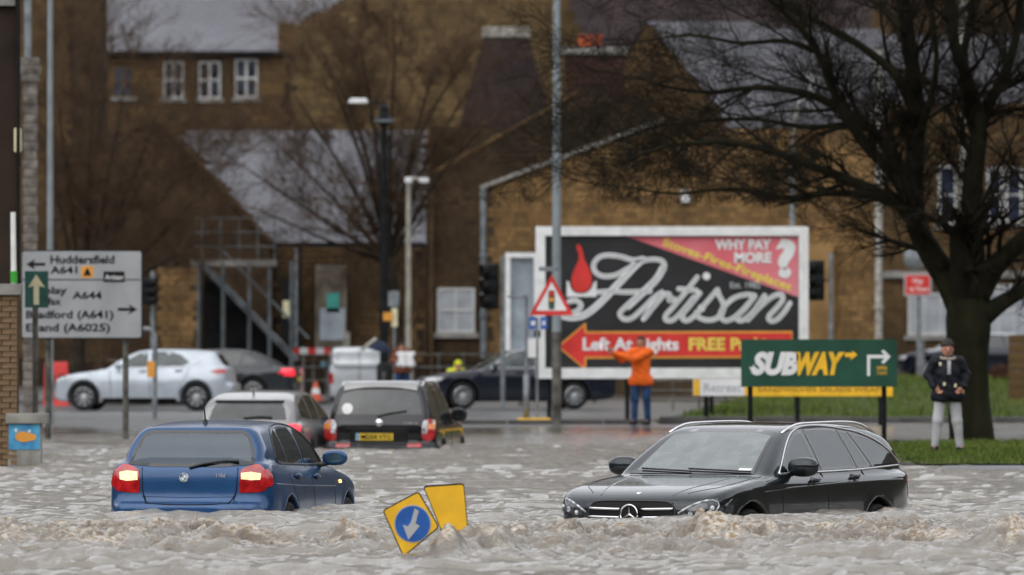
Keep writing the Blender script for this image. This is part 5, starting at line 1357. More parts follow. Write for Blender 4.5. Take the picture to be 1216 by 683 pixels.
def advert_panel():
    s = 47; r = thing('advert_panel', 'tall glazed advert case with white frame left of the hoarding', 'advert case', base(619, s, gz(619, s)))
    o = P(608, HOR, s); fr = MB()
    for a in ((600, 300, 640, 306), (600, 416, 640, 424), (600, 306, 606, 416), (634, 306, 640, 416)): fr.prism(pxpoly(rect(*a), s, o), o, UX, UZ, .14)
    fr.build('frame', M['white'], r, world=True)
    plate('poster', rect(606, 306, 634, 416), s, M['greypanel'], r, .02, .05)
    post(620, s, 420, .10, 'leg', M['galvdark'], r, dy=.05)
M['greypanel'] = mat('pale_blue_poster', (0.30, 0.34, 0.38), 0.25, nscale=1.5, namt=0.2, coat=.6)
advert_panel()
# ------------------------------------------------------------------ buildings
def stonemat(name, a, b, t, sc=1.2):
    return mat(name, a, 0.85, nscale=sc, col2=b, bump=0.5, bscale=9, tint=t, detail=8, contrast=.05)
M['sandstone'] = stonemat('sandstone', (0.31, 0.185, 0.078), (0.18, 0.106, 0.046), (0.10, 0.065, 0.035))
M['sandstone_dark'] = stonemat('dark_brown_sandstone', (0.085, 0.054, 0.028), (0.045, 0.029, 0.017), (0.035, 0.025, 0.018), .6)  # darker, browner tone of the sandstone
M['sandstone_mid'] = stonemat('weathered_sandstone', (0.145, 0.088, 0.039), (0.08, 0.05, 0.024), (0.06, 0.042, 0.024), .5)
M['mortar'] = mat('mortar', (0.075, 0.052, 0.03), 0.95, nscale=2)
M['mortar_dark'] = mat('dark_mortar', (0.035, 0.024, 0.016), 0.95, nscale=2)
M['slate'] = mat('grey_slate', (0.155, 0.155, 0.175), 0.6, nscale=.35, col2=(0.115, 0.115, 0.13), tint=(0.10, 0.10, 0.11), spec=.6)
M['slate_dark'] = mat('brown_slate', (0.034, 0.022, 0.022), 0.85, nscale=.7, namt=.3, tint=(0.02, 0.014, 0.014), spec=.2)
M['brick'] = stonemat('dark_brick', (0.09, 0.04, 0.03), (0.05, 0.028, 0.022), (0.03, 0.02, 0.018))
M['tan_brick'] = stonemat('tan_brick', (0.24, 0.16, 0.09), (0.15, 0.10, 0.06), (0.09, 0.065, 0.045))
M['coping'] = mat('stone_coping', (0.26, 0.25, 0.23), 0.8, nscale=2, namt=.25)
M['pipe_white'] = mat('flaking_white_pipe', (0.50, 0.48, 0.44), 0.6, nscale=7, col2=(0.24, 0.22, 0.19))
M['pipe_grey'] = mat('grey_pipe', (0.20, 0.225, 0.24), 0.55, nscale=4, namt=.25)
M['winframe'] = mat('white_window_frame', (0.55, 0.55, 0.53), 0.5, namt=.1)
M['winpane'] = mat('window_pane', (0.045, 0.055, 0.075), 0.08, nscale=1.2, namt=.6, spec=.9)
M['winpale'] = mat('curtained_pane', (0.36, 0.38, 0.41), 0.3, nscale=1.5, namt=.15)
M['bluepane'] = mat('blue_blind_pane', (0.018, 0.024, 0.05), 0.2, nscale=1.2, namt=.4)
M['terracotta'] = mat('terracotta', (0.42, 0.09, 0.04), 0.7, nscale=4, namt=.2)
M['darkvoid'] = mat('dark_door_and_void', (0.012, 0.012, 0.013), 0.8, namt=.3)

M['slate_mid'] = mat('weathered_slate', (0.125, 0.125, 0.14), 0.65, nscale=.5, col2=(0.08, 0.08, 0.088), tint=(0.06, 0.06, 0.066))
def ppoly(pts, s):
    o = P(608, HOR, s); poly = pxpoly(pts, s, o)
    area = sum(poly[i][0] * poly[(i + 1) % len(poly)][1] - poly[(i + 1) % len(poly)][0] * poly[i][1] for i in range(len(poly)))
    return (poly if area > 0 else poly[::-1]), o
def wall(parent, pts, s, m, mm, holes=(), course=.155, slen=.33, th=.5, proud=.022, name='wall', seed=1):
    """backing wall with coursed stones standing proud of the joints"""
    w = plate(name, pts, s, mm, parent, th, th)
    poly, o = ppoly(pts, s); rs = np.random.RandomState(seed)
    xs_ = [p[0] for p in poly]; zs = [p[1] for p in poly]; mb = MB(); hp = [ppoly(rect(*h), s)[0] for h in holes]
    hb = [(min(p[0] for p in h), max(p[0] for p in h), min(p[1] for p in h), max(p[1] for p in h)) for h in hp]
    z = max(min(zs), -0.6); cand = []
    while z < max(zs):
        ch = course * rs.uniform(.8, 1.15); x = min(xs_) + rs.uniform(-slen, 0)
        while x < max(xs_):
            l = slen * rs.uniform(.55, 1.35); cand.append((x, z, l, ch)); x += l
        z += ch
    if not cand: return w
    cx = np.array([c[0] + c[2] / 2 for c in cand]); cz = np.array([c[1] + c[3] / 2 for c in cand]); ins = poly_sdf(cx, cz, poly) < -min(course, .2) * .35
    x0, x1 = min(xs_), max(xs_)
    for i, (x, z, l, ch) in enumerate(cand):
        if not ins[i]: continue
        a, b = max(x, x0 + .004), min(x + l - .014, x1 - .004)
        for (h0, h1, h2, h3) in hb:
            if z + ch > h2 + .03 and z < h3 - .03:
                if a < h1 and b > h0:
                    if a < h0: b = min(b, h0)
                    elif b > h1: a = max(a, h1)
                    else: a = b
        if b - a < .05: continue
        pr = proud * rs.uniform(.6, 1.25); t = rs.rand() ** 2.2 * .7; z2 = z + ch - .014; y0 = o.y - pr; y1 = o.y + .002; g = .010
        A = [(a, y1, z), (b, y1, z), (b, y1, z2), (a, y1, z2), (a + g, y0, z + g), (b - g, y0, z + g), (b - g, y0, z2 - g), (a + g, y0, z2 - g)]
        mb.add([(v[0] + o.x, v[1], v[2] + o.z) for v in A], [(4, 5, 6, 7), (0, 1, 5, 4), (1, 2, 6, 5), (2, 3, 7, 6), (3, 0, 4, 7)], t)
    st = mb.build('stone_courses', m, parent, world=True, tints=True); st['kind'] = 'stuff'
    return w
def roof(parent, pts, s, yeave, pitch, m, seed=2, sl=(.32, .20), name='roof', th=.08):
    """slated roof plane rising away from its eave; outline cut where the photo shows it"""
    e = P(608, yeave, s); tn = math.tan(R(pitch)); c = Vector((0, 0, CAMZ)); poly = []
    up = Vector((0, math.cos(R(pitch)), math.sin(R(pitch)))); nrm = UX.cross(up)
    for a, b in pts:
        d = Vector(((a - 608) / FPX, 1, -(b - HOR) / FPX))       # a sight line meets the roof plane
        t = (e.z - CAMZ - e.y * tn) / (d.z - tn); h = c + d * t
        poly.append((h.x, (h - e).dot(up)))
    area = sum(poly[i][0] * poly[(i + 1) % len(poly)][1] - poly[(i + 1) % len(poly)][0] * poly[i][1] for i in range(len(poly)))
    if area < 0: poly = poly[::-1]
    o = Vector((0, e.y, e.z)); base_ = MB(); base_.prism(poly, o - nrm * th, UX, up, th)
    rf = base_.build(name, M['mortar_dark'], parent, world=True)
    rs = np.random.RandomState(seed); xs_ = [p[0] for p in poly]; vs_ = [p[1] for p in poly]; cand = []
    v = min(vs_); row = 0
    while v < max(vs_):
        x = min(xs_) - (row % 2) * sl[0] / 2
        while x < max(xs_): cand.append((x, v)); x += sl[0]
        v += sl[1]; row += 1
    ca = np.array(cand); ok = poly_sdf(ca[:, 0] + sl[0] / 2, ca[:, 1] + sl[1] * .5, poly) < .02
    mb = MB()
    for (x, v), k in zip(cand, ok):
        if not k: continue
        j = rs.uniform(-.012, .012); lift = rs.uniform(.016, .030); t = rs.rand() ** 1.5 * .45
        p = lambda a, b, n: o + UX * min(max(a, min(xs_)), max(xs_)) + up * b + nrm * n
        mb.add([p(x + .006, v + j, lift), p(x + sl[0] - .006, v + j, lift), p(x + sl[0] - .006, v + sl[1] + .02, .006), p(x + .006, v + sl[1] + .02, .006), p(x + .006, v + j, 0), p(x + sl[0] - .006, v + j, 0)], [(0, 1, 2, 3), (4, 5, 1, 0)], t)
    st = mb.build('slates', m, rf, world=True, tints=True); st['kind'] = 'stuff'
    return rf
def window(parent, box, s, cols=2, rows=2, pane=None, frame=None, bar=.05, sill=True, name='window', mull=None):
    x0, y0, x1, y1 = box; o = P(608, HOR, s)
    a, b = P(x0, y1, s), P(x1, y0, s); fr = MB(); yb = o.y - .012; f = .07
    fr.span((a.x, yb, a.z), (a.x + f, yb - .05, b.z)); fr.span((b.x - f, yb, a.z), (b.x, yb - .05, b.z))
    fr.span((a.x + f, yb, a.z), (b.x - f, yb - .05, a.z + f)); fr.span((a.x + f, yb, b.z - f), (b.x - f, yb - .05, b.z))
    w = fr.build('window', frame or M['winframe'], parent, world=True)
    for i in range(1, cols):
        x = a.x + (b.x - a.x) * i / cols; MB().span((x - bar / 2, yb - .002, a.z + f), (x + bar / 2, yb - .042, b.z - f)).build('glazing_bar', frame or M['winframe'], w, world=True)
    for j in range(1, rows):
        z = a.z + (b.z - a.z) * j / rows; MB().span((a.x + f, yb - .004, z - bar / 2), (b.x - f, yb - .046, z + bar / 2)).build('glazing_bar', frame or M['winframe'], w, world=True)
    for i in range(cols):
        for j in range(rows):
            xa = a.x + f + (b.x - a.x - 2 * f) * i / cols; xb = a.x + f + (b.x - a.x - 2 * f) * (i + 1) / cols
            za = a.z + f + (b.z - a.z - 2 * f) * j / rows; zb = a.z + f + (b.z - a.z - 2 * f) * (j + 1) / rows
            MB().span((xa, yb - .006, za), (xb, yb - .014, zb)).build('pane', pane or M['winpane'], w, world=True)
    if sill: MB().span((a.x - .12, yb + .01, a.z - .16), (b.x + .12, yb - .13, a.z - .004)).build('sill', M['coping'], w, world=True)
    return w
def pipe(parent, x, y0, y1, s, r=.06, m=None, name='drainpipe', fwd=.14):
    a, b = P(x, y1, s), P(x, y0, s); a.y -= fwd; b.y -= fwd
    mb = MB().tube([a, b], r, 10); z = a.z + 1.2
    while z < b.z: mb.tube([(a.x, a.y, z), (a.x, a.y, z + .10)], r * 1.35, 10); z += 1.8
    return mb.build(name, m or M['pipe_grey'], parent, smooth=50, world=True)
M['sandstone_olive'] = stonemat('olive_sandstone', (0.20, 0.132, 0.060), (0.12, 0.08, 0.038), (0.08, 0.056, 0.03), .4)
def bldg(name, label, px, s): return thing(name, label, 'building', base(px, s, gz(px, s)))

# mostly unseen hill ring, added to darken the horizon in car reflections
M['hill_brown'] = mat('hill_ring_brown', (0.060, 0.048, 0.030), 1.0, nscale=.05, col2=(0.028, 0.026, 0.018), bump=.6, bscale=.4)
def hillring():
    n, k = 72, 14; vs, fs = [], []
    for i in range(n):
        a = 2 * math.pi * i / n
        for j in range(k):
            r_ = 430 + 22 * j; h = 150 * (1 - math.cos(math.pi * min(1, j / (k - 1)))) / 2 * (0.8 + 0.5 * noise2(np.array(i * .35), np.array(j * .4), 3)) + 3 * noise2(np.array(i * 1.7), np.array(j * 1.3), 4)
            vs.append((r_ * math.sin(a), 60 + r_ * math.cos(a), float(h) - 2.5))
    for i in range(n):
        for j in range(k - 1):
            i2 = (i + 1) % n; fs.append((i * k + j, i2 * k + j, i2 * k + j + 1, i * k + j + 1))
    o = link_mesh('added_hill_ring', vs, fs, M['hill_brown'], None, True); o['kind'] = 'structure'
hillring()

def main_building():
    s = 40; b = bldg('stone_warehouse', 'tawny sandstone warehouse with pale verge tiles behind the advertising hoarding', 800, s)
    wall(b, [(579, 470), (579, 219), (783, 144), (868, 180), (868, 152), (1046, 152), (1046, 470)], s, M['sandstone'], M['mortar'], seed=5)
    # verge tiles up the gable
    a, c = P(570, 224, s), P(787, 143, s); n = 22; mb_me = None
    for i in range(n):
        p = a.lerp(c, (i + .5) / n); ang = math.atan2(c.z - a.z, c.x - a.x)
        if mb_me is None:
            o = MB().box((0, 0, 0), (.26, .42, .10)).build('verge_tile', M['coping'], b, bevel=.015); mb_me = o.data
        else:
            o = bpy.data.objects.new('verge_tile', mb_me); COL.objects.link(o); o.parent = b
        o.location = p - b.location + Vector((0, 0, .02)); o.rotation_euler = (0, -ang + random.uniform(-.04, .04), 0)
    pipe(b, 574, 222, 425, s, .085)
    pipe(b, 1043, 60, 415, s, .11, M['pipe_white'])
    MB().span(P(808, 240, s) + Vector((0, -.03, 0)), P(819, 226, s) + Vector((0, -.2, 0))).build('alarm_box', M['white'], b, world=True)
    roof(b, [(868, 152), (1046, 152), (1046, 34), (795, 34)], s * .995, 152, 35, M['slate_mid'], seed=6)
    MB().span(P(960, 470, s) + Vector((0, -.02, 0)), P(990, 290, s) + Vector((0, -.3, 0))).build('buttress', M['sandstone'], b, world=True)
main_building()
def side_wing():
    s = 38.8; b = bldg('dark_gable_range', 'dark brown gabled range with a white sash window beside the warehouse', 560, s)
    wall(b, [(504, 470), (504, 214), (690, 112), (745, 112), (800, 150), (800, 300), (640, 300), (640, 470)], s, M['sandstone_dark'], M['mortar_dark'], holes=[(517, 340, 566, 398)], seed=7)
    window(b, (519, 342, 564, 395), s, 2, 2, M['winpale'], bar=.06)
    a, c = P(500, 214, s), P(690, 108, s)
    MB().tube([a, c], .07, 6).build('verge_board', M['sandstone_mid'], b, world=True)
    for x in (503, 512, 539): MB().span(P(x - 3, 470, s) + Vector((0, -.04, 0)), P(x + 3, 215 if x < 530 else 262, s) + Vector((0, -.22, 0))).build('pilaster', M['sandstone_dark'], b, world=True) if x != 539 else None
    st = thing('chimney_stack', 'broad dark brick chimney stack with red pots above the gable', 'chimney', P(706, 150, 38))
    wall(st, [(671, 150), (671, 63), (742, 63), (742, 150)], 38, M['brick'], M['mortar_dark'], course=.09, slen=.24, proud=.012, th=1.2, name='stack', seed=8)
    plate('cap', rect(667, 56, 746, 64), 38, M['coping'], st, 1.4, 1.3)
    for x in (691, 700, 711): MB().lathe([(.13, 0), (.11, .1), (.10, .34), (.13, .36), (.13, .42), (.09, .42), (.09, .1)], P(x, 57, 38) + Vector((0, .5, 0)), UZ, 14).build('chimney_pot', M['terracotta'], st, smooth=50, world=True)
side_wing()
def kiln():
    s = 37; b = bldg('malt_kiln', 'steep pyramid roofed kiln tower with a white cap, behind the dark gables', 600, s)
    wall(b, [(510, 470), (510, 150), (656, 150), (656, 470)], s, M['sandstone_dark'], M['mortar_dark'], seed=9)
    cx, yb = P(601, HOR, s).x, P(601, HOR, s).y + 2.0
    z0, z1 = P(0, 150, s).z, P(0, 42, s).z; w0, w1 = 55.5 / s, 26 / s; n = 26; mb = MB()
    rs = np.random.RandomState(3)
    for i in range(n):
        t0, t1 = i / n, (i + 1) / n; a, c = w0 + (w1 - w0) * t0 + .018, w0 + (w1 - w0) * t1 + .004; za, zc = z0 + (z1 - z0) * t0, z0 + (z1 - z0) * t1
        m_ = max(4, int(2 * a / .3))
        for side in range(4):
            ca, sa = [(1, 0), (0, 1), (-1, 0), (0, -1)][side]
            for q in range(m_):
                u0, u1 = -1 + 2 * q / m_, -1 + 2 * (q + 1) / m_; g = .006
                pt = lambda u, w, z: Vector((cx + (u * w) * ca - w * -sa * 1, yb + (u * w) * sa - w * ca, z))
                mb.add([pt(u0 + g, a, za), pt(u1 - g, a, za), pt(u1 - g, c, zc + .02), pt(u0 + g, c, zc + .02)], [(0, 1, 2, 3)], rs.rand() ** 1.4)
    core = MB(); core.add([(cx + x * w0, yb + y * w0, z0) for x, y in ((-1, -1), (1, -1), (1, 1), (-1, 1))] + [(cx + x * w1, yb + y * w1, z1) for x, y in ((-1, -1), (1, -1), (1, 1), (-1, 1))], [(0, 1, 5, 4), (1, 2, 6, 5), (2, 3, 7, 6), (3, 0, 4, 7), (4, 5, 6, 7)])
    rf = core.build('roof', M['slate_dark'], b, world=True)
    t = mb.build('slates', M['slate_dark'], rf, world=True, tints=True); t['kind'] = 'stuff'
    MB().box((cx, yb, P(0, 36, s).z), (2 * w1 + .14, 2 * w1 + .14, 12 / s)).build('cap', M['pipe_white'], b, world=True)
kiln()
def gable_two():
    s = 36; b = bldg('brown_gable_house', 'brown stone gable with slate roof showing through the twigs of the bare tree', 790, s)
    wall(b, [(700, 470), (700, 138), (768, 26), (872, 150), (872, 470)], s, M['sandstone_mid'], M['mortar_dark'], seed=10)
    roof(b, [(768, 26), (905, 26), (960, 150), (872, 150)], s * .99, 150, 42, M['slate_mid'], seed=11)
gable_two()
def right_wing():
    s = 37; b = bldg('stone_terrace', 'stone terrace with white framed windows behind the bare tree trunk', 1130, s)
    H_ = [(1114, 197, 1136, 266), (1172, 199, 1191, 264), (1194, 199, 1214, 264), (1078, 348, 1137, 398), (1168, 338, 1222, 401)]
    wall(b, [(1046, 470), (1046, 122), (1300, 122), (1300, 470)], s, M['sandstone_mid'], M['mortar'], holes=H_, seed=12)
    for h in H_[:3]: window(b, h, s, 1, 2, M['bluepane'])
    window(b, H_[3], s, 3, 1, M['winpale']); window(b, H_[4], s, 3, 2, M['winpale'])
    roof(b, [(1046, 124), (1300, 124), (1300, 44), (1046, 44)], s * .99, 124, 38, M['slate_mid'], seed=13)
    pipe(b, 1143, 0, 268, s, .10, M['pipe_white'])
    MB().span(P(1046, 330, s) + Vector((0, -.02, 0)), P(1300, 322, s) + Vector((0, -.18, 0))).build('string_course', M['coping'], b, world=True)
    st = MB(); st.span(P(1046, 44, s) + Vector((0, 6, 0)), P(1300, -20, s) + Vector((0, 7, 0))); st.build('upper_wall', M['sandstone_dark'], b, world=True)
right_wing()
def gable_hall():
    s = 42; b = bldg('slate_roofed_hall', 'long low hall with grey slate roof and dark gable behind the parked cars', 300, s)
    wall(b, [(60, 470), (60, 178), (190, 146), (323, 290), (323, 470)], s, M['sandstone_dark'], M['mortar_dark'], seed=14)
    wall(b, [(323.5, 470), (323.5, 291), (504, 291), (504, 470)], s * .998, M['sandstone_mid'], M['mortar_dark'], holes=[(372, 312, 414, 412), (333, 330, 352, 412)], seed=15)
    wall(b, [(186, 470), (186, 316), (236, 316), (236, 470)], s * 1.004, M['sandstone'], M['mortar'], seed=16, th=.3)
    roof(b, [(323, 291), (506, 291), (506, 156), (212, 156), (232, 178)], s * .995, 291, 40, M['slate'], seed=17)
    a, c = P(190, 144, s), P(325, 291, s); a.y -= .1; c.y -= .1
    MB().tube([a, c], .09, 6).build('verge_board', M['sandstone_dark'], b, world=True)
    MB().span(P(318, 294, s) + Vector((0, -.05, 0)), P(505, 288, s) + Vector((0, -.22, 0))).build('gutter', M['black'], b, world=True)
    d = plate('door', rect(374, 314, 412, 412), s, M['greydoor'], b, .05, -.0)
    plate('door_panel', rect(380, 366, 410, 404), s, M['greypanel'], d, .02, -.055); plate('teal_notice', rect(388, 348, 403, 371), s, M['teal_l'], d, .02, -.055)
    plate('dark_door', rect(333, 331, 352, 412), s, M['darkvoid'], b, .03); plate('cream_notice', rect(336, 357, 347, 377), s, M['cream'], b, .02, -.05)
    for x in (352, 357): pipe(b, x, 292, 412, s, .045, M['pipe_grey'] if x < 355 else M['black'])
M['greydoor'] = mat('weathered_door', (0.13, 0.11, 0.085), .7, nscale=2, namt=.3); M['teal_l'] = mat('teal_notice_print', (.06, .28, .24), .5, namt=.2)
gable_hall()
def mill():
    s = 30; b = bldg('stone_mill', 'upper stone mill with pale slate roof and a row of white framed windows', 230, s)
    H_ = [(194, 73, 218, 117), (236, 73, 262, 117), (279, 70, 306, 116), (134, 78, 158, 115)]
    wall(b, [(60, 470), (60, 64), (345, 64), (345, 470)], s, M['sandstone_mid'], M['mortar_dark'], holes=H_, seed=18, course=.26, slen=.55)
    for h in H_[:3]: window(b, h, s, 2, 2, bar=.09)
    window(b, H_[3], s, 2, 2, M['winpane'], M['sandstone_mid'])
    for x in (229, 270): MB().span(P(x - 4, 160, s) + Vector((0, -.03, 0)), P(x + 4, 66, s) + Vector((0, -.2, 0))).build('pilaster', M['sandstone_dark'], b, world=True)
    roof(b, [(120, 63), (340, 61), (346, 30), (400, 3), (490, -50), (120, -50)], s * .99, 63, 38, M['slate'], seed=19, sl=(.42, .28))
    MB().span(P(330, 60, s) + Vector((0, -.3, 0)), P(350, 27, s) + Vector((0, .5, 0))).build('kneeler', M['sandstone_mid'], b, world=True)
    MB().span(P(118, 66, s) + Vector((0, -.06, 0)), P(338, 61, s) + Vector((0, -.4, 0))).build('gutter', M['black'], b, world=True)
    t = bldg('stone_tower', 'dark stone tower rising left of the mill roof', 104, 31)
    wall(t, [(86, 470), (86, -60), (123, -60), (123, 470)], 31, M['sandstone_dark'], M['mortar_dark'], seed=20, th=3)
    t2 = bldg('tan_stone_house', 'tall tan stone house at the left behind the lamp post', 60, 33)
    wall(t2, [(-330, 470), (-330, -60), (86, -60), (86, 470)], 33, M['sandstone_mid'], M['mortar_dark'], seed=21)
    t3 = bldg('brown_warehouse', 'broad plain brown stone warehouse filling the back of the view', 520, 27)
    wall(t3, [(340, 470), (340, -60), (760, -60), (760, 470)], 27, M['sandstone_olive'], M['mortar_dark'], seed=22, course=.3, slen=.7)
    roof(t3, [(700, 60), (860, 60), (1300, 60), (1300, -90), (640, -90)], 27.5, 60, 35, M['slate_dark'], seed=23, sl=(.5, .35))
mill()

# near left edge: brown building, quoined pier, brick gate pier with bricks one by one
def left_edge():
    b = thing('brown_building', 'dark brown building edge at the far left above the brick pier', 'building', base(0, 80, -.5))
    plate('wall', [(-900, 560), (-900, -20), (20, -20), (20, 560)], 80, mat('brown_render', (.035, .024, .018), .8, nscale=1, namt=.25), b, .5, .5)
    plate('fascia', rect(-900, -20, 18, 7), 80, M['coping'], b, .12); plate('wall_lamp', rrect(17, 152, 25.5, 181, 2), 80, M['cream'], b, .1)
    MB().tube([P(22, 350, 80) + Vector((0, -.1, 0)), P(22, -20, 80) + Vector((0, -.1, 0))], .03).build('drainpipe', M['black'], b, world=True)
    p = thing('brick_pier', 'tan brick pier with a grey coping stone at the left edge', 'wall', base(8, 90, -.6))
    s = 90; plate('core', [(-18, 600), (-18, 349), (20.5, 349), (20.5, 600)], s, M['mortar'], p, .40, .42)
    plate('coping_stone', rrect(-22, 337, 25, 350, 2), s, M['coping'], p, .52, .46)
    me = None; rs = np.random.RandomState(2); z = -.5; row = 0; top = P(0, 350, s).z
    xl, xr, yf = P(-18, 0, s).x, P(20.5, 0, s).x, FPX / s
    while z + .07 < top:
        x = xl + (-.11 if row % 2 else 0)
        while x < xr - .03:
            a, c = max(x, xl), min(x + .215, xr)
            if c - a > .04:
                if me is None:
                    o = MB().box((0, 0, 0), (1, .03, 1)).build('brick', M['tan_brick'], p, tints=False); me = o.data
                else:
                    o = bpy.data.objects.new('brick', me); COL.objects.link(o); o.parent = p
                o.scale = (c - a - .006, 1, .063); o.location = Vector(((a + c) / 2, yf + .016 + rs.uniform(-.004, .004), z + .035)) - p.location
            x += .225
        z += .075; row += 1
    # quoined stone pier behind
    q = thing('stone_pillar', 'tall pale stone pillar of stacked blocks with a moulded cap, behind the sign', 'pillar', base(36, 64, gz(36, 64)))
    s = 64; z = gz(36, s); top = P(0, 96, s).z; i = 0; cx = P(36, 0, s).x; yf = FPX / s
    while z < top:
        h = .17; w = .27 if i % 2 else .24
        MB().box((cx, yf, z + h / 2 - .004), (w, .26, h - .012)).build('stone_block', M['pillarstone'], q, world=True, bevel=.008); z += h; i += 1
    for x0, x1, y0, y1 in ((25, 47, 68, 78), (23.5, 48.5, 78, 88), (26, 46, 88, 97)): MB().span(P(x0, y1, s) + Vector((0, -.17, 0)), P(x1, y0 + .4, s) + Vector((0, .17, 0))).build('cap_stone', M['pillarstone'], q, world=True, bevel=.012)
    MB().tube([P(33, 68, s), P(33, -30, s)], .07).build('pipe', M['pipe_grey'], q, smooth=50, world=True)
M['pillarstone'] = mat('pale_pillar_stone', (.17, .15, .135), .85, nscale=5, namt=.35)
left_edge()

# ------------------------------------------------------------------ trees
M['bark'] = mat('mossy_bark', (0.020, 0.020, 0.009), .95, nscale=4, col2=(.009, .008, .005), bump=.8, bscale=14, stretch=(1, 1, .25))
M['twig'] = mat('dark_twigs', (0.016, 0.013, 0.008), .9, nscale=2, namt=.3)
M['twig_red'] = mat('reddish_twigs', (0.085, 0.052, 0.032), .9, nscale=2, namt=.3)
M['bark_far'] = mat('far_bark', (0.030, 0.024, 0.018), .9, nscale=3, namt=.3)
TWF = (P(968, 0, 73).x, P(0, 240, 73).z)
def twigs(mb, p, d, r, L, rng, lev, maxlev, up=.15, nseg=4, spread=.75, sides=3, density=1.0, flat=.7):
    pts = [p]; rad = [r]; q = p.copy(); dd = d.normalized()
    for i in range(nseg):
        if TWF and q.x < TWF[0] and q.z < TWF[1]: dd.z = abs(dd.z) + .25
        dd = (dd + Vector((rng.gauss(0, .16), rng.gauss(0, .16) * flat, rng.gauss(0, .12) + up * .22))).normalized()
        q = q + dd * (L / nseg); pts.append(q.copy()); rad.append(max(.0035, r * (1 - .78 * (i + 1) / nseg)))
    mb.tube(pts, rad, sides if lev > 1 else 5, caps=False)
    if lev >= maxlev: return
    n = int((3 + rng.random() * 3) * density) + 1
    for k in range(n):
        t = .2 + .8 * (k + rng.random()) / n; i = min(nseg - 1, int(t * nseg)); f = t * nseg - i
        o = pts[i].lerp(pts[i + 1], f); td = (pts[i + 1] - pts[i]).normalized()
        side = Vector((rng.gauss(0, 1), rng.gauss(0, 1) * flat, rng.gauss(0, .8))); side = (side - td * side.dot(td)).normalized()
        nd = (td + side * spread * rng.uniform(.6, 1.3)).normalized()
        twigs(mb, o, nd, rad[i] * rng.uniform(.5, .72), L * rng.uniform(.42, .68), rng, lev + 1, maxlev, up, 3, spread, 3, density, flat)
def tree(name, label, basept, limbs, s, seed, bark, twig, dens=1.0, levs=3, step=.55, tl=1.3, up=.12, group=None, spread=.75):
    """limbs: list of (pixel path with radii in pixels, depth drift in metres)"""
    rng = random.Random(seed); t = thing(name, label, 'tree', basept, 0, group)
    tr, cr = MB(), MB()
    for path, dep in limbs:
        pts = catmull([(x, y, r) for x, y, r in path], 4); n = len(pts); P3 = []; Rr = []
        for i, (x, y, r) in enumerate(pts):
            p = P(x, y, s); p.y += dep * (i / (n - 1)) ** 1.2 + (rng.gauss(0, .03)); P3.append(p); Rr.append(max(.012, r / s))
        tr.tube(P3, Rr, 10 if Rr[0] > .1 else 7)
        acc = 0
        for i in range(1, n):
            acc += (P3[i] - P3[i - 1]).length
            if Rr[i] < .20 and acc > step * (.5 + rng.random()):
                acc = 0; td = (P3[i] - P3[i - 1]).normalized()
                for _ in range(rng.choice((1, 2))):
                    side = Vector((rng.gauss(0, 1), rng.gauss(0, .8), rng.gauss(.1, .9))); side = (side - td * side.dot(td)).normalized()
                    twigs(cr, P3[i], (td + side * rng.uniform(.5, 1.2)).normalized(), min(.05, Rr[i] * .5), tl * rng.uniform(.6, 1.4), rng, 1, levs, up, 4, spread, 3, dens)
        td = (P3[-1] - P3[-2]).normalized(); twigs(cr, P3[-1], td, Rr[-1], tl * 1.2, rng, 1, levs, up, 4, spread, 3, dens)
    tr.build('trunk', bark, t, smooth=True, world=True)
    c = cr.build('crown', twig, t, smooth=True, world=True)
    return t
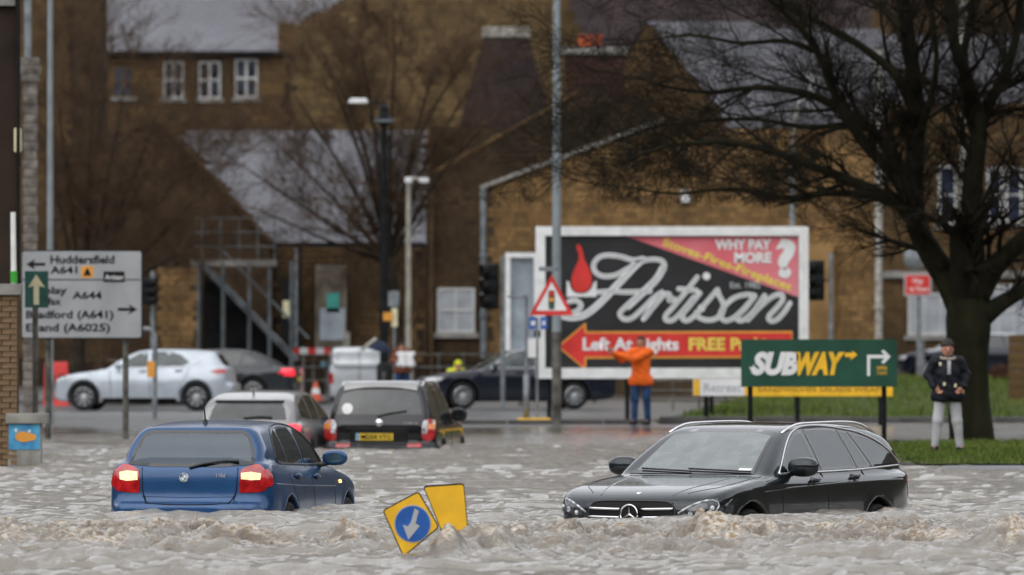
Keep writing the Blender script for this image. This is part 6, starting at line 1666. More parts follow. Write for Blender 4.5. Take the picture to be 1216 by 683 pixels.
big = [
    ([(1156, 540, 31), (1154, 520, 27), (1150, 470, 25), (1149, 420, 25), (1150, 380, 27), (1148, 350, 22)], 0),
    ([(1148, 372, 22), (1128, 335, 17), (1105, 300, 14.5), (1088, 262, 13), (1086, 210, 12), (1089, 150, 11), (1086, 90, 10), (1078, 30, 9), (1068, -50, 7)], .5),
    ([(1102, 292, 11), (1075, 250, 9), (1040, 228, 7), (1000, 212, 6), (955, 195, 5), (905, 178, 4), (850, 170, 3), (790, 176, 2.2), (745, 192, 1.5)], -1.2),
    ([(1088, 235, 9), (1068, 195, 7.5), (1040, 158, 6.5), (1000, 128, 5.5), (950, 108, 4.5), (895, 103, 3.4), (840, 108, 2.5), (785, 100, 1.6)], .9),
    ([(1080, 240, 9), (1060, 205, 8), (1030, 175, 7), (1005, 140, 6), (985, 100, 5), (968, 60, 4.4), (940, 25, 3.8), (900, -10, 3)], -.8),
    ([(1090, 140, 7), (1065, 90, 6), (1035, 62, 5), (1000, 38, 4.2), (955, 15, 3.4), (900, -12, 2.5)], 1.2),
    ([(1120, 320, 9), (1085, 262, 7), (1045, 236, 5.5), (990, 230, 4), (930, 236, 3), (870, 226, 2.2), (800, 232, 1.6), (745, 225, 1.1)], -1.8),
    ([(1045, 160, 5), (1010, 148, 4), (960, 150, 3.2), (900, 140, 2.4), (830, 142, 1.7), (770, 150, 1.2)], 1.6),
    ([(1152, 360, 20), (1156, 300, 14), (1153, 240, 12.5), (1158, 190, 11.5), (1162, 150, 10), (1150, 100, 8), (1133, 55, 7), (1126, 0, 6), (1122, -50, 5)], -.4),
    ([(1160, 165, 8), (1170, 130, 7), (1188, 100, 6.5), (1204, 60, 5.5), (1213, 10, 5), (1218, -50, 4)], .6),
    ([(1148, 95, 6), (1146, 60, 5), (1156, 20, 4.5), (1166, -40, 3.5)], 1.0),
    ([(1158, 352, 18), (1180, 318, 13), (1206, 292, 11), (1235, 262, 9), (1262, 200, 7)], -.5),
    ([(1166, 376, 14), (1190, 360, 10), (1222, 342, 8), (1260, 322, 6)], .8),
    ([(1086, 180, 6), (1100, 130, 4.5), (1110, 80, 3.5), (1104, 20, 3)], -1.0),
    ([(1075, 40, 5), (1050, 10, 4), (1010, -25, 3)], 1.0),
    ([(968, 60, 3.6), (930, 48, 3), (880, 50, 2.3), (820, 40, 1.6), (760, 48, 1.1)], .8),
]
tree('bare_tree', 'large bare mossy tree with spreading limbs behind the woman on the verge', base(1155, 73, .02), big, 73, 5, M['bark'], M['twig'], 1.15, 4, .45, 1.35, .05)
TWF = None
t1 = [([(474, 445, 9), (471, 380, 7), (466, 330, 6.5), (462, 300, 6)], 0)]
for tip, mid in (((300, 205), (395, 268)), ((322, 165), (400, 240)), ((355, 120), (415, 215)), ((395, 95), (432, 195)), ((432, 72), (448, 180)), ((470, 62), (464, 175)), ((515, 78), (488, 180)), ((556, 105), (505, 195)), ((575, 150), (515, 220)), ((310, 250), (400, 290)), ((560, 60), (498, 160)), ((380, 60), (428, 160))):
    t1.append(([(463, 312, 3.4), (mid[0], mid[1], 1.9), (tip[0], tip[1], 1.0)], random.uniform(-2, 2)))
tree('bare_street_tree', 'bare reddish twigged tree fanning out behind the black lamp post', base(474, 43.5, .02), t1, 43.5, 8, M['bark_far'], M['twig_red'], 1.2, 4, .5, 1.5, .12, 'bare winter trees before the mill', .6)
t2_ = [([(92, 470, 9), (94, 400, 7), (98, 350, 6)], 0)]
for tip, mid in (((70, 120), (85, 250)), ((110, 90), (105, 240)), ((150, 110), (122, 250)), ((190, 140), (140, 260)), ((222, 190), (155, 285)), ((232, 235), (165, 305)), ((60, 190), (78, 280)), ((170, 200), (130, 290)), ((240, 285), (170, 325)), ((128, 60), (110, 200))):
    t2_.append(([(98, 358, 3.2), (mid[0], mid[1], 1.8), (tip[0], tip[1], 1.0)], random.uniform(-2, 2)))
tree('bare_street_tree', 'bare reddish twigged tree behind the big place-name sign', base(92, 44.5, .02), t2_, 44.5, 9, M['bark_far'], M['twig_red'], 1.2, 4, .5, 1.5, .12, 'bare winter trees before the mill', .6)
def bush(label, px, py, s, rad, seed, m):
    rng = random.Random(seed); c = P(px, py, s); t = thing('bush', label, 'bush', (c.x, c.y, gz(px, s))); mb = MB(); st = MB()
    for _ in range(900):
        d = Vector((rng.gauss(0, 1), rng.gauss(0, 1), rng.gauss(0, .8))).normalized() * rad * rng.random() ** .4; p = c + d; a = rng.uniform(.03, .06)
        e = Vector((rng.gauss(0, 1), rng.gauss(0, 1), rng.gauss(0, 1))).normalized(); f = e.orthogonal().normalized()
        mb.add([p - e * a, p + f * a * .5, p + e * a, p - f * a * .5], [(0, 1, 2, 3)], rng.random())
    for _ in range(14):
        d = Vector((rng.gauss(0, .6), rng.gauss(0, .6), 1)).normalized(); st.tube([(c.x, c.y, t.location.z - .05), c + d * rad * .8], [.015, .005], 4)
    mb.build('foliage', m, t, world=True, tints=True); st.build('stem', M['bark_far'], t, world=True)
M['redleaf'] = mat('russet_leaves', (.10, .035, .02), .8, nscale=2, namt=.3, tint=(.05, .03, .015))
M['weed'] = mat('weed_leaves', (.035, .06, .018), .8, nscale=2, namt=.3, tint=(.02, .035, .012))
bush('small russet bush on the bank right of the tree trunk', 1189, 447, 43, .36, 3, M['redleaf'])
bush('low green weeds against the roadside wall left of the hoarding legs', 706, 462, 44.5, .3, 4, M['weed'])
# ------------------------------------------------------------------ street furniture
M['lampgrey'] = mat('lamp_column_grey', (.24, .27, .285), .5, .2, nscale=2, namt=.15)
M['lampglass'] = mat('lamp_lens', (.55, .56, .56), .2, coat=.6, nscale=8)
def lamp_post(label, px, s, top, r0=.11, r1=.06, head=None, m=None, name='lamp_post', basetop=None):
    t = thing(name, label, 'lamp post', base(px, s, gz(px, s))); p = P(px, top, s); z0 = gz(px, s); m = m or M['lampgrey']
    MB().tube([(p.x, p.y, z0 - .1), (p.x, p.y, (z0 + p.z) / 2), (p.x, p.y, p.z)], [r1 * 1.12, r1, r1 * .8], 14).build('column', m, t, smooth=50, world=True)
    bt = z0 + 1.1 if basetop is None else basetop
    MB().tube([(p.x, p.y, z0 - .1), (p.x, p.y, bt - .1), (p.x, p.y, bt)], [r0, r0, r1], 14).build('column_base', m if basetop is None else M['galvdark'], t, smooth=50, world=True)
    MB().box((p.x, p.y - r0 * .98, z0 + .65), (.09, .02, .34)).build('access_door', M['galvdark'], t, world=True)
    if head: head(t, p, m)
    return t
def arm_head(dx):
    def h(t, p, m):
        MB().tube([p, p + Vector((dx * .15, 0, .12)), p + Vector((dx, 0, .2))], .035, 8).build('arm', m, t, smooth=True, world=True)
        c = p + Vector((dx * 1.15, 0, .18)); hd = MB().box(c, (.62, .24, .12), taper=.7).build('lamp_head', M['lampglass'], t, world=True, bevel=.03)
    return h
lamp_post('tall grey lamp post in the middle with the red triangle sign on it', 661, 60.5, -90, .095, .085, arm_head(-1.1), basetop=1.9)
lamp_post('tall slim blue grey lamp post at the left beside the stone pillar', 59.5, 60, -70, .075, .062, arm_head(1.0))
lamp_post('grey lamp post rising behind the right end of the hoarding', 941, 48, 175, .09, .07, lambda t, p, m: (MB().tube([p, p + Vector((.1, 0, .9)), p + Vector((.35, 0, 1.45))], .05, 8).build('arm', M['pipe_white'], t, smooth=True, world=True), MB().box(p + Vector((.45, 0, 1.6)), (.25, .2, .5)).build('lamp_head', M['lampglass'], t, world=True, bevel=.04)))
def lantern(t, p, m):
    w = Vector(p)
    MB().lathe([(.05, -1.0), (.10, -.95), (.06, -.85), (.05, -.5), (.10, -.42), (.17, -.36), (.26, -.30), (.26, -.26), (.15, -.18), (.12, -.02), (.15, .02), (.09, .12), (.03, .20), (0, .28)], w, UZ, 16).build('lantern', m, t, smooth=40, world=True)
    MB().lathe([(.265, -.33), (.265, -.28)], w, UZ, 16).build('lantern_ring', M['pipe_grey'], t, smooth=40, world=True)
    MB().tube([w + Vector((0, 0, .1)), w + Vector((-.25, 0, .22)), w + Vector((-.45, 0, .22))], .03, 8).build('arm', m, t, smooth=True, world=True)
    MB().box(w + Vector((-.68, 0, .23)), (.56, .24, .14), taper=.75).build('lamp_head', M['lampglass'], t, world=True, bevel=.03)
    for z, rr in ((-2.2, .10), (-4.6, .12)): MB().lathe([(.06, z), (rr, z + .06), (rr, z + .14), (.06, z + .2)], w, UZ, 14).build('collar', m, t, smooth=40, world=True)
lamp_post('black heritage lamp post with lantern and a white lamp head on an arm', 456, 45, 130, .20, .105, lantern, M['blackpost'])
def cam_head(t, p, m):
    MB().tube([p, p + Vector((.12, 0, .06)), p + Vector((.3, 0, .02))], .04, 8).build('arm', m, t, smooth=True, world=True)
    MB().box(p + Vector((.42, 0, 0)), (.26, .14, .13)).build('camera_box', M['white'], t, world=True, bevel=.02)
    MB().box(p + Vector((.0, 0, .0)), (.2, .2, .16)).build('camera_mount', M['white'], t, world=True, bevel=.03)
lamp_post('pale post with a small white camera arm beside the black lamp post', 485, 44, 214, .11, .075, cam_head, mat('cream_post', (.34, .32, .27), .6, nscale=3, namt=.25), 'camera_post')
# small orange notice and grey box strapped to posts by the black lamp post
t = thing('strapped_notice', 'small orange and cream notices strapped on a short post right of the black lamp post', 'notice', base(468, 45, 0.02))
plate('orange_notice', rect(455, 371, 466, 381), 45.5, M['print_orange'], t, .03); plate('cream_notice', rect(465, 366, 472, 388), 45.5, M['cream'], t, .03, .05); plate('grey_box', rect(461, 346, 474, 364), 45.5, M['pipe_grey'], t, .06, .05)
post(468, 45, 345, .04, 'post', M['galv'], t)

def traffic_light(label, px, y0, y1, s, postx, ptop, flip=0, w=.34):
    t = thing('traffic_light', label, 'traffic light', base(postx, s, gz(postx, s)))
    a, b = P(px, y1, s), P(px, y0, s); hgt = b.z - a.z
    MB().box((a.x, a.y, (a.z + b.z) / 2), (w * .9, .05, hgt)).build('backing_board', M['blackpost'], t, world=True, bevel=.015)
    for i, col in enumerate(('redlamp', 'amber', 'teal')):
        c = Vector((a.x, a.y - .10, b.z - hgt * (i + .5) / 3)); hd = Vector((flip, -.35 if flip else -1, 0)).normalized()
        hs1 = MB().box(c, (w * .62, .18, hgt / 3 - .03)).build('signal_head', M['blackpost'], t, world=True, bevel=.03)
        MB().lathe([(hgt / 7.2, 0), (hgt / 6.6, .16), (hgt / 7, .16), (hgt / 7.6, .02), (hgt / 7.6, 0)], c + hd * .08, hd, 14).build('visor', M['black'], hs1, smooth=40, world=True)
        MB().lathe([(0, .012), (hgt / 8.5, .0)], c + hd * .095, hd, 14).build('lens', M['lampdark'] if col != 'teal' else M['teal'], hs1, smooth=40, world=True)
    post(postx, s, ptop, .055, 'post', M['galv'], t, dy=.08)
    MB().tube([P(px, (y0 + y1) / 2, s) + Vector((0, .04, 0)), P(postx, (y0 + y1) / 2, s) + Vector((0, .08, 0))], .025).build('bracket', M['blackpost'], t, world=True)
traffic_light('black traffic light on a grey post before the advert case', 583, 313, 367, 50, 597, 304, -1, .42)
traffic_light('black traffic light at the right edge of the hoarding', 970, 309, 357, 50, 987, 300, -1, .40)
traffic_light('black traffic light peeping out right of the place-name sign', 176, 330, 362, 47, 181, 322, 1, .34)

def hoop():
    s = 57; t = thing('hoop_post', 'grey hooped steel post with an orange sticker before the silver hatchback', 'post', base(184, s, gz(184, s)))
    z = gz(184, s); a, b = P(184, 410, s), P(173, 392, s)
    MB().tube([(a.x, a.y, z - .1), a, P(183.5, 399, s), P(180, 392.5, s), P(175, 390.5, s), P(170, 391, s)], .05, 10).build('hoop', M['galv'], t, smooth=50, world=True)
    plate('sticker', rrect(175, 429, 184, 448, 1), s, M['print_orange'], t, .03, -.05)
hoop()
def white_pole():
    s = 84; t = thing('banded_pole', 'leaning white pole with green and red bands at the left edge', 'pole', base(18, s, -.5))
    MB().tube([P(17.5, 600, s), P(17, 400, s), P(15.5, 252, s)], [.045, .042, .036], 10).build('pole', M['white'], t, smooth=50, world=True)
    for y0, y1, m in ((322, 336, 'green_band'), (352, 360, 'print_red'), (371, 377, 'print_red')): MB().tube([P(16.6, y1, s), P(16.4, y0, s)], .049, 10).build('band', M[m], t, smooth=50, world=True)
M['green_band'] = mat('green_band', (.06, .35, .05), .5, namt=.1)
white_pole()
def cabinet():
    s = 90; t = thing('utility_cabinet', 'pale roadside cabinet with a blue fish poster standing in the flood', 'cabinet', base(30, s, -.55))
    cm = mat('cabinet_grey', (.27, .26, .235), .6, nscale=3, namt=.25)
    a, b = P(9.5, 600, s), P(48.5, 502, s); MB().span((a.x, a.y, a.z), (b.x, a.y + .4, b.z)).build('case', cm, t, world=True, bevel=.01)
    a, b = P(7, 503, s), P(56, 491, s); MB().span((a.x, a.y - .06, a.z), (b.x, a.y + .48, b.z)).build('lid', cm, t, world=True, bevel=.012)
    for x in (22, 35): MB().span(P(x - .6, 598, s) + Vector((0, -.012, 0)), P(x + .6, 536, s) + Vector((0, -.002, 0))).build('rib', cm, t, world=True)
    ps = plate('poster', rect(10.5, 503.5, 47.5, 534), s, mat('blue_sea_poster', (.02, .13, .36), .35, nscale=4, col2=(.10, .42, .62)), t, .006, -.004)
    plate('poster_shape', catmull([(18, 520), (21, 514), (27, 512), (33, 514), (42, 516), (42, 522), (34, 524), (25, 525)], 3, True), s, M['print_orange'], ps, .004, -.011)
    plate('poster_shape', [(17, 511), (19, 508.5), (21, 511), (19, 513.5)], s, M['print_white'], ps, .003, -.011); plate('poster_shape', [(33, 512), (35, 510), (37, 512), (35, 514)], s, M['print_white'], ps, .003, -.011)
cabinet()
def red_barrier():
    s = 46.5; t = thing('plastic_barrier', 'red plastic water filled barrier beyond the left lamp post', 'barrier', base(67, s, .02)); rm = mat('red_plastic', (.60, .035, .03), .45, nscale=2, namt=.12)
    a, b = P(52, 487, s), P(82, 430, s)
    MB().box(((a.x + b.x) / 2, a.y, (a.z + b.z) / 2 + .08), (b.x - a.x, .34, b.z - a.z - .16), taper=.9).build('body', rm, t, world=True, bevel=.04)
    MB().box(((a.x + b.x) / 2, a.y, a.z + .10), ((b.x - a.x) * 1.04, .5, .2)).build('foot', rm, t, world=True, bevel=.03)
    for x in (57, 71): plate('recess', rrect(x, 445, x + 8, 462, 1.5), s, M['black'], t, .01, -.175)
red_barrier()
def cone(label, px, s, py, h=.5):
    t = thing('traffic_cone', label, 'traffic cone', P(px, py, s)); c = t.location.copy(); ow = mat('cone_orange_red', (.62, .08, .02), .45, namt=.1) if 'cone_orange_red' not in bpy.data.materials else bpy.data.materials['cone_orange_red']
    MB().lathe([(.15, .03), (.115, .2 * h / .5), (.075, .36 * h / .5), (.03, h), (0, h)], c, UZ, 16).build('cone', ow, t, smooth=40, world=True)
    MB().lathe([(.121, .18 * h / .5), (.087, .33 * h / .5)], c, UZ, 16).build('white_sleeve', M['print_white'], t, smooth=40, world=True)
    MB().box(c + Vector((0, 0, .018)), (.36, .36, .036)).build('cone_base', ow, t, world=True, bevel=.008)
cone('orange and white traffic cone between the charcoal saloon and the silver van', 375, 45.6, 476)
def barrier_board():
    s = 43; t = thing('barrier_board', 'long red and white striped barrier board before the hall doors', 'barrier', base(360, s, .02)); 
    for i in range(11):
        x0 = 308 + i * 9.6; plate('stripe', rect(x0, 413, x0 + 9.55, 420.5), s, M['print_red'] if i % 2 == 0 else M['print_white'], t, .05)
    for x in (318, 360, 404): post(x, s, 412, .035, 'post', M['galv'], t, dy=.06)
    o = post(411, s, 394, .10, 'white_post', M['pipe_white'], t, dy=.3)
barrier_board()
def railing(label, x0, x1, s, rails, y0, step, m, name='railing'):
    t = thing(name, label, 'railing', base((x0 + x1) / 2, s, gz((x0 + x1) / 2, s))); x = x0; me = None
    while x <= x1 + .1:
        post(x, s, y0, .03, 'post', m, t, dy=.03, n=8); x += step
    for y in rails: MB().tube([P(x0, y, s), P(x1, y, s)], .025, 8).build('rail', m, t, smooth=True, world=True)
railing('grey tubular railing running behind the cars from the stairs to the sash window', 283, 640, 42.4, (421, 436, 452), 419, 29.7, M['galvdark'])
railing('low grey railing seen under the advertising hoarding', 768, 892, 50.3, (452, 464, 476), 450, 31.1, M['galvdark'])
railing('thin rail along the foot of the brown wall at the left', 120, 235, 43.2, (428, 440), 426, 28.7, M['galvdark'])

def fire_stairs():
    s = 43.6; t = thing('steel_staircase', 'grey steel outside staircase and landing against the dark gable', 'staircase', base(290, s, .02)); g = mat('stair_steel', (.14, .155, .165), .5, .4, nscale=3, namt=.3)
    for dy in (0, .9):
        a, b = P(238, 312, s), P(352, 428, s); a.y += dy; b.y += dy
        MB().tube([a, b], .10, 4).build('stringer', g, t, world=True)
        a, b = P(262, 296, s), P(366, 402, s); a.y += dy; b.y += dy
        MB().tube([a, b], .035, 6).build('handrail', g, t, world=True)
    for i in range(14):
        p = P(240 + i * 8.1, 314 + i * 8.2, s); MB().box(p + Vector((0, .45, 0)), (.26, .86, .04)).build('tread', g, t, world=True)
    MB().span(P(226, 316, s) + Vector((0, -.05, 0)), P(328, 309, s) + Vector((0, 1.2, 0))).build('landing', M['coping'], t, world=True)
    for x in (236, 265, 296, 320, 346): post(x, s, 310, .055, 'post', g, t)
    for x in (240, 262, 284, 306, 326): MB().tube([P(x, 310, s), P(x, 258, s)], .025, 6).build('baluster', g, t, world=True)
    for y in (259, 276, 293): MB().tube([P(232, y, s), P(326, y, s)], .022, 6).build('landing_rail', g, t, world=True)
    plate('undercroft_shade', [(240, 470), (240, 318), (346, 424), (346, 470)], s, M['darkvoid'], t, .03, 1.1)  # dark sheet painted in for the shaded void under the stairs
fire_stairs()
def gate_pier():
    s = 52; t = thing('stone_gate_pier', 'squat stone gate pier at the right edge of the bank', 'pillar', base(1210, s, gz(1210, s)))
    for i in range(10):
        y1, y0 = 505 - i * 10.8, 505 - (i + 1) * 10.8; a, b = P(1199, y1, s), P(1226, y0 + .5, s)
        MB().span((a.x, a.y, a.z), (b.x, a.y + .5, b.z)).build('stone_block', M['sandstone_mid'], t, world=True, bevel=.012)
gate_pier()

# ------------------------------------------------------------------ people
def cap(a, b, ra, rb):
    a, b = np.array(a, float), np.array(b, float)
    def f(X, Y, Z):
        px, py, pz = X - a[0], Y - a[1], Z - a[2]; d = b - a; L = (d ** 2).sum()
        t = np.clip((px * d[0] + py * d[1] + pz * d[2]) / L, 0, 1)
        return np.sqrt((px - t * d[0]) ** 2 + (py - t * d[1]) ** 2 + (pz - t * d[2]) ** 2) - (ra + (rb - ra) * t)
    return f
def ell(c, r):
    def f(X, Y, Z):
        k = np.sqrt(((X - c[0]) / r[0]) ** 2 + ((Y - c[1]) / r[1]) ** 2 + ((Z - c[2]) / r[2]) ** 2 + 1e-12); return (k - 1) * min(r)
    return f
def union(fs, k):
    def f(X, Y, Z):
        d = fs[0](X, Y, Z)
        for g in fs[1:]: d = smin(d, g(X, Y, Z), k)
        return d
    return f
def bnd(pts, m): p = np.array(pts, float); return p.min(0) - m, p.max(0) + m
M['skin'] = mat('skin', (.42, .20, .14), .5, nscale=12, namt=.12)
def V(*a): return np.array(a, float)
def person(label, pos, rz, J, cl, name='person', hat=None, hair=None):
    """J: joints in metres; the figure faces -y. cl: clothing materials and cuts"""
    t = thing(name, label, 'person', pos, rz); h = J['head']
    body = [ell(h, (.078, .095, .115)), ell(h + V(0, -.02, -.07), (.055, .07, .055)), ell(h + V(0, -.098, -.01), (.013, .02, .022)), ell(h + V(.080, .01, -.01), (.012, .02, .03)), ell(h + V(-.080, .01, -.01), (.012, .02, .03)),
            cap(h + V(0, .02, -.08), J['neck'], .052, .06), cap(J['neck'] + V(0, 0, -.06), J['chest'], .11, .13), cap(J['chest'], J['pelvis'], .13, .125)]
    for sd in 'lr':
        body += [cap(J['neck'] + V(0, 0, -.05), J['sh' + sd], .07, .062), cap(J['sh' + sd], J['el' + sd], .052, .042), cap(J['el' + sd], J['wr' + sd], .040, .027),
                 cap(J['hip' + sd], J['kn' + sd], .082, .056), cap(J['kn' + sd], J['an' + sd], .052, .036), cap(J['an' + sd], J['toe' + sd], .032, .02)]
        w = J['wr' + sd]; d = J['hd' + sd] - w; d = d / np.linalg.norm(d); u = np.cross(d, V(0, -1, 0.2)); u = u / np.linalg.norm(u); n_ = np.cross(u, d)
        palm = w + d * .055; body.append(cap(w + d * .02, palm + d * .015, .026, .032))
        for k, (off, ln) in enumerate(((-.030, .065), (-.010, .078), (.010, .074), (.028, .056))):
            b0 = palm + d * .03 + u * off; m_ = b0 + d * ln * .55; e = m_ + d * ln * .35 + n_ * ln * .35
            body += [cap(b0, m_, .010, .009), cap(m_, e, .009, .008)]
        b0 = w + d * .03 - u * .03; body += [cap(b0, b0 + d * .03 - u * .035, .012, .010), cap(b0 + d * .03 - u * .035, b0 + d * .06 - u * .04, .010, .009)]
    lo, hi = bnd(list(J.values()), .20); sdf_obj('body', union(body, .018), lo, hi, .0095, M['skin'], t)
    # eyes, brows and mouth
    for sx in (-1, 1): MB().lathe([(0, .006), (.010, .003), (.013, 0)], Vector(h + V(sx * .032, -.086, .008)), (0, -1, 0), 10).build('eye', M['black'], t)
    MB().tube([Vector(h + V(-.026, -.090, -.055)), Vector(h + V(0, -.097, -.053)), Vector(h + V(.026, -.090, -.055))], .006, 6).build('mouth', M['redleaf'], t)
    # coat: torso, skirt, sleeves and hood, one garment
    c = cl['coat']; g = c.get('puff', .035)
    co = [cap(J['neck'] + V(0, .01, -.05), J['chest'], .12 + g, .15 + g), cap(J['chest'], J['pelvis'] + V(0, 0, -c['len']), .15 + g, .155 + g), cap(J['neck'] + V(0, .025, .0), J['neck'] + V(0, .03, .015), .085 + g * .5, .08)]
    for sd in 'lr':
        co += [cap(J['neck'] + V(0, 0, -.06), J['sh' + sd], .075 + g * .5, .062 + g * .5), cap(J['sh' + sd], J['el' + sd], .068 + g * .6, .058 + g * .5), cap(J['el' + sd], J['wr' + sd], .057 + g * .5, .045 + g * .3)]
    co.append(cap(J['hipl'] + V(.02, 0, .02 - c['len']), J['hipr'] + V(-.02, 0, .02 - c['len']), .11 + g, .11 + g))
    un0 = union(co, .03); zh = J['pelvis'][2] - c['len'] - .12
    un = lambda X, Y, Z: smax(un0(X, Y, Z), zh - Z, .02)
    def folds(X, Y, Z): return un(X, Y, Z) + .0035 * np.sin(Z * 30 + 3 * np.sin(X * 14) + 2 * Y * 9) + .003 * np.sin(Z * 51 + X * 25)
    sdf_obj('coat', folds, lo, hi, .011, c['m'], t)
    tr = []
    for sd in 'lr': tr += [cap(J['hip' + sd], J['kn' + sd], .098, .076), cap(J['kn' + sd], J['an' + sd] + V(0, 0, .0), .074, cl.get('cuff', .06))]
    tr.append(cap(J['hipl'], J['hipr'], .10, .10)); ut = union(tr, .03)
    sdf_obj('trousers', lambda X, Y, Z: ut(X, Y, Z) + .0025 * np.sin(Z * 24 + 9 * X + 4 * Y), lo, hi, .011, cl['trousers'], t)
    for sd in 'lr': sdf_obj('shoe', union([cap(J['an' + sd], J['an' + sd] + V(0, 0, -.04), .056, .05), cap(J['an' + sd] + V(0, 0, -.045), J['toe' + sd], .05, .042)], .02), *bnd([J['an' + sd], J['toe' + sd]], .12), .011, cl['shoes'], t)
    if hat: 
        sdf_obj('hat', lambda X, Y, Z: np.maximum(ell(h + V(0, .012, .045), (.100, .115, .118))(X, Y, Z), -(Z - (h[2] + .045 + .25 * np.maximum(0, Y - h[1] - .02) * -1))), *bnd([h], .2), .009, hat, t)
    if hair: sdf_obj('hair', lambda X, Y, Z: np.maximum(ell(h + V(0, .018, .012), (.094, .108, .125))(X, Y, Z), np.minimum(h[1] - .02 - Y, h[2] + .05 - Z)), *bnd([h], .2), .009, hair, t)
    return t
def stand(H=1.68, legs=.10, ysh=0.0):
    k = H / 1.68
    J = dict(head=V(0, -.01, 1.575), neck=V(0, .01, 1.42), chest=V(0, .01, 1.22), pelvis=V(0, 0, .97), shl=V(.17, 0, 1.385), shr=V(-.17, 0, 1.385), ell=V(.24, .02, 1.12), elr=V(-.24, .02, 1.12), wrl=V(.22, -.05, .90), wrr=V(-.22, -.05, .90), hdl=V(.21, -.08, .80), hdr=V(-.21, -.08, .80),
             hipl=V(.09, 0, .92), hipr=V(-.09, 0, .92), knl=V(.11 + legs * .3, -.01, .50), knr=V(-.11 - legs * .3, -.01, .50), anl=V(.12 + legs * .6, .02, .10), anr=V(-.12 - legs * .6, .02, .10), toel=V(.15 + legs * .7, -.13, .035), toer=V(-.15 - legs * .7, -.13, .035))
    return {a: b * k for a, b in J.items()}
M['darkcoat'] = mat('black_quilted_coat', (.012, .013, .018), .55, nscale=8, namt=.3, bump=.3, bscale=30)
M['palejog'] = mat('pale_grey_joggers', (.42, .41, .43), .85, nscale=6, namt=.15)
M['orangecoat'] = mat('orange_work_coat', (.72, .12, .015), .6, nscale=5, namt=.12, bump=.2, bscale=20)
M['denim'] = mat('blue_denim', (.022, .05, .12), .8, nscale=9, namt=.35)
M['wool'] = mat('brown_grey_wool', (.05, .045, .042), .95, nscale=20, namt=.3, bump=.6, bscale=60)
M['hairbrown'] = mat('brown_hair', (.05, .035, .025), .7, nscale=15, namt=.3)
M['shoe'] = mat('dark_shoes', (.012, .011, .011), .6)
J = stand(1.60, .12); J.update(ell=V(.265, .05, 1.14), elr=V(-.265, .05, 1.14), wrl=V(.215, -.11, .97), wrr=V(-.215, -.11, .97), hdl=V(.15, -.13, .91), hdr=V(-.15, -.13, .91))
w = person('woman in black coat, woolly hat and pale joggers standing by the bare tree', base(1125, 82.5, .04), R(4), J, dict(coat=dict(m=M['darkcoat'], len=.06, puff=.035), trousers=M['palejog'], shoes=M['shoe'], cuff=.055), hat=M['wool'])
furr = mat('fur_trim', (.35, .30, .24), .95, nscale=30, namt=.3, bump=.8, bscale=80)
h = J['head']; MB().tube([Vector(h + V(.105 * math.cos(a), -.03 + .07 * math.sin(a), -.12 + .02 * math.sin(a))) for a in np.linspace(-2.9, -.25, 12)], .026, 8).build('hood_trim', furr, w, smooth=True)
MB().box(Vector((0, -.205, 1.24)), (.05, .012, .20)).build('scarf', M['palejog'], w, bevel=.004)
for x, z in ((-.07, 1.0), (.09, .98), (-.13, 1.29)): MB().box(Vector((x, -.222, z)), (.035, .012, .05)).build('toggle', M['cream'], w, bevel=.004)
J = stand(1.74, .02); J.update(ell=V(-.26, -.30, 1.34), elr=V(-.34, -.14, 1.28), wrl=V(-.42, -.42, 1.42), wrr=V(-.50, -.24, 1.42), hdl=V(-.48, -.45, 1.48), hdr=V(-.55, -.28, 1.49), toel=V(.10, -.16, .035), toer=V(-.16, -.14, .035))
J['ell'], J['elr'] = V(-.08, -.34, 1.30), V(-.36, -.10, 1.30)
m_ = person('person in a long orange coat and jeans raising both arms towards the road', base(761, 60.5, .0), R(-14), J, dict(coat=dict(m=M['orangecoat'], len=.10, puff=.03), trousers=M['denim'], shoes=M['shoe']), hair=M['hairbrown'])
MB().box(Vector((-.56, -.40, 1.54)), (.08, .012, .15)).build('phone', M['black'], None, bevel=.004) if False else None
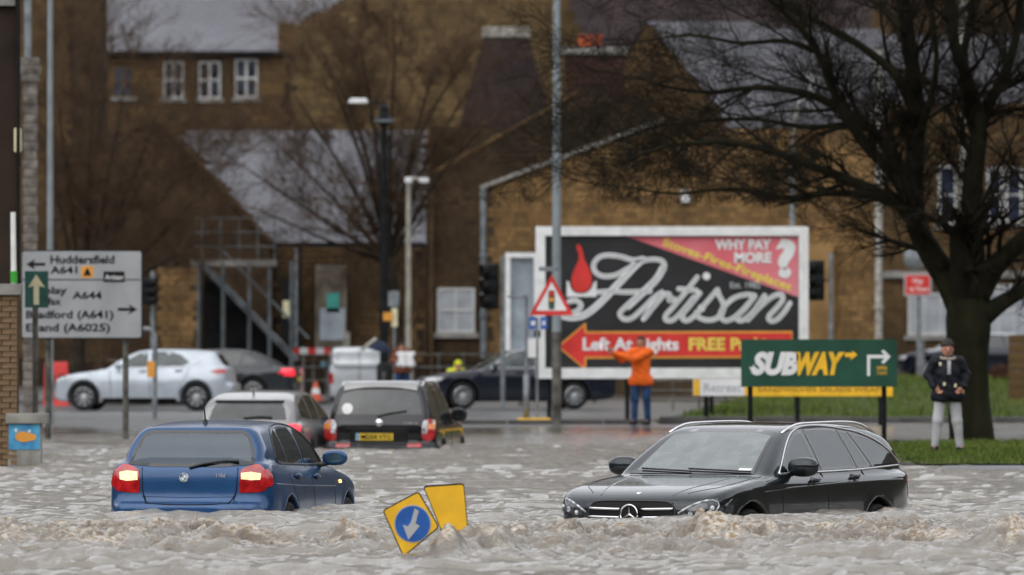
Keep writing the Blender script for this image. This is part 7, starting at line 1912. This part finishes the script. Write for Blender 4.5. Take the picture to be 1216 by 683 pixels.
J = stand(1.70, .05); J.update(head=V(-.05, -.12, 1.50), wrl=V(.10, -.30, 1.10), hdl=V(.14, -.36, 1.04), wrr=V(-.22, -.30, 1.15), hdr=V(-.26, -.38, 1.18), ell=V(.26, -.05, 1.12), elr=V(-.28, -.08, 1.15))
M['browncoat'] = mat('russet_coat', (.17, .06, .04), .8, nscale=6, namt=.25)
pp = person('person in a russet coat beside the silver van holding a white bag', base(478, 46, -.02), R(10), J, dict(coat=dict(m=M['browncoat'], len=.02, puff=.03), trousers=M['denim'], shoes=M['shoe']), hair=M['hairbrown'])
bg_ = thing('white_bag', 'crumpled white carrier bag held by the person in the russet coat', 'bag', P(482, 436, 46.6)); 
sdf_obj('bag_sack', lambda X, Y, Z: smax(smax(np.abs(X) - .21 - .03 * np.sin(Z * 22), np.abs(Y) - .07 + .02 * np.sin(X * 30), .04), np.abs(Z - .20) - .19, .05) + .008 * np.sin(X * 40 + Z * 25), (-.3, -.15, -.05), (.3, .15, .45), .014, M['print_white'], bg_)
um = thing('folded_umbrella', 'dark navy umbrella with a pale handle held over the silver van roof', 'umbrella', P(452, 410, 46))
c = P(452, 412, 46); MB().lathe([(.0, .16), (.10, .13), (.24, .03), (.33, -.10), (.31, -.10), (.20, .0), (0, .10)], c, Vector((.25, -.1, 1)), 16).build('canopy', mat('navy_cloth', (.015, .022, .045), .6, namt=.3), um, smooth=40, world=True)
MB().tube([P(429, 416, 46), P(447, 402, 46)], .045, 8).build('handle', M['pipe_white'], um, smooth=True, world=True)
J = stand(1.62, .05); J.update(head=V(0, -.20, 1.28), neck=V(0, -.10, 1.18), chest=V(0, -.02, 1.05), shl=V(.17, -.06, 1.14), shr=V(-.17, -.06, 1.14), ell=V(.28, -.2, .98), elr=V(-.28, -.2, .98), wrl=V(.2, -.35, .92), wrr=V(-.2, -.35, .92), hdl=V(.16, -.42, .90), hdr=V(-.16, -.42, .90))
M['hivis'] = mat('high_visibility_yellow', (.62, .66, .03), .6, nscale=6, namt=.12)
person('person in a yellow high visibility jacket bending down behind the black saloon bonnet', base(541, 45.5, -.28), R(20), J, dict(coat=dict(m=M['hivis'], len=.0, puff=.03), trousers=M['denim'], shoes=M['shoe']), hat=M['hivis'])
